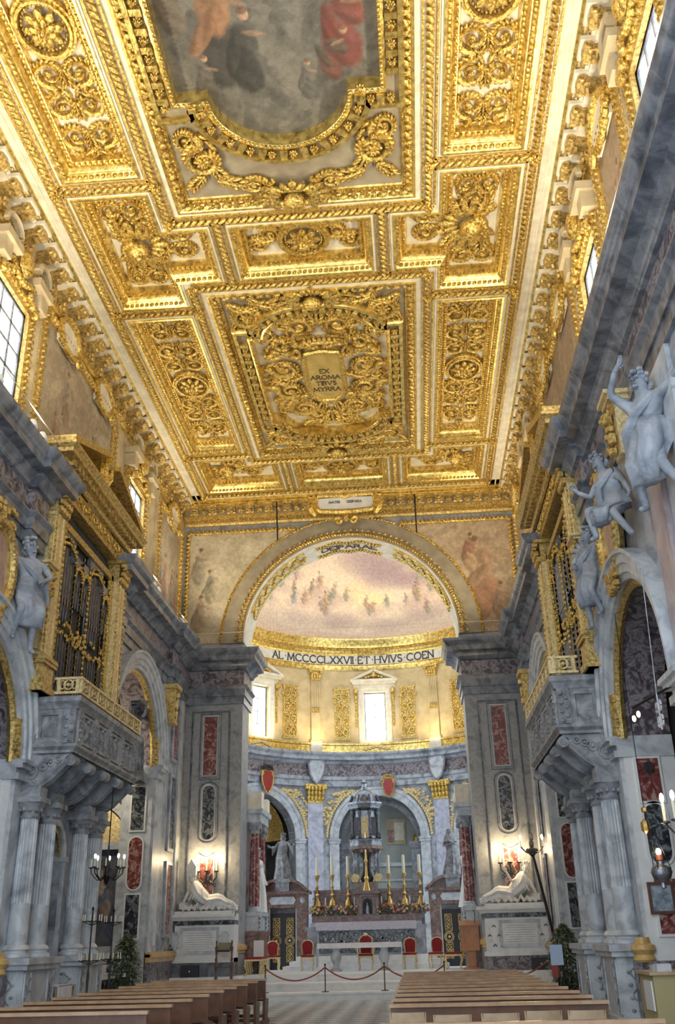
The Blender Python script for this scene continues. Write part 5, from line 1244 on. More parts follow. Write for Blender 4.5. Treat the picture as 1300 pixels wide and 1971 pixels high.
# ---------------------------------------------------------------- chapels behind the tribune arches
SAGE = plain('sage_plaster', (.30,.33,.31), .7, 0, (.42,.45,.42), 1.2)
BLUEP = plain('blue_plaster', (.10,.14,.26), .7, 0, (.18,.22,.36), 1.5)
for k in (-1, 0, 1):
    a = k*BAY; M = at_drum(a, RD)
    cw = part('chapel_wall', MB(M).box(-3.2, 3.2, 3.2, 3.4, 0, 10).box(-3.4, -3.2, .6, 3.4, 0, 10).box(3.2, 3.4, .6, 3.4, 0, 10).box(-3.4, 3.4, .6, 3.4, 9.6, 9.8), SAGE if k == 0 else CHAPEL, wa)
    if k == 0:
        part('dark_arch', MB(M).sweep([(2.05*cos(pi*i/24), 1.2, 6.55+2.05*sin(pi*i/24)) for i in range(25)], [(0, 0), (0, .15), (-.3, .15), (-.3, 0), (0, 0)], N=(0,-1,0)), DGREY, cw)
        for e in (-1, 1): part('dark_pilaster', MB(M).box(min(e*1.7, e*2.4), max(e*1.7, e*2.4), 1.0, 1.3, .6, 6.2).box(min(e*1.6, e*2.4), max(e*1.6, e*2.4), .9, 1.35, 6.2, 6.55), DGREY, cw)
        part('string_course', MB(M).box(-3.2, 3.2, 3.05, 3.25, 5.4, 5.6).box(-3.2, 3.2, 3.1, 3.25, 4.6, 4.7), PALE, cw)
        part('wall_panel', MB(M).box(.3, 1.4, 3.1, 3.22, 6.6, 8.0), TAN, cw); part('wall_panel', MB(M).box(.75, 1.3, 3.05, 3.2, 6.8, 7.8), CREAM, cw); part('wall_panel', MB(M).box(.35, .7, 3.05, 3.2, 6.7, 7.4), RED, cw)
        part('blue_niche', MB(M).prism([(.5, 1.5), (1.6, 1.5), (1.6, 3.4)]+[(1.05+.55*cos(pi*i/10), 3.5+.55*sin(pi*i/10)) for i in range(11)]+[(.5, 3.4)], lambda u, v, w: (u, w, v), 3.08, 3.2), BLUEP, cw, fixnormals=True)
        part('tomb_niche', MB(M).prism([(1.8, 1.5), (2.5, 1.5), (2.5, 2.8)]+[(2.15+.35*cos(pi*i/8), 2.9+.35*sin(pi*i/8)) for i in range(9)]+[(1.8, 2.8)], lambda u, v, w: (u, w, v), 3.06, 3.2), PALE, cw, fixnormals=True)
        mb = MB(M); mb.lump((2.05, 3.0, 6.8), (.28, .2, .42)); part('gilt_vase', mb, GOLD, cw)
    else:
        mb = MB(M)
        for i in range(9):
            th = pi*i/8
            mb.tube([(2.1*cos(th)*(1-.0*j), .5+1.8*sin(j*pi/12), 6.7+2.1*sin(th)*cos(j*pi/12)) for j in range(7)], .07, 5)
        part('gilt_rib', mb, GOLDS, cw)
        vs = []; mb = MB(M); n = 16
        for j in range(9):
            for i in range(n+1):
                th = pi*i/n; ph = pi/2*j/8; vs.append((2.15*cos(th), .45+1.9*sin(ph)*sin(th)**.5*1.0 if th not in (0, pi) else .45, 6.65+2.15*sin(th)*cos(ph)))
        mb.add(vs, [(j*(n+1)+i, j*(n+1)+i+1, (j+1)*(n+1)+i+1, (j+1)*(n+1)+i) for j in range(8) for i in range(n)]); part('gilt_shell_vault', mb, OLDGOLD, cw)
        part('altar_frame', MB(M).box(-2, -1.7, 2.6, 3.1, .6, 6.4).box(1.7, 2, 2.6, 3.1, .6, 6.4).box(-2.2, 2.2, 2.5, 3.1, 6.3, 6.6), BROWNM, cw)
        part('altarpiece', MB(M).box(-1.6, 1.6, 2.9, 3.05, 2.2, 6.2), plain('dark_canvas', (.05,.045,.04), .4, 0, (.16,.13,.10), 2), cw)
# coats of arms on the entablature of the tribune
def arms(a, z, label, mt, big=1.0, crown=True):
    M = at_drum(a, RD-.25) @ Matrix.Translation((0, -.1, z)) @ Matrix.Diagonal((big, big, big, 1))
    root = thing('coat_of_arms', label, 'coat of arms', tuple(M @ Vector((0,0,0))))
    sh_ = [(-.36, .55), (-.42, .2), (-.36, -.2), (-.2, -.55), (0, -.75), (.2, -.55), (.36, -.2), (.42, .2), (.36, .55), (0, .62)]
    part('shield', MB(M).prism(sh_, lambda u, v, w: (u, -w, v), 0, .14), mt, root, fixnormals=True)
    mb = MB(M); mb.tube([(x*1.1, -.1, z_*1.06) for x, z_ in sh_], .06, 6, True)
    for e in (-1, 1): mb.tube([(e*(.46+.13*cos(j*.7)), -.1, .45+.13*sin(j*.7)) for j in range(9)], .05, 5)
    part('scroll_frame', mb, OLDGOLD if mt is not PALE else STONE, root)
    if crown:
        mb = MB(M)
        for k in range(7): mb.lump((-.33+.11*k, -.12, .86+.05*cos((k-3)*.6)), (.07, .1, .12))
        mb.tube([(-.4, -.12, .72), (0, -.18, .70), (.4, -.12, .72)], .06, 6); part('crown', mb, BRONZE if a < -.4 else OLDGOLD, root)
    else:
        mb = MB(M)
        for k in range(5): mb.lump((-.2+.1*k, -.12, .75), (.08, .1, .14))
        part('shell', mb, STONE, root)
    return root
REDS = plain('red_shield', (.26,.025,.018), .4, 0, (.40,.05,.035), 6)
arms(-BAY*.97, 9.55, 'red shield under a large dark crown above the statue of the friar', REDS, .85)
arms(.075, 9.35, 'red shield with gilt border beside the tabernacle dome', REDS, .72)
arms(-.5*rad(49.4), 10.35, 'pale stone shield on the blue pilaster nearer the friar statue', PALE, 1.0, False)
arms(.5*rad(49.4), 10.35, 'pale stone shield on the blue pilaster nearer the veiled statue', PALE, 1.0, False)
# ---------------------------------------------------------------- wall tombs at the piers
def tomb(s, label):
    xc = s*5.03; r = thing('wall_tomb', label, 'tomb', (xc, 32.65, PLAT), 'wall tombs at the piers')
    X0, X1 = sorted((s*3.92, s*5.92))
    part('plinth', MB().box(X0+.05, X1, 32.2, YP, PLAT, 1.06), DGREY if s < 0 else PURPLE, r)
    b_ = part('chest', MB().box(X0+.08, X1, 32.26, YP, 1.06, 2.14).box(X0, X1, 32.16, YP, 1.06, 1.18), WHITE, r)
    part('dark_band', MB().box(X0+.05, X1, 32.24, YP, 2.14, 2.27), DARK, r)
    part('cornice', MB().sweep([(X0, YP, 0), (X0, 32.24, 0), (X1, 32.24, 0)][::-1] if True else [], [(0, 2.27), (.04, 2.28), (.07, 2.34), (.14, 2.38), (.14, 2.46), (-.3, 2.48)], N=(0,0,1)).box(X0, X1, 32.3, YP, 2.27, 2.47), WHITE, r, fixnormals=True)
    w_ = .58
    part('inscription_panel', MB().sweep([(xc-w_, 32.26, 1.36), (xc+w_, 32.26, 1.36), (xc+w_, 32.26, 2.02), (xc-w_, 32.26, 2.02)], [(-.06, 0), (-.06, .04), (0, .02), (.04, .02), (.04, 0)], N=(0,-1,0), closed=True), PALE, b_, fixnormals=True)
    mb = MB()
    for k in range(8): mb.box(xc-.46+.05*(k % 3), xc+.46-.05*((k+1) % 3), 32.253, 32.262, 1.45+.065*k, 1.458+.065*k)
    part('incised_lines', mb, DGREY, b_)['kind'] = 'stuff'
    for e in (-1, 1):
        xx = xc+e*.80
        mb = MB(); mb.prism([(xx-.11, 1.9), (xx-.12, 1.6), (xx, 1.42), (xx+.12, 1.6), (xx+.11, 1.9)], lambda u, v, w: (u, w, v), 32.22, 32.27)
        sh_ = part('shield', mb, WHITE if s > 0 else PALE, b_, fixnormals=True)
        mb = MB()
        for q in range(10): a = q*2*pi/10; mb.lump((xx+.14*cos(a), 32.25, 1.66+.27*sin(a)), (.05, .03, .05))
        part('carving', mb, WHITE if s > 0 else PALE, b_)
        if s > 0:
            for (dx, dz) in ((0, .26), (-.14, .0), (.14, 0), (0, -.28)):
                mb = MB()
                for g in (-1, 1): mb.prism([(xx+dx, 1.66+dz+.02), (xx+dx+g*.06, 1.66+dz-.03), (xx+dx+g*.06, 1.66+dz-.06), (xx+dx, 1.66+dz-.01)], lambda u, v, w: (u, w, v), 32.205, 32.225)
                part('dark_chevron', mb, INK, sh_, fixnormals=True)
    part('bed', MB().box(min(xc-1.0, xc+1.0), max(xc-1.0, xc+1.0), 32.34, YP-.05, 2.47, 2.56), WHITE, r)
    return r
tomb(-1, 'white marble wall tomb with plain carved panel under the mitred bishop'); tomb(1, 'white marble wall tomb with dark chevron shields under the man with raised arm')
RECL = dict(pelvis=(.10,0,.20), belly=(-.14,0,.30), chest=(-.36,-.04,.56), neck=(-.44,-.06,.76), head=(-.47,-.09,.90), crown=(-.47,-.08,1.0), shL=(-.20,-.12,.64), elL=(-.06,-.26,.36), wrL=(.10,-.30,.26), haL=(.16,-.31,.23), shR=(-.54,.0,.60), elR=(-.74,-.04,.20), wrR=(-.58,-.20,.12), haR=(-.50,-.24,.10),
 hiL=(.16,-.09,.20), knL=(.50,-.14,.30), anL=(.82,-.12,.12), toL=(.95,-.16,.10), hiR=(.16,.08,.22), knR=(.55,.06,.20), anR=(.92,.04,.09), toR=(1.05,-.02,.12))
def recline(s, label, raised):
    M = Matrix.Translation((s*5.06+(.12 if s < 0 else -.12), 32.66, 2.56)) @ Matrix.Diagonal((-s, 1, 1, 1)) @ Matrix.Diagonal((1.02, 1.0, 1.12, 1))
    r = thing('effigy', label, 'statue', (s*5.03, 32.66, 2.56), 'reclining effigies on the tombs')
    pose = dict(RECL)
    if raised: pose.update(elL=(.02,-.20,.56), wrL=(.14,-.22,.80), haL=(.18,-.22,.87), head=(-.49,-.09,.91), crown=(-.52,-.08,1.01))
    b_, J = figure('body', WHITE, r, M, pose, 1.02); face(r, M, J, WHITE, True, raised)
    U, V = (0,1,0), (0,0,1); T1 = (.75,0,.66)
    mb = MB(M); loft(mb, [((.12,-.02,.22), .25, .20, U, V, .6), ((-.10,-.03,.34), .26, .22, U, T1, .7), ((-.26,-.04,.48), .27, .23, U, T1, .7), ((-.36,-.04,.62), .29, .22, U, T1, .5), ((-.41,-.05,.73), .19, .15, U, T1, .2), ((-.44,-.06,.79), .08, .08, U, T1, 0)], 30, 9, .12); part('tunic', mb, WHITE, r, 85)
    mb = MB(M); loft(mb, [((.0,-.04,.22), .26, .20, U, V, .6), ((.22,-.05,.23), .28, .20, U, V, .9), ((.42,-.07,.25), .26, .20, U, V, 1), ((.54,-.08,.23), .26, .18, U, V, 1), ((.68,-.07,.17), .26, .14, U, V, 1.2), ((.86,-.06,.12), .25, .12, U, V, 1.3), ((1.02,-.06,.06), .18, .06, U, V, 1)], 34, 7, .15); part('drapery', mb, WHITE, r, 85)
    mb = MB(M)
    for k in range(7): mb.tube([(.05+.13*k, -.28, .04+.02*(k % 2)), (.10+.12*k, -.26, .16+.05*sin(k*.6)), (.16+.11*k, -.1, .30+.05*sin(.5+k*.5)-.025*k)], [.02, .035, .02], 6)
    for k in range(5): mb.tube([(-.5+.10*k, -.26, .30+.02*k), (-.42+.09*k, -.27, .42), (-.34+.06*k, -.2, .60)], [.02, .03, .02], 6)
    part('folds', mb, WHITE, r)['kind'] = 'stuff'
    mb = MB(M)
    for k in range(9): mb.tube([(-.7+.19*k, -.30+.02*(k % 2), .03), (-.6+.19*k, -.27, .10+.04*(k % 3)), (-.52+.19*k, -.2, .05)], [.05, .06, .04], 6)
    mb.lump((-.72, 0, .14), (.22, .26, .15)); part('cushion_folds', mb, WHITE, r)
    if not raised:
        mb = MB(M); h = Vector(pose['crown']); mb.prism([(-.15, -.05), (.13, -.05), (.15, .2), (-.01, .42), (-.17, .2)], lambda u, v, w: (h.x+u, h.y+w, h.z+v), -.10, .10); part('mitre', mb, WHITE, r, fixnormals=True)
        mb = MB(M)
        for k in range(5): mb.lump((-.3+.05*k, -.34, .10), (.02, .04, .09))
        part('glove', mb, WHITE, r)
    return r
recline(-1, 'white marble effigy of a mitred bishop lying on his elbow', False); recline(1, 'white marble effigy of a reclining man lifting one arm', True)
for s, lab in ((-1, 'black box speaker on the plinth of the bishop tomb'), (1, 'black box speaker on the plinth of the chevron tomb')):  # speaker boxes by the tombs, they give no light
    x = s*5.25 if s < 0 else 5.55
    r = thing('box_speaker', lab, 'lamp', (x, 32.05, PLAT)); part('housing', MB().taper(x-.28, x+.28, 31.95, 32.15, PLAT, PLAT+.34, 0, .04), BLACK, r)
    mb = MB(); mb.lump((x+.0, 31.96, PLAT+.17), (.025, .02, .025)); part('badge', mb, WHITEP, r)
# ---------------------------------------------------------------- sconces with lit candles
def sconce(s, label):
    x, y, z = s*4.95, 32.86, 3.55
    r = thing('sconce', label, 'sconce', (x, YP-.06, z), 'wall sconces on the piers')
    mb = MB(); mb.lump((x, y+.02, z), (.14, .08, .22)); mb.lump((x, y, z+.2), (.08, .07, .1)); part('back_plate', mb, BRONZE, r)
    for k, (dx, dy) in enumerate(((-.30, -.10), (0, -.24), (.30, -.10))):
        P = [(x, y, z), (x+dx*.5, y+dy*.7, z-.12), (x+dx, y+dy, z+.02), (x+dx, y+dy, z+.20)]
        arm = part('arm', MB().tube(P, .022, 6), BRONZE, r)
        mb = MB(); mb.lathe([(0, .18), (.08, .2), (.085, .23), (.03, .24)], 10, (x+dx, y+dy, z)); part('drip_pan', mb, BRONZE, arm)
        mb = MB(); mb.lathe([(.022, .23), (.022, .46), (0, .47)], 8, (x+dx, y+dy, z)); part('candle', mb, IVORY, arm)
        mb = MB(); mb.lump((x+dx, y+dy, z+.55), (.04, .04, .09), None, 8, 5); part('flame', mb, FLAME, arm)
        if k != 1: lamp('sconce_light', 'POINT', (x+dx, y+dy-.12, z+.6), 46, (1, .74, .42), .05)
    mb = MB()
    for e in (-1, 1):
        for q in range(3): mb.tube([(x+e*(.10+.07*q+.05*cos(j*.8)), y-.05, z-.08-.06*q+.05*sin(j*.8)) for j in range(8)], .014, 5)
    part('leaf_scrolls', mb, BRONZE, r)
sconce(-1, 'bronze sconce with three lit candles above the bishop effigy'); sconce(1, 'bronze sconce with three lit candles above the effigy with raised arm')
# ---------------------------------------------------------------- aedicules under the great arch
for s in (-1, 1):
    r = thing('aedicule', 'narrow red-columned aedicule under the arch, beside the bishop tomb' if s < 0 else 'narrow red-columned aedicule under the arch, beside the chevron tomb', 'altar', (s*3.9, 35, PLAT))
    S = mirror(s)
    part('pedestal', MB(S).box(3.45, 4.4, 34.4, 36.3, PLAT, 1.8).box(3.38, 4.4, 34.35, 36.35, 1.8, 1.95), BROWNM, r)
    part('pedestal_block', MB(S).box(3.5, 4.3, 34.45, 36.25, 1.95, 2.5).box(3.42, 4.3, 34.38, 36.32, 2.42, 2.55), PALE, r)
    mb = MB(S)
    for y in (34.6, 36.1):
        for q in range(8): mb.lump((3.46, y+(.06 if q % 2 else -.06), 1.98+.07*q), (.06, .1, .06))
    part('carving', mb, PALE, r)
    for y in (34.65, 36.05):
        mb = MB(S); mb.lathe([(.17, 2.7), (.18, 3.4), (.15, 5.1)], 16, (3.68, y, 0)); part('red_column', mb, RED, r)
        mb = MB(S); mb.lathe([(.16, 2.72), (.2, 2.68), (.2, 2.62), (.23, 2.6), (.23, 2.55)], 14, (3.68, y, 0)); part('column_base', mb, PALE, r)
        mb = MB(S); mb.lathe([(.15, 5.08), (.17, 5.1), (.16, 5.2), (.24, 5.42), (.25, 5.46)], 12, (3.68, y, 0))
        for q in range(8): a = q*pi/4; mb.lump((3.68+.19*cos(a), y+.19*sin(a), 5.28), (.06, .06, .09))
        part('capital', mb, STONE, r)
    part('entablature', MB(S).box(3.45, 4.35, 34.4, 36.3, 5.46, 5.75).box(3.36, 4.35, 34.3, 36.4, 5.75, 5.9), PALE, r)
    part('pediment_block', MB(S).box(3.42, 4.2, 34.36, 34.95, 5.9, 6.5), CREAM, r); part('pediment_block', MB(S).box(3.42, 4.2, 35.75, 36.34, 5.9, 6.4), CREAM, r)
    part('back_panel', MB(S).box(4.1, 4.3, 34.5, 36.2, 2.5, 5.5), BROWNM, r)
    sr = thing('niche_statue', 'slim white statue between the red columns beside the bishop tomb' if s < 0 else 'slim white statue between the red columns beside the chevron tomb', 'statue', (s*3.85, 35.35, 2.55))
    M = Matrix.Translation((s*3.72, 35.3, 2.55)) @ Matrix.Rotation(s*-.9, 4, 'Z') @ Matrix.Scale(1.15, 4)
    b_, J = figure('body', WHITE, sr, M, dict(elR=(-.30,-.10,1.2), wrR=(-.12,-.24,1.25), haR=(-.05,-.26,1.28))); face(sr, M, J, WHITE); part('robe', robe(M, .04), WHITE, sr)
# ---------------------------------------------------------------- doors flanking the high altar, statues over them
for s in (-1, 1):
    cx = -3.12 if s < 0 else 3.25; y0 = 37.9
    r = thing('choir_door', 'black and gilt double door in a brown marble frame under the statue of the friar' if s < 0 else 'black and gilt double door in a brown marble frame under the veiled statue', 'door', (cx, y0, PLAT), 'doors flanking the high altar')
    for e in (-1, 1):
        part('jamb', MB().box(min(cx+e*.52, cx+e*.90), max(cx+e*.52, cx+e*.90), y0-.1, y0+.4, PLAT, 2.78), BROWNM, r)
        part('inner_jamb', MB().box(min(cx+e*.48, cx+e*.54), max(cx+e*.48, cx+e*.54), y0-.05, y0+.3, PLAT, 2.78), PALE, r)
        lf = part('door_leaf', MB().box(min(cx, cx+e*.485), max(cx, cx+e*.485), y0+.1, y0+.16, PLAT, 2.72), BLACK, r)
        xm = cx+e*.25
        for (za, zb) in ((1.86, 2.36), (.95, 1.40)):
            mb = MB()
            for q in range(4):
                z = za+(zb-za)*(q+.5)/4
                for g in (-1, 1): mb.tube([(xm+g*(.05+.035*cos(j*.8)), y0+.09, z+.05*sin(j*.8)*(1 if q % 2 else -1)) for j in range(8)], .016, 5)
            mb.sweep([(xm-.11, y0+.1, za-.02), (xm+.11, y0+.1, za-.02), (xm+.11, y0+.1, zb+.02), (xm-.11, y0+.1, zb+.02)], [(-.02, 0), (-.02, .02), (0, .02), (0, 0)], N=(0,-1,0), closed=True)
            part('gilt_grille', mb, OLDGOLD, lf)
        mb = MB()
        for rr_ in (.17, .12): mb.tube([(xm+rr_*cos(a), y0+.09, 1.63+rr_*sin(a)) for a in [j*pi/9 for j in range(18)]], .014, 5, True)
        mb.lump((xm, y0+.09, 1.63), (.05, .02, .05)); part('ring_ornament', mb, BRASS, lf)
    part('top_panel', MB().box(cx-.48, cx+.48, y0+.06, y0+.12, 2.56, 2.74), BRONZE, r)
    part('lintel', MB().box(cx-.92, cx+.92, y0-.12, y0+.4, 2.74, 3.2), BROWNM, r)
    mb = MB(); mb.prism([(cx-.42, 2.86), (cx+.42, 2.86), (cx+.5, 3.0), (cx+.42, 3.12), (cx-.42, 3.12), (cx-.5, 3.0)], lambda u, v, w: (u, w, v), y0-.17, y0-.1); part('cartouche', mb, PALE, r, fixnormals=True)
    for e in (-1, 1):
        mb = MB(); mb.lump((cx+e*.75, y0-.13, 3.0), (.1, .06, .13)); part('carved_shield', mb, PALE, r)
    part('cornice', MB().box(cx-1.05, cx+1.05, y0-.3, y0+.4, 3.2, 3.3), BROWNM, r)
    mb = MB()
    for e in (-1, 1):
        P = [(cx+e*(1.02-.72*i/8), y0-.1, 3.32+.42*sin(pi/2*i/8)) for i in range(9)]
        mb.sweep(P if e < 0 else P, [(0, -.3), (0, .2), (e*.1, .2), (e*.1, -.3), (0, -.3)], N=(0,-1,0))
    part('broken_pediment', mb, BROWNM, r, fixnormals=True)
    part('tympanum', MB().prism([(cx-.95, 3.3), (cx+.95, 3.3), (cx+.6, 3.55), (cx+.25, 3.66), (cx-.25, 3.66), (cx-.6, 3.55)], lambda u, v, w: (u, w, v), y0, y0+.3), BROWNM, r, fixnormals=True)
    part('statue_base', MB().box(cx-.26, cx+.26, y0-.22, y0+.3, 3.3, 3.62).box(cx-.32, cx+.32, y0-.28, y0+.32, 3.62, 3.74), STONE, r)
    sr = thing('saint_statue', 'grey stone friar statue with open arms above a door' if s < 0 else 'grey stone veiled statue with folded arms above a door', 'statue', (cx, y0, 3.74))
    M = Matrix.Translation((cx, y0, 3.74)) @ Matrix.Scale(.90, 4)
    pose = dict(elL=(.36,-.06,1.22), wrL=(.46,-.16,1.32), haL=(.50,-.18,1.36), elR=(-.36,-.08,1.20), wrR=(-.50,-.16,1.28), haR=(-.56,-.18,1.31)) if s < 0 else dict(elL=(.28,-.08,1.18), wrL=(.05,-.22,1.28), haL=(-.03,-.22,1.32), elR=(-.28,-.08,1.14), wrR=(-.05,-.22,1.18), haR=(.04,-.23,1.2))
    b_, J = figure('body', STATUE, sr, M, pose, 1.1); face(sr, M, J, STATUE, s < 0); part('robe', robe(M, .06*s), STATUE, sr)
    if s > 0:
        mb = MB(M); loft(mb, [((0,.0,1.30), .30, .22, X_, Y_, .5), ((0,.02,1.5), .22, .18, X_, Y_, .3), ((0,.03,1.66), .15, .15, X_, Y_, .1), ((0,.03,1.80), .12, .12, X_, Y_, 0), ((0,.03,1.84), .04, .05, X_, Y_, 0)], 24, 7, .1); part('veil', mb, STATUE, sr)
    else:
        for e in (-1, 1): mb = MB(M); loft(mb, [((e*.2,0,1.44), .09, .09, Y_, Z_, .1), ((e*.35,-.05,1.2), .10, .12, Y_, Z_, .3), ((e*.45,-.12,1.12), .12, .20, Y_, Z_, .6)], 16, 5, .1); part('sleeve', mb, STATUE, sr)
# ---------------------------------------------------------------- high altar
al = thing('high_altar', 'marble high altar under a lace cloth with bronze relief front', 'altar', (0, 37.4, PLAT))
for k, (xx, y0, z) in enumerate(((2.9, 36.15, .80), (2.7, 36.45, .95), (2.5, 36.75, 1.10))): part('altar_step', MB().box(-xx, xx, y0, 37.55, PLAT if k == 0 else z-.16, z), WHITE, al)
part('altar_block', MB().box(-1.98, 2.0, 37.1, 38.08, PLAT, 2.08), PALE, al)
for e in (-1, 1): part('end_pilaster', MB().box(min(e*1.78, e*2.12), max(e*1.78, e*2.12), 37.02, 37.2, 1.1, 2.05).box(min(e*1.74, e*2.2), max(e*1.74, e*2.2), 36.98, 37.2, 1.95, 2.06), GREY, al)
mb = MB().box(-1.7, 1.75, 37.06, 37.12, 1.18, 1.9)
fr_ = part('bronze_front', mb, DARK, al)
mb = MB(); random.seed(12)
for q in range(60): mb.lump((-1.6+3.2*random.random(), 37.05, 1.25+.6*random.random()), (.07+.05*random.random(), .03, .05+.06*random.random()))
part('relief', mb, SILVER, fr_)['kind'] = 'stuff'
part('mensa', MB().box(-2.0, 2.02, 36.95, 38.08, 2.06, 2.18), PALE, al)
LACE = plain('lace_cloth', (.52,.50,.62), .8, 0, (.74,.72,.80), 26, .4)
mb = MB(); n = 36
P = [(-1.8+3.62*i/n, 36.93-.015*(i % 2), 0) for i in range(n+1)]
mb.add([(x, y, 2.20) for x, y, z in P]+[(x, y-.03, 1.94-.03*(i % 2)) for i, (x, y, z) in enumerate(P)]+[(x, 37.6, 2.20) for x, y, z in P], [(i, i+1, n+1+i+1, n+1+i) for i in range(n)]+[(i+1, i, 2*n+2+i, 2*n+3+i) for i in range(n)])
lc = part('lace_cloth', mb, LACE, al)
part('gradine', MB().box(-2.0, 2.02, 37.55, 38.08, 2.18, 2.42), BROWNM, al)
for (a, c) in ((-2.0, -.46), (.58, 2.02)): part('candle_ledge', MB().box(a, c, 37.8, 38.08, 2.42, 2.70), BROWNM, al)
part('screen_wall', MB().box(-1.98, 2.0, 38.3, 38.5, PLAT, 3.24).box(-2.0, 2.02, 38.25, 38.55, 3.24, 3.34), BROWNM, al)
mb = MB()
for k in range(8):
    x = -1.85+.52*k
    if abs(x) < .5: continue
    for g in (-1, 1): mb.tube([(x+g*(.11+.07*cos(j*.7)), 38.28, 3.0+.08*sin(j*.7)) for j in range(9)], .025, 5)
    mb.lump((x, 38.28, 2.92), (.07, .04, .1))
part('screen_carving', mb, STONE, al)
# flowers along the gradine
FLC = [plain('petal_red', (.38,.08,.05), .6), plain('petal_orange', (.60,.28,.12), .6), plain('petal_cream', (.66,.58,.42), .6), plain('petal_yellow', (.62,.48,.16), .6), plain('petal_pink', (.52,.26,.26), .6)]
for (x0, lab, k0) in ((-1.85, 'orange and red flower arrangement at the end of the altar by the friar statue', 0), (-1.2, 'dry cream flower arrangement under a tall candlestick', 2), (-.62, 'cream and green flower arrangement beside the tabernacle pedestal', 2), (.72, 'pink and red flower arrangement beside the tabernacle pedestal', 4), (1.3, 'green and pink flower arrangement between two candlesticks', 4), (2.0, 'yellow flower arrangement at the end of the altar by the veiled statue', 3)):
    r = thing('flower_arrangement', lab, 'flowers', (x0, 37.62, 2.42), 'flower arrangements on the altar'); random.seed(int(x0*100))
    mb = MB(); 
    for q in range(60):
        a = random.random()*2*pi; e = random.random(); mb.lump((x0+.30*random.uniform(-1, 1), 37.58+.14*random.uniform(-1, 1), 2.46+.30*e), (.05, .02, .035), Matrix.Rotation(a, 3, 'Z') @ Matrix.Rotation(random.random()*2, 3, 'X'), 5, 3)
    part('foliage', mb, LEAF, r)['kind'] = 'stuff'
    for c in range(2):
        for q in range(12): part('blossom', MB().lump((x0+.30*random.uniform(-1, 1), 37.50+.10*random.uniform(-1, 1), 2.48+.30*random.random()), (.045, .04, .045)), FLC[(k0+2*c+(q % 2)) % 5], r)
def candlestick(x, y, z, h, ch, lab, grp):
    r = thing('candlestick', lab, 'candlestick', (x, y, z), grp)
    mb = MB(); k = h; mb.lathe([(0, 0), (.16*k, 0), (.15*k, .05*k), (.13*k, .08*k), (.10*k, .20*k), (.05*k, .26*k), (.045*k, .32*k), (.075*k, .36*k), (.075*k, .40*k), (.035*k, .44*k), (.03*k, .56*k), (.055*k, .62*k), (.055*k, .66*k), (.028*k, .70*k), (.028*k, .84*k), (.05*k, .88*k), (.085*k, .96*k), (.09*k, 1.0*k), (0, 1.0*k)], 14, (x, y, z)); part('stem', mb, BRASS, r)
    mb = MB()
    for a in range(3): mb.lump((x+.14*k*cos(a*2.1+.5), y+.14*k*sin(a*2.1+.5), z+.03), (.05*k, .05*k, .05*k))
    part('foot', mb, BRASS, r)
    mb = MB(); mb.lathe([(0, 0), (.062*ch/.65, 0), (.056*ch/.65, ch), (.008, ch+.01), (0, ch+.03)], 12, (x, y, z+h)); part('candle', mb, IVORY, r)
    return r
CL = ['tall brass candlestick on the altar, outermost toward the friar statue', 'tall brass candlestick, second from the friar statue end of the altar', 'tall brass candlestick beside the tabernacle on the friar statue side', 'tall brass candlestick beside the tabernacle on the veiled statue side', 'tall brass candlestick, second from the veiled statue end of the altar', 'tall brass candlestick on the altar, outermost toward the veiled statue']
for x, lab in zip((-1.83, -1.26, -.66, .87, 1.44, 2.03), CL): candlestick(x, 37.95, 2.70, 1.15, .64, lab, 'tall altar candlesticks')
for x, lab in zip((-2.0, -1.5, -.42, .58, 1.62, 2.12), ['end by the friar statue', 'between the two outer candlesticks by the friar statue', 'tabernacle on the friar side', 'tabernacle on the veiled side', 'between the two outer candlesticks by the veiled statue', 'end by the veiled statue']):
    r = thing('small_candle', 'slim white candle on a small holder, '+lab, 'candle', (x, 37.68, 2.42), 'small candles among the altar flowers')
    mb = MB(); mb.lathe([(.05, 0), (.02, .03), (.015, .3), (.04, .34), (.04, .36), (0, .36)], 8, (x, 37.68, 2.42)); part('holder', mb, BRASS, r)
    mb = MB(); mb.lathe([(.022, .36), (.020, .62), (0, .63)], 8, (x, 37.68, 2.42)); part('candle', mb, WHITEP, r)
# tabernacle
tb = thing('tabernacle', 'dark silver domed tabernacle on a brown marble pedestal', 'tabernacle', (.06, 38.0, 2.18))
TX, TY = .06, 38.0
part('pedestal', MB().box(TX-.42, TX+.42, 37.56, 38.2, 2.42, 3.18).box(TX-.48, TX+.48, 37.28, 38.2, 3.14, 3.24).box(TX-.40, TX+.40, 37.66, 38.2, 3.24, 3.55), BROWNM, tb)
pn = part('niche_frame', MB().box(TX-.30, TX-.20, 37.46, 37.56, 2.45, 3.05).box(TX+.20, TX+.30, 37.46, 37.56, 2.45, 3.05).prism([(TX-.36, 3.05), (TX+.36, 3.05), (TX, 3.2)], lambda u, v, w: (u, w, v), 37.44, 37.56), BROWNM, tb)
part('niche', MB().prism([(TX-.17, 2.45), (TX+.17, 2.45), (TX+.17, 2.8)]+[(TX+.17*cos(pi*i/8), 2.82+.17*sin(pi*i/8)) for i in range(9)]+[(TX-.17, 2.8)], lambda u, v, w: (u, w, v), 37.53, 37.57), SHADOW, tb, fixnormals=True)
mb = MB(); loft(mb, [((TX, 37.52, 2.46), .10, .05, X_, Y_, 1), ((TX, 37.52, 2.65), .08, .05, X_, Y_, .5), ((TX, 37.51, 2.76), .04, .04, X_, Y_, 0)], 14, 5, .1); mb.lump((TX, 37.50, 2.80), (.04, .04, .05)); part('figurine', mb, SILVER, tb)
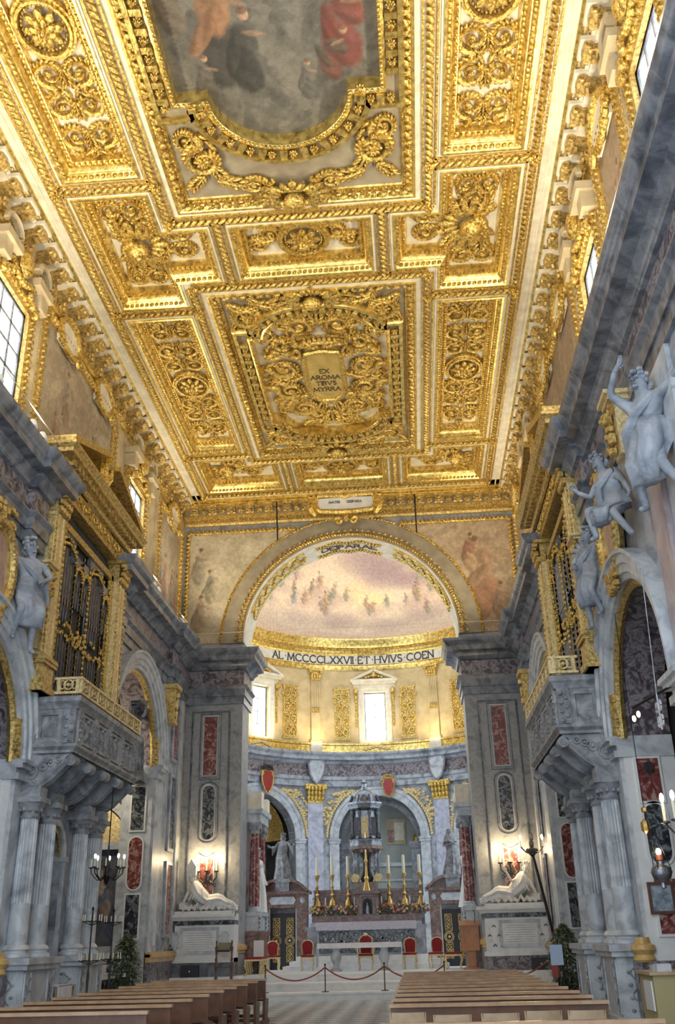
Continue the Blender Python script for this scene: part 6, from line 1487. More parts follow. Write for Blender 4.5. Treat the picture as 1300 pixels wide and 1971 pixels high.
for e in (-1, 1):
    mb = MB(); x = TX+e*.42; mb.lathe([(0, -.22), (.15, -.22), (.17, 0), (.15, .22), (0, .22)], 14); mb.v = [(x+v[0], 37.85+v[2], 3.70+v[1]) for v in mb.v]; part('volute', mb, PALEGOLD, tb)
    mr = MB(); M = Matrix.Translation((TX+e*.38, 37.8, 3.72)) @ Matrix.Scale(.62, 4)
    b_, J = figure('supporting_angel', SILVER, tb, M, dict(elL=(.25,0,1.6), wrL=(.15,0,1.85), haL=(.12,0,1.92), elR=(-.25,0,1.6), wrR=(-.15,0,1.85), haR=(-.12,0,1.92)), 1.1, False)
    face(tb, M, J, SILVER)
    mb = MB(M); loft(mb, [((0,0,.3), .2, .18, X_, Y_, 1), ((0,0,.7), .19, .17, X_, Y_, .8), ((0,0,1.0), .17, .15, X_, Y_, .4)], 18, 6, .14); part('angel_drapery', mb, SILVER, tb)
mb = MB(); mb.lathe([(.2, 3.55), (.24, 3.7), (.14, 4.0), (.16, 4.4), (.3, 4.6)], 8, (TX, TY, 0)); part('stem', mb, BRONZE, tb)
def octa(prof, nm, mt, n=8, ph=pi/8):
    mb = MB(Matrix.Translation((TX, TY, 0)) @ Matrix.Rotation(ph, 4, 'Z')); mb.lathe(prof, n); return part(nm, mb, mt, tb, 30)
octa([(.3, 4.6), (.62, 4.68), (.70, 4.72), (.70, 4.80), (.64, 4.84)], 'platform', BROWNM)
octa([(.64, 4.84), (.66, 5.0), (.70, 5.06), (.60, 5.1), (.48, 5.12), (.46, 6.1), (.5, 6.15)], 'drum', SILVER)
octa([(.5, 6.12), (.62, 6.2), (.66, 6.3), (.72, 6.36), (.72, 6.42), (.45, 6.46)], 'cornice', SILVER)
mb = MB(); n = 32; vs = []
for j in range(9):
    a = pi/2*j/8; r_ = .44*cos(a)
    for i in range(n): vs.append((TX+r_*(1-.05*(i % 2))*cos(2*pi*i/n), TY+r_*(1-.05*(i % 2))*sin(2*pi*i/n), 6.44+.52*sin(a)))
mb.add(vs, [(j*n+i, j*n+(i+1) % n, (j+1)*n+(i+1) % n, (j+1)*n+i) for j in range(8) for i in range(n)]); part('ribbed_dome', mb, SILVER, tb)
octa([(.14, 6.9), (.14, 7.0), (.10, 7.02), (.10, 7.16), (.15, 7.2), (.08, 7.28), (.03, 7.36), (0, 7.36)], 'lantern', SILVER)
part('cross', MB().box(TX-.015, TX+.015, TY-.015, TY+.015, 7.34, 7.56).box(TX-.07, TX+.07, TY-.012, TY+.012, 7.45, 7.48), SILVER, tb)
for i in range(8):
    a = pi/8+i*pi/4; x, y = TX+.52*cos(a), TY+.52*sin(a)
    mb = MB(); mb.lathe([(.06, 5.12), (.05, 5.3), (.045, 5.9), (.07, 6.0), (.08, 6.1)], 8, (x, y, 0)); part('colonnette', mb, SILVER, tb)
    mb = MB()
    for q in range(4): mb.lump((TX+(.60-.03*q)*cos(a), TY+(.60-.03*q)*sin(a), 6.46+.07*q), (.05, .05, .05))
    part('crocket', mb, BRONZE, tb)
    mb = MB(); mb.lump((TX+.6*cos(a), TY+.6*sin(a), 5.16), (.06, .06, .08)); mb.lump((TX+.6*cos(a), TY+.6*sin(a), 5.28), (.04, .04, .05)); part('small_figure', mb, BRONZE, tb)
for a in (-pi/2, -pi/4, -3*pi/4):
    x, y = TX+.46*cos(a), TY+.46*sin(a); M = Matrix.Translation((x, y, 5.2)) @ Matrix.Rotation(a+pi/2, 4, 'Z')
    part('door_arch', MB(M).prism([(-.12, 0), (.12, 0), (.12, .55)]+[(.12*cos(pi*i/8), .56+.12*sin(pi*i/8)) for i in range(9)]+[(-.12, .55)], lambda u, v, w: (u, w, v), -.03, .04), PALEGOLD if a == -pi/2 else SHADOW, tb, fixnormals=True)
# gilt altar cross in front of it
ac = thing('altar_cross', 'gilt standing altar cross before the tabernacle', 'cross', (.06, 37.46, 2.42))
mb = MB(); mb.lathe([(0, 3.24), (.16, 3.24), (.14, 3.32), (.09, 3.5), (.07, 3.6), (.1, 3.68), (.05, 3.76), (.04, 4.2), (.08, 4.28), (.04, 4.34), (.03, 4.6)], 12, (.06, 37.46, 0)); part('stem', mb, BRASS, ac)
part('cross', MB().box(.035, .085, 37.44, 37.48, 4.55, 5.25).box(-.17, .29, 37.44, 37.48, 4.93, 4.98), BRASS, ac)
mb = MB()
for (x, z) in ((-.19, 4.955), (.31, 4.955), (.06, 5.28)): mb.lump((x, 37.46, z), (.05, .03, .05))
part('cross_tips', mb, BRASS, ac)
mb = MB(); mb.tube([(.06, 37.43, 4.72), (.06, 37.46, 4.95), (.06, 37.42, 5.05)], [.02, .035, .025], 6); mb.tube([(-.12, 37.43, 4.98), (.06, 37.46, 4.93), (.24, 37.43, 4.98)], .014, 5); part('corpus', mb, PALEGOLD, ac)
ac.location.z = 3.24; OFF[ac.name] = Vector((.06, 37.46, 2.42))
for c in ac.children: c.location.z -= .82
# ---------------------------------------------------------------- stucco angels, medallions above the near chapel arches
def angel(s, y, z, sc, pose, label, lean=0, yawd=0, wing=True):
    r = thing('stucco_angel', label, 'statue', (s*5.70, y, z))
    M = Matrix.Translation((s*5.66, y, z)) @ Matrix(((0, s, 0, 0), (-s*0+1, 0, 0, 0), (0, 0, 1, 0), (0, 0, 0, 1))) @ Matrix.Rotation(lean, 4, 'Y') @ Matrix.Rotation(yawd, 4, 'Z') @ Matrix.Scale(sc, 4)
    b_, J = figure('body', STUCCO, r, M, pose, 1.05); face(r, M, J, STUCCO)
    mb = MB(M); p = Vector(J['pelvis']); kL, kR = Vector(J['knL']), Vector(J['knR']); m_ = (kL+kR)/2
    loft(mb, [(p+Vector((0,0,.22)), .19, .16, X_, Y_, .4), (p, .24, .20, X_, Y_, .8), ((p*.6+m_*.4), .24, .20, X_, Y_, 1), ((p*.2+m_*.8)+Vector((.03,.0,-.02)), .22, .16, X_, Y_, 1), (m_+Vector((.06,.05,-.18)), .18, .10, X_, Y_, 1)], 26, 7, .16); part('drapery', mb, STUCCO, r, 85)
    mb = MB(M); c = Vector(J['chest']); mb.tube([c+Vector((-.18,-.05,.1)), c+Vector((.02,-.17,-.12)), p+Vector((.2,-.12,.12)), p+Vector((.34,.05,-.1))], [.05, .07, .08, .05], 7); part('sash', mb, STUCCO, r)
    if wing:
        mb = MB(M)
        for e in (-1, 1):
            for k in range(9):
                a = rad(75)-k*rad(13); L = .55-.03*abs(k-3)
                mb.lump((e*(.12+L*.5*cos(a)*1.0), .16, 1.34+L*.55*sin(a)), (L*.55, .03, .06), Matrix.Rotation(-a if e > 0 else a-pi, 3, 'Y'))
        part('wings', mb, STUCCO, r)
    return r
REACH = dict(elL=(.42,-.12,1.46), wrL=(.62,-.18,1.60), haL=(.69,-.18,1.64), elR=(-.30,-.12,1.22), wrR=(-.16,-.25,1.10), haR=(-.10,-.27,1.08), knL=(.16,-.25,.62), anL=(.18,-.05,.24), toL=(.2,-.18,.16), knR=(-.10,-.12,.48), anR=(-.14,.0,.05), toR=(-.15,-.14,.0), head=(.05,-.06,1.66), crown=(.08,-.06,1.76))
SIT = dict(pelvis=(0,0,.75), belly=(.02,-.02,.95), chest=(.05,-.05,1.2), neck=(.08,-.08,1.38), head=(.12,-.12,1.52), crown=(.15,-.12,1.62), shL=(.25,-.04,1.28), elL=(.42,-.1,1.08), wrL=(.55,-.2,1.2), haL=(.6,-.22,1.26), shR=(-.14,-.05,1.28), elR=(-.32,-.1,1.05), wrR=(-.45,-.15,.85), haR=(-.5,-.18,.78), hiL=(.11,-.03,.72), hiR=(-.10,-.03,.72), knL=(.18,-.42,.72), anL=(.1,-.36,.25), toL=(.1,-.5,.2), knR=(-.3,-.36,.5), anR=(-.5,-.25,.1), toR=(-.6,-.35,.08))
LEANF = dict(elL=(.30,-.2,1.6), wrL=(.12,-.3,1.78), haL=(.06,-.3,1.84), elR=(-.40,-.12,1.40), wrR=(-.62,-.18,1.52), haR=(-.70,-.18,1.56), knL=(.14,-.2,.55), anL=(.2,.0,.15), toL=(.2,-.14,.1), knR=(-.2,-.2,.52), anR=(-.35,.0,.15), toR=(-.38,-.13,.1))
REACHM = {k: ((-v[0],)+v[1:]) for k, v in REACH.items()}; REACHM = {(k[:-1]+('R' if k[-1] == 'L' else 'L') if k[:2] in ('el','wr','ha','kn','an','to') else k): v for k, v in REACHM.items()}
angel(-1, 17.6, 6.95, 1.32, REACHM, 'grey stucco angel reaching up beside the organ with dark pipes', 0, -.8, False)
angel(1, 17.65, 6.95, 1.12, REACHM, 'grey stucco angel standing between the oval medallion and the organ', 0, -.6, True)
angel(1, 14.9, 7.35, 1.15, SIT, 'grey stucco angel seated on the crown of the chapel arch', 0, -.5, False)
angel(1, 12.35, 6.95, 1.28, LEANF, 'large grey stucco angel leaning past the gilded bracket', 0, -.7, False)
for s in (-1, 1):
    y = 16.35
    r = thing('medallion', 'oval medallion in a gilt wreath '+('beside the reaching angel' if s < 0 else 'over the angels of the chapel arch'), 'medallion', (s*5.9, y, 8.3))
    S = mirror(s); el_ = lambda k, n: [(y+.78*k*cos(2*pi*i/n), 8.35+1.0*k*sin(2*pi*i/n)) for i in range(n)]
    part('field', MB(S).prism(el_(.8, 32), lambda u, v, w: (w, u, v), 5.84, 5.93), marble('rose_marble_%d' % s, [(.3, (.34,.20,.17)), (.6, (.52,.36,.31)), (.8, (.62,.50,.46))], 2, 2), r, fixnormals=True)
    mb = MB(S); q = el_(.9, 40); mb.tube([(5.80, a, b2) for a, b2 in q], .11, 6, True); lumps_along(mb, [(5.74, a, b2) for a, b2 in q], .12, (.06, .10, .07), .5, (-1,0,0), 0, 0, True); part('wreath', mb, OLDGOLD, r)
    mb = MB(S); mb.tube([(5.82, a, b2) for a, b2 in el_(.79, 36)], .04, 5, True); part('inner_rim', mb, GOLDS, r)
    mb = MB(S); random.seed(5)
    for k in range(16): mb.lump((5.74, y-.3+.6*random.random(), 7.2+.35*random.random()), (.08, .1, .08)); mb.lump((5.74, y-.4+.8*random.random(), 9.25+.35*random.random()), (.08, .11, .08))
    part('gilt_leaves', mb, OLDGOLD, r)
    # gilt bracket with carved head and leaves, higher up the wall
    for (yy, zz, hh, lab) in ((14.0, 8.7, 1.15, 'gilded leafy bracket between the stucco angels'), (18.35, 8.35, .75, 'gilded lion-mask bracket beside the organ')):
        if s < 0 and yy < 15: continue
        r2 = thing('gilded_bracket', lab+(' with dark pipes' if s < 0 else (' with pale pipes' if yy > 15 else '')), 'bracket', (s*5.75, yy, zz))
        mb = MB(S); mb.box(5.5, 5.94, yy-.24, yy+.24, zz+hh*.86, zz+hh*.93); mb.box(5.44, 5.94, yy-.30, yy+.30, zz+hh*.93, zz+hh); mb.taper(5.6, 5.94, yy-.2, yy+.2, zz, zz+hh*.86, 0, 0); part('block', mb, PALEGOLD, r2)
        mb = MB(S)
        for e in (-1, 1):
            mb.tube([(5.52, yy+e*(.16+.07*cos(j*.7)), zz+hh*.72+.07*sin(j*.7)) for j in range(9)], .035, 5)
        mb.lump((5.5, yy, zz+hh*.62), (.12, .13, .16)); mb.lump((5.40, yy, zz+hh*.60), (.05, .05, .06))
        for k in range(6): mb.lump((5.52, yy+.11*sin(k*1.9), zz+hh*(.1+.07*k)), (.09, .11, .09))
        part('leaf_mask', mb, OLDGOLD, r2)
# gilded herm consoles near the piers
for s in (-1, 1):
    r = thing('herm_console', 'small gilded herm console by the '+('bishop' if s < 0 else 'chevron')+' tomb, under the cornice', 'bracket', (s*5.8, 30.1, 8.5)); S = mirror(s)
    mb = MB(S); mb.taper(5.62, 5.95, 29.85, 30.35, 8.2, 9.3, -.03, -.03); mb.box(5.5, 5.95, 29.75, 30.45, 9.2, 9.34); mb.box(5.6, 5.95, 29.8, 30.4, 8.1, 8.22); part('block', mb, OLDGOLD, r)
    mb = MB(S); mb.lump((5.58, 30.1, 9.02), (.1, .1, .13)); mb.lump((5.6, 30.1, 8.7), (.09, .16, .2)); mb.lump((5.6, 30.1, 8.4), (.08, .1, .15)); part('figure', mb, OLDGOLD, r)
# statue group high in the chapel beside the gallery
for s in (-1,):
    r = thing('chapel_statue', 'dark stone statue standing high in the chapel opening beside the gallery', 'statue', (s*6.4, 28.2, 6.75))
    M = Matrix.Translation((s*6.5, 28.35, 6.3)) @ Matrix.Scale(1.15, 4); b_, J = figure('body', DGREY, r, M, dict(elL=(.36,-.1,1.5), wrL=(.4,-.15,1.75), haL=(.4,-.15,1.82))); face(r, M, J, DGREY); part('robe', robe(M, .08), DGREY, r)
    part('pedestal', MB().box(-6.9, -6.05, 28.0, 28.75, 6.05, 6.32), DGREY, r)
# ---------------------------------------------------------------- benches
def bench(name, x0, x1, label, group):
    cx = (x0+x1)/2; w = (x1-x0)/2
    r = thing(name, label, 'bench', (cx, 0, 0), group, 0, True)
    part('seat', MB().box(-w+.05, w-.05, -.42, -.04, .43, .47), WOOD, r)
    part('backrest', MB().box(-w+.04, w-.04, -.01, .03, .56, .84), WOOD, r)
    part('top_rail', MB().box(-w, w, -.03, .07, .84, .88), WOODLIT, r)
    n = 40; ap = [(-w+.06+(2*w-.12)*i/n, .50-.03*abs(sin(i*pi/8))) for i in range(n+1)]
    part('apron', MB().prism(ap+[(w-.06, .57), (-w+.06, .57)], lambda u, v, q: (u, q, v), .0, .03), WOODD, r, fixnormals=True)
    for e in (-1, 1):
        x = e*(w-.05)
        part('end_panel', MB().prism([(-.46, .0), (.10, .0), (.10, .07), (.04, .12), (.04, .84), (-.03, .84), (-.05, .5), (-.44, .46), (-.44, .40), (-.36, .12), (-.46, .07)], lambda u, v, q, x=x: (x+q, u, v), -.03, .03), WOOD, r, fixnormals=True)
        part('foot', MB().box(x-.05, x+.05, -.5, .42, 0, .07), WOODD, r)
    for xm in (-w*.34, w*.34): part('support', MB().box(xm-.025, xm+.025, -.4, .03, 0, .43), WOODD, r)
    part('kneeler', MB().box(-w+.08, w-.08, .26, .40, .16, .20), WOOD, r)
    part('stretcher', MB().box(-w+.06, w-.06, -.24, -.19, .10, .16), WOODD, r)
    return r
def copies(proto, spots, labels=None):
    for i, (x, y, rz) in enumerate(spots):
        o = proto if i == 0 else copy_tree(proto)
        o.location = (x, y, o.location.z); o.rotation_euler.z = rz
        if labels: o['label'] = labels[i]
pr = bench('pew', 1.5, 4.25, '', 'pews on the side of the pale wooden chairs')
ORD = ['first', 'second', 'third', 'fourth', 'fifth', 'sixth', 'seventh', 'eighth', 'ninth', 'tenth', 'eleventh', 'twelfth']
ys = [10.55]+[13.5+1.2*k for k in range(11)]
copies(pr, [(2.875, y, pi) for y in ys], ['brown wooden pew in front of the row of pale wooden chairs, farthest from the altar']+['brown wooden pew, %s row behind the pale wooden chairs toward the altar' % ORD[k] for k in range(11)])
pl_ = bench('pew', -4.12, -1.52, '', 'pews on the side of the bishop tomb')
ys = [13.2+1.25*k for k in range(9)]
copies(pl_, [(-2.82, y, pi) for y in ys], ['brown wooden pew across the aisle from the chairs, %s row counted from the altar steps' % ORD[8-k] for k in range(9)])
# pale stacking chairs between the first two rows
def pale_chair():
    r = thing('wooden_chair', 'pale plywood chair in the gap between the first two pews', 'chair', (0, 0, 0), 'pale wooden chairs between the pews', 0, True)
    part('seat', MB().box(-.21, .21, -.40, 0, .43, .455), PINE, r)
    mb = MB(); n = 8; vs = []
    for i in range(n+1):
        x = -.21+.42*i/n; y = .02+.04*(1-((i-4)/4)**2)
        vs += [(x, y, .62), (x, y+.015, .62), (x, y+.015, .86), (x, y, .86)]
    mb.add(vs, [(i*4+j, (i+1)*4+j, (i+1)*4+(j+1) % 4, i*4+(j+1) % 4) for i in range(n) for j in range(4)]+[(0,1,2,3), (n*4+3, n*4+2, n*4+1, n*4)]); part('backrest', mb, PINE, r)
    for e in (-1, 1):
        part('leg', MB().tube([(e*.19, .03, .86), (e*.20, .02, .44), (e*.20, .06, 0)], .013, 6), IRON, r); part('leg', MB().tube([(e*.19, -.36, .44), (e*.20, -.40, 0)], .013, 6), IRON, r)
    return r
copies(pale_chair(), [(1.75, 12.3, pi+.05), (2.25, 11.85, pi-.05), (2.78, 11.95, pi), (3.28, 12.2, pi+.03), (3.76, 12.15, pi-.04)], ['pale plywood chair between the first two pews, %s from the central aisle' % k for k in ('first', 'second', 'third', 'fourth', 'fifth')])
# ---------------------------------------------------------------- rope barrier
def stanchion():
    r = thing('rope_stanchion', 'slim black stanchion on the altar steps carrying a red rope', 'stanchion', (0, 0, .22), 'rope stanchions before the altar', 0, True)
    mb = MB(); mb.lathe([(0, 0), (.13, 0), (.12, .02), (.03, .03), (.016, .05), (.016, .70), (.03, .72), (.02, .76), (0, .77)], 12); part('post', mb, IRON, r)
    mb = MB(); mb.tube([(.04*cos(a), 0, .70+.03*sin(a)) for a in [i*pi/4 for i in range(8)]], .007, 5, True); part('ring', mb, BRASS, r)
    return r
SX = (-2.75, -.95, .82, 2.6)
copies(stanchion(), [(x, 31.15, 0) for x in SX], ['slim black rope stanchion on the altar steps, %s' % k for k in ('at the bishop tomb end', 'second from the bishop tomb end', 'second from the chevron tomb end', 'at the chevron tomb end')])
ROPE = plain('red_rope', (.22,.04,.04), .8, 0, (.32,.07,.06), 20)
for i in range(3):
    a, b2 = SX[i], SX[i+1]; P = [(a+(b2-a)*t, 31.15, .88-.34*(1-(2*t-1)**2)) for t in [k/16 for k in range(17)]]
    o = part('barrier_rope', MB().tube(P, .022, 6), ROPE, None); tag(o, 'red rope hanging between black stanchions, '+('nearest the bishop tomb', 'across the central aisle', 'nearest the chevron tomb')[i], 'rope', 'barrier ropes')
o = part('barrier_rope', MB().tube([(4.5+.13*k, 30.6-.06*k, .55+.05*k-.1*sin(pi*k/8)) for k in range(9)], .022, 6), ROPE, None); tag(o, 'red rope sloping up to the wall by the leaning torch pole', 'rope')
# ---------------------------------------------------------------- presbytery furniture
ta = thing('altar_table', 'white-clothed marble altar table on baluster legs before the high altar', 'table', (-.12, 35.0, PLAT))
part('table_top', MB().box(-1.5, 1.26, 34.6, 35.3, 1.40, 1.50), WHITE, ta)
mb = MB(); n = 30; X = [-1.53+2.82*i/n for i in range(n+1)]
mb.add([(x, 34.57, 1.515) for x in X]+[(x, 34.56-.01*(i % 2), 1.36) for i, x in enumerate(X)]+[(x, 35.33, 1.515) for x in X], [(i, n+1+i, n+2+i, i+1) for i in range(n)]+[(i, i+1, 2*n+3+i, 2*n+2+i) for i in range(n)])
for x in (-1.53, 1.29):
    k = 8; vs = [(x+(.012 if j % 2 else -.012)*1+(-.02 if x < 0 else .02)*(1-zz), 34.57+.76*j/k, z) for zz, z in ((1, 1.515), (0, .80)) for j in range(k+1)]
    mb.add(vs, [(j, j+1, k+2+j, k+1+j) for j in range(k)])
part('altar_cloth', mb, LINEN, ta)
for x in (-.92, .70):
    mb = MB(); mb.lathe([(0, 0), (.20, 0), (.20, .06), (.13, .09), (.10, .18), (.17, .34), (.19, .44), (.12, .62), (.11, .66), (.18, .72), (.18, .74)], 14, (x, 34.95, PLAT)); part('baluster_leg', mb, PALE, ta)
def armless(name, lab, grp, arms_=False, k=1.0):
    r = thing(name, lab, 'chair', (0, 0, PLAT), grp, 0, True)
    mb = MB(); n = 20; P = []
    out = [(-.17*k, .47), (-.20*k, .75*k)]+[(.20*k*cos(pi-pi*i/8), .82*k+.14*k*sin(pi*i/8)) for i in range(9)]+[(.20*k, .75*k), (.17*k, .47)]
    part('back_frame', MB().tube([(x, .20+.05*(z-.45), z) for x, z in out], .026, 6), PALEGOLD, r)
    inn = [(x*.86, z if z > .5 else .52) for x, z in out]
    part('back_pad', MB().prism(inn, lambda u, v, w: (u, w+.20+.05*(v-.45), v), -.03, .03), VELVET, r, fixnormals=True)
    part('seat_pad', MB().box(-.22*k, .22*k, -.22, .20, .44, .50), VELVET, r); part('seat_frame', MB().box(-.235*k, .235*k, -.235, .215, .39, .44), PALEGOLD, r)
    for sx in (-1, 1):
        for sy in (-1, 1): part('leg', MB().tube([(sx*.20*k, sy*.19, .40), (sx*.215*k, sy*.215, .25), (sx*.19*k, sy*.20, .08), (sx*.215*k, sy*.23, 0)], [.032, .026, .018, .026], 7), PALEGOLD, r)
    if arms_:
        for sx in (-1, 1): part('armrest', MB().tube([(sx*.21*k, .19, .72), (sx*.26*k, -.02, .70), (sx*.25*k, -.18, .66), (sx*.22*k, -.2, .46)], .024, 6), PALEGOLD, r)
        mb = MB(); mb.lump((0, .21, .98*k), (.09, .04, .06)); part('crest', mb, PALEGOLD, r)
    return r
copies(armless('gilt_chair', '', 'red velvet chairs in the presbytery'), [(-3.35, 37.0, .25), (-1.98, 35.75, .1), (1.55, 35.75, -.1), (2.45, 35.75, -.25)], ['gilt chair with red velvet back before the door under the friar statue', 'gilt chair with red velvet back beside the clothed table, on the friar side', 'gilt chair with red velvet back beside the clothed table, on the veiled statue side', 'gilt chair with red velvet back near the door under the veiled statue'])
th = armless('gilt_armchair', 'larger gilt armchair in red velvet behind the clothed altar table', None, True, 1.12); th.location = (.05, 35.62, PLAT)
def stool():
    r = thing('gilt_stool', '', 'stool', (0, 0, PLAT), 'velvet stools in the presbytery', 0, True)
    part('seat_pad', MB().box(-.27, .27, -.2, .2, .45, .51), VELVET, r); part('seat_frame', MB().box(-.28, .28, -.21, .21, .40, .45), PALEGOLD, r)
    for sx in (-1, 1):
        for sy in (-1, 1): part('leg', MB().tube([(sx*.23, sy*.16, .42), (sx*.27, sy*.19, .28), (sx*.20, sy*.15, .08), (sx*.26, sy*.2, 0)], [.04, .034, .022, .032], 7), PALEGOLD, r)
    return r
copies(stool(), [(-3.42, 34.0, .0), (-3.42, 33.55, .0), (-3.42, 33.15, 0), (3.0, 34.4, 0)], ['red velvet stool in the stool row, nearest the door under the friar statue', 'red velvet stool in the middle of the stool row by the iron lectern', 'red velvet stool in the stool row, nearest the altar steps', 'red velvet stool with white curved legs beside the wooden lectern'])
# wooden lectern and iron lectern
r = thing('wooden_lectern', 'plain orange-brown wooden lectern beside the chevron tomb', 'lectern', (3.57, 33.75, PLAT))
OW = plain('orange_wood', (.36,.14,.05), .4, 0, (.48,.22,.09), 4)
part('front_panel', MB().box(3.25, 3.83, 33.55, 33.61, PLAT+.55, 1.95), OW, r); part('post', MB().box(3.43, 3.69, 33.65, 33.85, PLAT, 1.9), OW, r); part('base', MB().box(3.28, 3.81, 33.55, 34.00, PLAT, PLAT+.06), OW, r)
mb = MB(); mb.add([(3.21, 33.50, 1.93), (3.87, 33.50, 1.93), (3.87, 34.00, 2.06), (3.21, 34.00, 2.06), (3.21, 33.50, 1.97), (3.87, 33.50, 1.97), (3.87, 34.00, 2.10), (3.21, 34.00, 2.10)], [(0,3,2,1),(4,5,6,7),(0,1,5,4),(1,2,6,5),(2,3,7,6),(3,0,4,7)]); part('book_rest', mb, OW, r)
part('microphone', MB().tube([(3.73, 33.65, 2.03), (3.75, 33.60, 2.3), (3.71, 33.53, 2.42)], .012, 6), IRON, r)
r = thing('iron_lectern', 'black turned-iron lectern with open book beside the bishop tomb', 'lectern', (-4.1, 31.6, .44))
for e in (-1, 1):
    P = [(.03, 0), (.045, .06), (.02, .12), (.05, .2), (.02, .28), (.03, .42), (.05, .5), (.02, .58), (.045, .7), (.02, .8), (.035, .95), (.05, 1.03), (.02, 1.1), (.03, 1.22), (0, 1.26)]
    mb = MB(); mb.lathe(P, 10, (-4.1+e*.24, 31.6, .44)); part('turned_post', mb, WOODD, r)
    part('foot', MB().box(-4.1+e*.24-.03, -4.1+e*.24+.03, 31.35, 31.85, .44, .48), WOODD, r)
part('crossbar', MB().box(-4.34, -3.86, 31.585, 31.615, .92, .96), WOODD, r); part('crossbar', MB().box(-4.34, -3.86, 31.585, 31.615, 1.40, 1.44), WOODD, r)
mb = MB(); mb.add([(-4.3, 31.45, 1.42), (-3.9, 31.45, 1.42), (-3.9, 31.7, 1.62), (-4.3, 31.7, 1.62), (-4.3, 31.45, 1.36), (-3.9, 31.45, 1.36), (-3.9, 31.7, 1.56), (-4.3, 31.7, 1.56)], [(0,1,2,3),(7,6,5,4),(0,4,5,1),(1,5,6,2),(2,6,7,3),(3,7,4,0)]); part('book_rest', mb, BLACK, r)
r = thing('notice_board', 'blank white board standing behind the stool row', 'board', (-3.3, 34.27, PLAT)); part('panel', MB().box(-3.62, -3.28, 34.27, 34.3, PLAT+.45, PLAT+1.0), WHITEP, r); part('stand', MB().box(-3.5, -3.46, 34.29, 34.32, PLAT, PLAT+.5).box(-3.65, -3.25, 34.22, 34.33, PLAT, PLAT+.03), IRON, r)
# ---------------------------------------------------------------- plants
def plant(x, y, h, lab):
    r = thing('potted_plant', lab, 'plant', (x, y, 0)); random.seed(int(100*y))
    mb = MB(); mb.lathe([(0, 0), (.18, 0), (.22, .32), (.24, .34), (.2, .34), (0, .30)], 16, (x, y, 0)); part('pot', mb, DGREY, r)
    mb = MB()
    for k in range(5): mb.tube([(x+.05*cos(k*1.3), y+.05*sin(k*1.3), .3), (x+.12*cos(k*1.3), y+.12*sin(k*1.3), .9), (x+.1*cos(k*1.3+1), y+.1*sin(k*1.3+1), h)], [.018, .014, .006], 5)
    part('stems', mb, WOODD, r)
    mb = MB()
    for q in range(1700):
        z = .38+(h-.38)*random.random(); t = (z-.38)/(h-.38); R_ = .40*(sin(pi*min(1, .12+t*.9)))**.6*(.4+.6*random.random()); a = random.random()*2*pi
        c = Vector((x+R_*cos(a), y+R_*sin(a), z)); d = Vector((cos(a), sin(a), random.uniform(-.9, .5))).normalized(); w = d.cross(Vector((0,0,1))).normalized()*.028; L = .11+.05*random.random()
        mb.add([c, c+d*L*.5+w, c+d*L+Vector((0,0,-.02)), c+d*L*.5-w, c+d*L*.5+Vector((0,0,.008))], [(0, 1, 4), (1, 2, 4), (2, 3, 4), (3, 0, 4)])
    o = part('foliage', mb, LEAF, r); o['kind'] = 'stuff'
plant(-5.35, 25.3, 1.85, 'tall leafy green potted plant behind the iron candle stands'); plant(5.35, 25.0, 1.85, 'tall leafy green potted plant below the leaning torch pole')
# ---------------------------------------------------------------- iron candle stands, hanging lights
def flame_at(parent, x, y, z, k=1.0, h=.14):
    mb = MB(); mb.lathe([(.018*k, 0), (.018*k, h), (0, h)], 8, (x, y, z)); c = part('candle', mb, IVORY, parent)
    mb = MB(); mb.lump((x, y, z+h+.05*k), (.026*k, .026*k, .06*k), None, 8, 5); part('flame', mb, FLAME, c)
r = thing('hanging_candelabrum', 'black iron hanging candelabrum with small lights beneath the gallery', 'chandelier', (-5.0, 22.1, 3.0)); x, y = -5.02, 22.2
part('chain', MB().tube([(x, y, 3.0), (x, y, 5.2)], .014, 5), IRON, r); mb = MB(); mb.lathe([(0, 2.85), (.05, 2.92), (.09, 3.05), (.04, 3.15), (.07, 3.3), (.025, 3.4), (.02, 3.7)], 10, (x, y, 0)); part('body', mb, IRON, r)
for k in range(8):
    a = k*pi/4+.2; P = [(x+.05*cos(a), y+.05*sin(a), 3.05), (x+.2*cos(a), y+.2*sin(a), 2.96), (x+.34*cos(a), y+.34*sin(a), 3.10), (x+.36*cos(a), y+.36*sin(a), 3.22)]
    am = part('arm', MB().tube(P, .014, 5), IRON, r); mb = MB(); mb.lathe([(0, 3.2), (.05, 3.22), (.05, 3.24), (0, 3.24)], 8, (x+.36*cos(a), y+.36*sin(a), 0)); part('drip_pan', mb, IRON, am)
    mb = MB(); mb.lathe([(.015, 3.24), (.015, 3.40), (0, 3.41)], 6, (x+.36*cos(a), y+.36*sin(a), 0)); part('candle', mb, IVORY, am)
    if k in (0, 2, 3, 5, 7): mb = MB(); mb.lump((x+.36*cos(a), y+.36*sin(a), 3.46), (.028, .028, .05), None, 8, 5); part('bulb', mb, BULB, am)
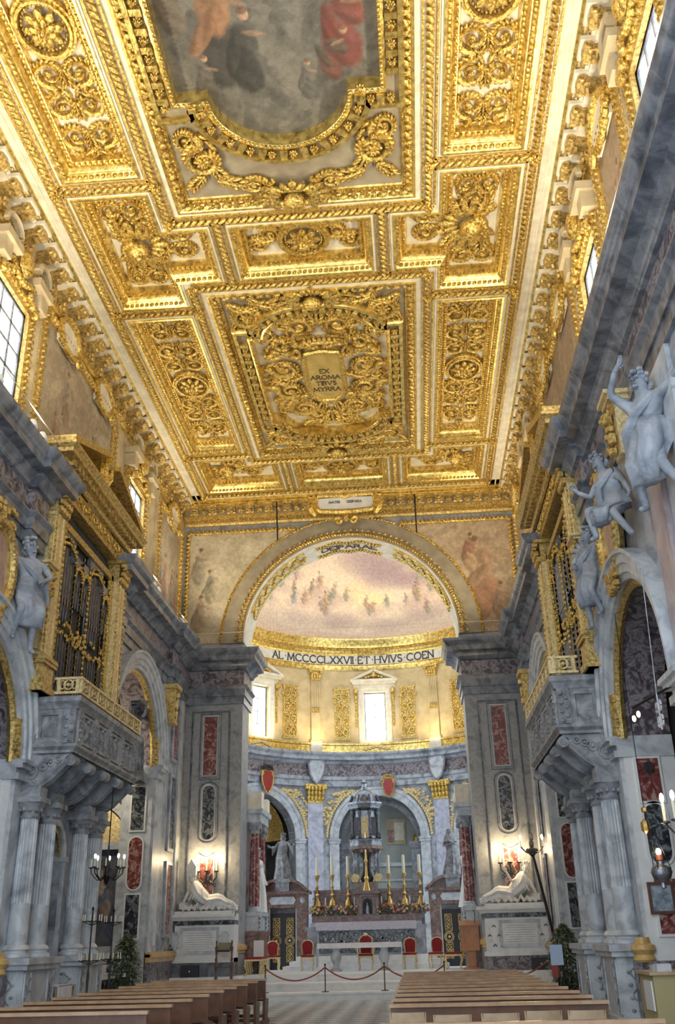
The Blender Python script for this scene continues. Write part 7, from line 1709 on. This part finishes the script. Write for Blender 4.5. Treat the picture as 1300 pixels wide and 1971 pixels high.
for (x, y, lab) in ((-4.95, 21.2, 'tall black iron candle stand under the hanging candelabrum, farther from the plant'), (-4.95, 22.7, 'tall black iron candle stand under the hanging candelabrum, nearer the plant')):
    r = thing('candle_stand', lab, 'candle stand', (x, y, 0), 'iron candle stands by the gallery'); mb = MB(); mb.lathe([(.015, .05), (.03, .5), (.015, .6), (.03, 1.1), (.015, 1.2), (.015, 2.3), (.03, 2.35), (0, 2.4)], 8, (x, y, 0)); part('pole', mb, IRON, r)
    for k in range(3): a = k*2.1; part('foot', MB().tube([(x, y, .1), (x+.2*cos(a), y+.2*sin(a), .12), (x+.26*cos(a), y+.26*sin(a), .01)], .014, 5), IRON, r)
    for z, R_ in ((1.35, .22), (2.1, .2)):
        mb = MB(); mb.tube([(x+R_*cos(a), y+R_*sin(a), z) for a in [i*pi/8 for i in range(16)]], .009, 5, True)
        for a in (0, pi/2, pi, 3*pi/2): mb.tube([(x, y, z-.08), (x+R_*cos(a), y+R_*sin(a), z)], .009, 5)
        part('candle_ring', mb, IRON, r)
        for k in range(6): mb = MB(); a = k*pi/3; mb.lathe([(.012, 0), (.012, .13), (0, .14)], 6, (x+R_*cos(a), y+R_*sin(a), z)); part('candle', mb, IVORY, r)
# leaning torch pole with two lights, on the other wall
r = thing('torch_pole', 'dark torch pole leaning from the wall with two lit candles', 'candelabrum', (5.6, 30.3, 1.5)); B0, B1 = Vector((5.82, 30.35, 1.5)), Vector((5.42, 30.3, 3.9))
part('pole', MB().tube([B0, B1], [.05, .035], 8), IRON, r); part('bracket', MB().tube([(5.94, 30.35, 1.75), (5.76, 30.35, 1.75)], .03, 6), BRASS, r)
mb = MB(); mb.lump(B1, (.12, .12, .16)); mb.lump(B1+Vector((0, 0, .22)), (.08, .08, .12))
for k in range(6): a = k*pi/3; mb.lump(B1+Vector((.13*cos(a), .13*sin(a), .02)), (.06, .06, .08))
mb.lump(B1+Vector((.02, 0, .42)), (.06, .06, .14)); part('carved_head', mb, BRONZE, r)
for e in (-1, 1):
    P = [B1, B1+Vector((e*.18, -.05, -.02)), B1+Vector((e*.32, -.08, .12))]; am = part('arm', MB().tube(P, .02, 6), BRONZE, r)
    flame_at(am, B1.x+e*.32, B1.y-.08, B1.z+.13, 1.2, .16) if False else None
    mb = MB(); mb.lathe([(.0, 0), (.07, .02), (.02, .03), (.02, .2), (0, .2)], 8, (B1.x+e*.32, B1.y-.08, B1.z+.12)); part('candle', mb, IVORY, am); mb = MB(); mb.lump((B1.x+e*.32, B1.y-.08, B1.z+.40), (.035, .035, .08), None, 8, 5); part('flame', mb, FLAME, am)
lamp('torch_light', 'POINT', (B1.x-.1, B1.y-.3, B1.z+.45), 14, (1, .68, .34), .06)
# hanging lamp, candelabrum and openwork ornament by the near chapel
r = thing('hanging_lamp', 'dark silver bowl-shaped sanctuary lamp with a lit flame on chains', 'lamp', (5.35, 14.4, 2.2)); x, y = 5.36, 14.42
mb = MB(); mb.lathe([(0, 2.18), (.04, 2.2), (.03, 2.26), (.12, 2.32), (.15, 2.40), (.13, 2.46), (.05, 2.50), (.05, 2.54), (.03, 2.56)], 16, (x, y, 0)); part('bowl', mb, SILVER, r)
mb = MB(); mb.lathe([(.0, 2.54), (.05, 2.56), (.055, 2.63), (.0, 2.63)], 10, (x, y, 0)); part('red_glass', mb, plain('red_glass', (.4,.12,.06), .2), r); mb = MB(); mb.lump((x, y, 2.67), (.04, .04, .05), None, 8, 5); part('flame', mb, FLAME, r)
for k in range(3): a = k*2.1; part('chain', MB().tube([(x+.14*cos(a), y+.14*sin(a), 2.44), (x-.1, y+.05, 3.25)], .006, 4), IRON, r)
mb = MB(); mb.lump((x-.12, y+.05, 3.02), (.07, .05, .11)); mb.lump((x-.1, y+.05, 3.25), (.05, .05, .05)); part('counterweight', mb, BRASS, r)
part('top_chain', MB().tube([(x-.1, y+.05, 3.25), (x-.1, y+.05, 6.2), (5.9, 14.5, 6.5)], .006, 4), IRON, r); lamp('lamp_light', 'POINT', (x-.1, y-.15, 2.75), 5, (1, .7, .36), .05)
r = thing('candelabrum', 'wall candelabrum with two tall lit candles by the near chapel', 'candelabrum', (5.5, 13.3, 2.9))
for (dx, dy) in ((-.02, .12), (.05, -.16)):
    x, y = 5.28+dx, 13.25+dy; am = part('arm', MB().tube([(5.9, 13.2, 2.8), (5.6, 13.2, 2.75), (x+.1, y, 2.82), (x, y, 2.95)], .015, 6), BRONZE, r); mb = MB(); mb.lathe([(0, 2.93), (.06, 2.95), (.06, 2.97), (.02, 2.98)], 8, (x, y, 0)); part('drip_pan', mb, BRONZE, am)
    mb = MB(); mb.lathe([(.022, 2.97), (.022, 3.20), (0, 3.21)], 8, (x, y, 0)); part('candle', mb, IVORY, am); mb = MB(); mb.lump((x, y, 3.27), (.03, .03, .065), None, 8, 5); part('flame', mb, FLAME, am)
lamp('candle_light', 'POINT', (5.15, 13.2, 3.4), 8, (1, .7, .36), .05)
r = thing('openwork_lamp', 'pale openwork iron lamp hanging on a cord by the chapel arch', 'lamp', (5.4, 13.4, 4.2)); x, y = 5.45, 13.5
mb = MB()
for e in (-1, 1):
    for z in (4.32, 4.52): mb.tube([(x, y+e*(.09+.06*cos(j*.75)), z+.07*sin(j*.75)) for j in range(9)], .014, 5)
mb.tube([(x, y, 4.2), (x, y, 4.7)], .012, 5); part('openwork', mb, PALE, r); part('cord', MB().tube([(x, y, 4.7), (x+.1, y+.1, 6.6)], .006, 4), PALE, r)
part('wall_rod', MB().tube([(5.95, 13.6, 4.95), (5.35, 14.6, 4.75)], .02, 6), IRON, r)
for (dy,) in ((-.05,), (.22,)): mb = MB(); mb.lump((5.5, 15.0+dy*1.2, 4.72), (.03, .03, .05), None, 8, 5); part('bulb', mb, FLAME, r)
r = thing('framed_picture', 'small dark-framed picture on the pale chapel jamb', 'picture', (6.25, 18.5, 2.1)); part('frame', MB().sweep([(6.06, 18.50, 1.95), (6.46, 18.50, 1.95), (6.46, 18.50, 2.42), (6.06, 18.50, 2.42)], [(-.03, 0), (-.03, .04), (.02, .04), (.02, 0)], N=(0,-1,0), closed=True), WOODD, r)
part('print', MB().box(6.07, 6.45, 18.485, 18.495, 1.96, 2.41), plain('print_blue', (.10,.16,.22), .5, 0, (.45,.50,.55), 9), r)
mb = MB().prism([(6.30, 4.54), (6.27, 4.44), (6.37, 4.30), (6.47, 4.44), (6.44, 4.54)], lambda u, v, w: (u, w, v), 18.42, 18.5)
o = part('small_shield', mb, BRONZE, None, fixnormals=True); tag(o, 'small dark bronze shield on the red marble inlay of the chapel jamb', 'shield')
# chapel furnishings seen through the far arch on the left
r = thing('chapel_altarpiece', 'large dark altarpiece with pale figures in the side chapel', 'painting', (-7.9, 29.8, 1.6))
fs = [(-7.9, 2.0, 1.2, .2, (.30,.28,.30), (.42,.34,.28)), (-7.4, 2.4, 1.0, -.3, (.40,.30,.24), (.20,.24,.36)), (-7.6, 3.0, .8, .1, (.45,.40,.36), (.4,.3,.25)), (-7.2, 1.8, .7, 0, (.12,.16,.30), (.14,.18,.34)), (-8.3, 1.9, .8, 0, (.14,.14,.18), (.3,.26,.22))]
paint_obj('canvas', 60, 80, lambda u, v: (-8.9+1.95*u, 29.86, 1.6+2.7*v), lambda u, v: fresco(-8.9+1.95*u, 1.6+2.7*v, 77, [hx((.05,.06,.09)), hx((.14,.15,.19)), hx((.09,.10,.15))], fs, speck=.05), r)
part('frame', MB().box(-9.1, -8.88, 29.75, 29.9, 1.4, 4.4).box(-6.97, -6.86, 29.75, 29.9, 1.4, 4.4).box(-9.1, -6.86, 29.7, 29.9, 4.28, 4.5).box(-9.1, -6.86, 29.65, 29.9, 1.35, 1.6), PALE, r)
part('arched_top', MB().sweep([(-7.95+1.1*cos(pi*i/20), 29.88, 4.5+1.1*sin(pi*i/20)) for i in range(21)], [(0, 0), (0, .12), (-.28, .12), (-.28, 0)], N=(0,-1,0)), PALE, r, fixnormals=True)
part('lunette', MB().prism([(-7.95+1.05*cos(pi*i/20), 4.5+1.05*sin(pi*i/20)) for i in range(21)], lambda u, v, w: (u, w, v), 29.84, 29.9), PALEGOLD, r, fixnormals=True)
r = thing('chapel_altar', 'small chapel altar with white cloth below the dark altarpiece', 'altar', (-7.9, 29.3, 0)); part('block', MB().box(-8.9, -7.0, 29.1, 29.7, 0, 1.05), DGREY, r); part('cloth', MB().box(-8.95, -6.98, 29.05, 29.7, 1.05, 1.12).box(-8.95, -6.98, 29.03, 29.06, .8, 1.06), LINEN, r)
r = thing('chapel_balustrade', 'pale marble balustrade with dark balusters closing the side chapel', 'balustrade', (-6.4, 26.8, 0)); part('rail', MB().box(-6.55, -6.25, 24.45, 29.1, .82, .95), PALE, r); part('plinth', MB().box(-6.55, -6.25, 24.45, 29.1, 0, .16), PALE, r)
for k in range(14): mb = MB(); mb.lathe([(.06, .16), (.10, .34), (.04, .55), (.05, .72), (.08, .82)], 10, (-6.4, 24.75+.32*k, 0)); part('baluster', mb, DARK, r)
lamp('chapel_lamp', 'POINT', (-8.0, 27.6, 6.6), 260, (1, .85, .6), .2)
r = thing('chapel_pendant', 'pendant lamp lighting the side chapel altarpiece', 'lamp', (-8.0, 27.6, 6.8)); mb = MB(); mb.lathe([(.02, 7.1), (.12, 6.95), (.13, 6.85), (.1, 6.85)], 12, (-8.0, 27.6, 0)); part('shade', mb, BRONZE, r); mb = MB(); mb.lump((-8, 27.6, 6.88), (.06, .06, .06)); part('bulb', mb, BULB, r); part('cord', MB().tube([(-8, 27.6, 7.1), (-8, 27.6, 9.8)], .008, 4), IRON, r)
r = thing('niche_altarpiece', 'dark framed altarpiece in the niche between the gallery columns', 'painting', (-6.2, 21.15, 1.3)); part('frame', MB().box(-6.42, -6.32, 20.62, 21.68, 1.25, 3.3), BROWNM, r); part('canvas', MB().box(-6.33, -6.30, 20.75, 21.55, 1.4, 3.1), plain('dark_picture', (.03,.03,.03), .4, 0, (.16,.12,.08), 4), r); part('ledge', MB().box(-6.5, -6.0, 20.55, 21.75, 1.0, 1.25), BROWNM, r)
for s in (-1, 1):
    w = bpy.data.objects['wall_left' if s < 0 else 'wall_right']; c0, r0_, zs, zb = NICHE
    pth = [(s*XW, c0+r0_, zb)]+[(s*XW, c0+r0_*cos(pi*i/16), zs+r0_*sin(pi*i/16)) for i in range(17)]+[(s*XW, c0-r0_, zb)]
    part('niche_molding', MB().sweep(pth, [(0, 0), (0, .06), (s*.06, .08), (s*.14, .06), (s*.14, 0)], N=(-s, 0, 0)), PALE, w, fixnormals=True)
    part('gilt_rib', MB().tube([(s*(XW+.05), c0+(r0_-.03)*cos(pi*i/16), zs+(r0_-.03)*sin(pi*i/16)) for i in range(17)], .035, 5), OLDGOLD, w)
    for e in (-1, 1): part('niche_impost', MB().box(*sorted((s*(XW-.1), s*(XW+.3))), min(c0+e*(r0_-.02), c0+e*(r0_+.2)), max(c0+e*(r0_-.02), c0+e*(r0_+.2)), zs-.1, zs), PALE, w)
r = thing('cloth_table', 'small side table under a hanging white cloth by the gallery columns', 'table', (-5.62, 21.15, 0)); part('top', MB().box(-5.9, -5.35, 20.62, 21.68, .86, .90), PINE, r); part('cloth', MB().box(-5.91, -5.33, 20.60, 21.4, .90, .92).box(-5.35, -5.33, 20.60, 21.4, .35, .91), LINEN, r)
for (a, c) in ((-5.86, 20.66), (-5.39, 20.66), (-5.86, 21.64), (-5.39, 21.64)): part('leg', MB().box(a-.02, a+.02, c-.02, c+.02, 0, .86), PINE, r)
r = thing('notice_stand', 'pale blue notice card on a slim metal stand by the gallery columns', 'sign', (5.0, 23.9, 0)); part('post', MB().tube([(5.0, 23.95, 0), (5.0, 23.95, 1.2)], .018, 6), IRON, r); part('card', MB().box(4.86, 5.14, 23.9, 23.93, 1.0, 1.42), plain('blue_card', (.45,.58,.78), .5), r); part('flyer', MB().box(4.86, 5.0, 23.88, 23.9, .75, 1.0), REDS, r); mb = MB(); mb.lathe([(0, 0), (.11, 0), (.12, .3), (.1, .3)], 12, (5.0, 23.7, 0)); part('bin', mb, DGREY, r)
r = thing('leaflet_desk', 'wooden leaflet desk with a printed sheet against the dark plinth', 'desk', (5.5, 15.6, 0)); part('body', MB().box(5.2, 5.75, 15.2, 16.1, 0, 1.08), plain('olive_board', (.42,.36,.18), .6), r); part('top', MB().box(5.15, 5.8, 15.15, 16.15, 1.08, 1.12), PINE, r); part('sheet', MB().box(5.18, 5.2, 15.3, 15.8, .62, 1.0), WHITEP, r); part('leaflets', MB().box(5.3, 5.5, 15.3, 15.5, 1.12, 1.22), PALE, r); part('leaflets', MB().box(5.3, 5.5, 15.6, 15.8, 1.12, 1.2), PALE, r)
# broad rose-coloured pilaster beyond the near chapel arch
part('rose_pilaster', MB().box(5.80, 5.96, 12.75, 13.45, 0, 9.36), marble('rosy_marble', [(.3, (.28,.22,.24)), (.55, (.46,.38,.40)), (.8, (.58,.52,.55))], 1.5, 2), bpy.data.objects['wall_right'])
part('white_pilaster', MB().box(5.88, 5.96, 11.7, 12.7, 0, 9.36), PALE, bpy.data.objects['wall_right'])
# ---------------------------------------------------------------- cornice floods and tension cables
for i, (x, y) in enumerate(FLOODS):
    if y < 8: continue
    s = 1 if x > 0 else -1
    for d in (-.12, .42):
        yy = y+d; P = Vector((x+s*.03, yy, 11.55)); M = Matrix.Translation(P) @ Matrix.Rotation(s*.5, 4, 'Y') @ Matrix.Rotation(-.5, 4, 'X')
        r = thing('flood_fixture', 'small white floodlight on the %s-pipe organ side cornice, %s from the great arch' % ('dark' if s < 0 else 'pale', ORD[11-2*(i % 6)-(1 if d > 0 else 0)]), 'lamp', (x+s*.03, yy, 11.26), 'cornice floodlights, '+('dark-pipe side' if s < 0 else 'pale-pipe side'))
        mb = MB(M); mb.lathe([(0, -.16), (.07, -.16), (.085, .10), (.075, .10)], 14); part('housing', mb, WHITEP, r)
        mb = MB(M); mb.lathe([(0, .07), (.07, .07)], 14); part('lens', mb, BULB, r); part('clip', MB().tube([P, (P.x, P.y, 11.26)], .015, 5), IRON, r)
for s in (-1, 1):
    o = part('tension_cable', MB().tube([(s*5.55, 5, 12.05), (s*5.55, 32.2, 11.75)], .012, 5), CREAM, None); tag(o, 'thin pale cable stretched above the cornice on the '+('dark' if s < 0 else 'pale')+'-pipe organ side', 'cable')
o = part('tension_cable', MB().tube([(-5.55, 32.2, 11.75), (5.55, 32.2, 11.75)], .008, 5), CREAM, None); tag(o, 'thin wire stretched across the foot of the great arch', 'cable')
for s in (-1, 1):
    o = part('drop_rod', MB().tube([(s*2.6, 32.0, 16.75), (s*2.6, 32.3, 15.3)], .03, 6), IRON, None); tag(o, 'dark rod hanging from the ceiling before the great arch, '+('friar' if s < 0 else 'veiled')+' statue side', 'rod', 'rods hanging before the arch')
# carved work made of many tiny pieces counts as stuff
STUFF = {'gilt_fretwork','rope_frame','leaf_molding','bead_molding','rope_molding','egg_molding','gilt_string','strip_beads','gilt_leaf_molding','gilt_rope','gilt_dentils','gilt_spandrel','wreath','gilt_leaves','carving','gilt_scrollwork','gilt_shell','gilt_drop','gilt_festoon','leaf_mask','screen_carving','gilt_soffit_panel','gilt_scroll_label','leaf_scrolls','gilt_grille','gilt_scrolls','gilt_leaf'}
for o in list(bpy.data.objects):
    if o.type == 'MESH' and o.parent and o.name.split('.')[0] in STUFF: o['kind'] = 'stuff'
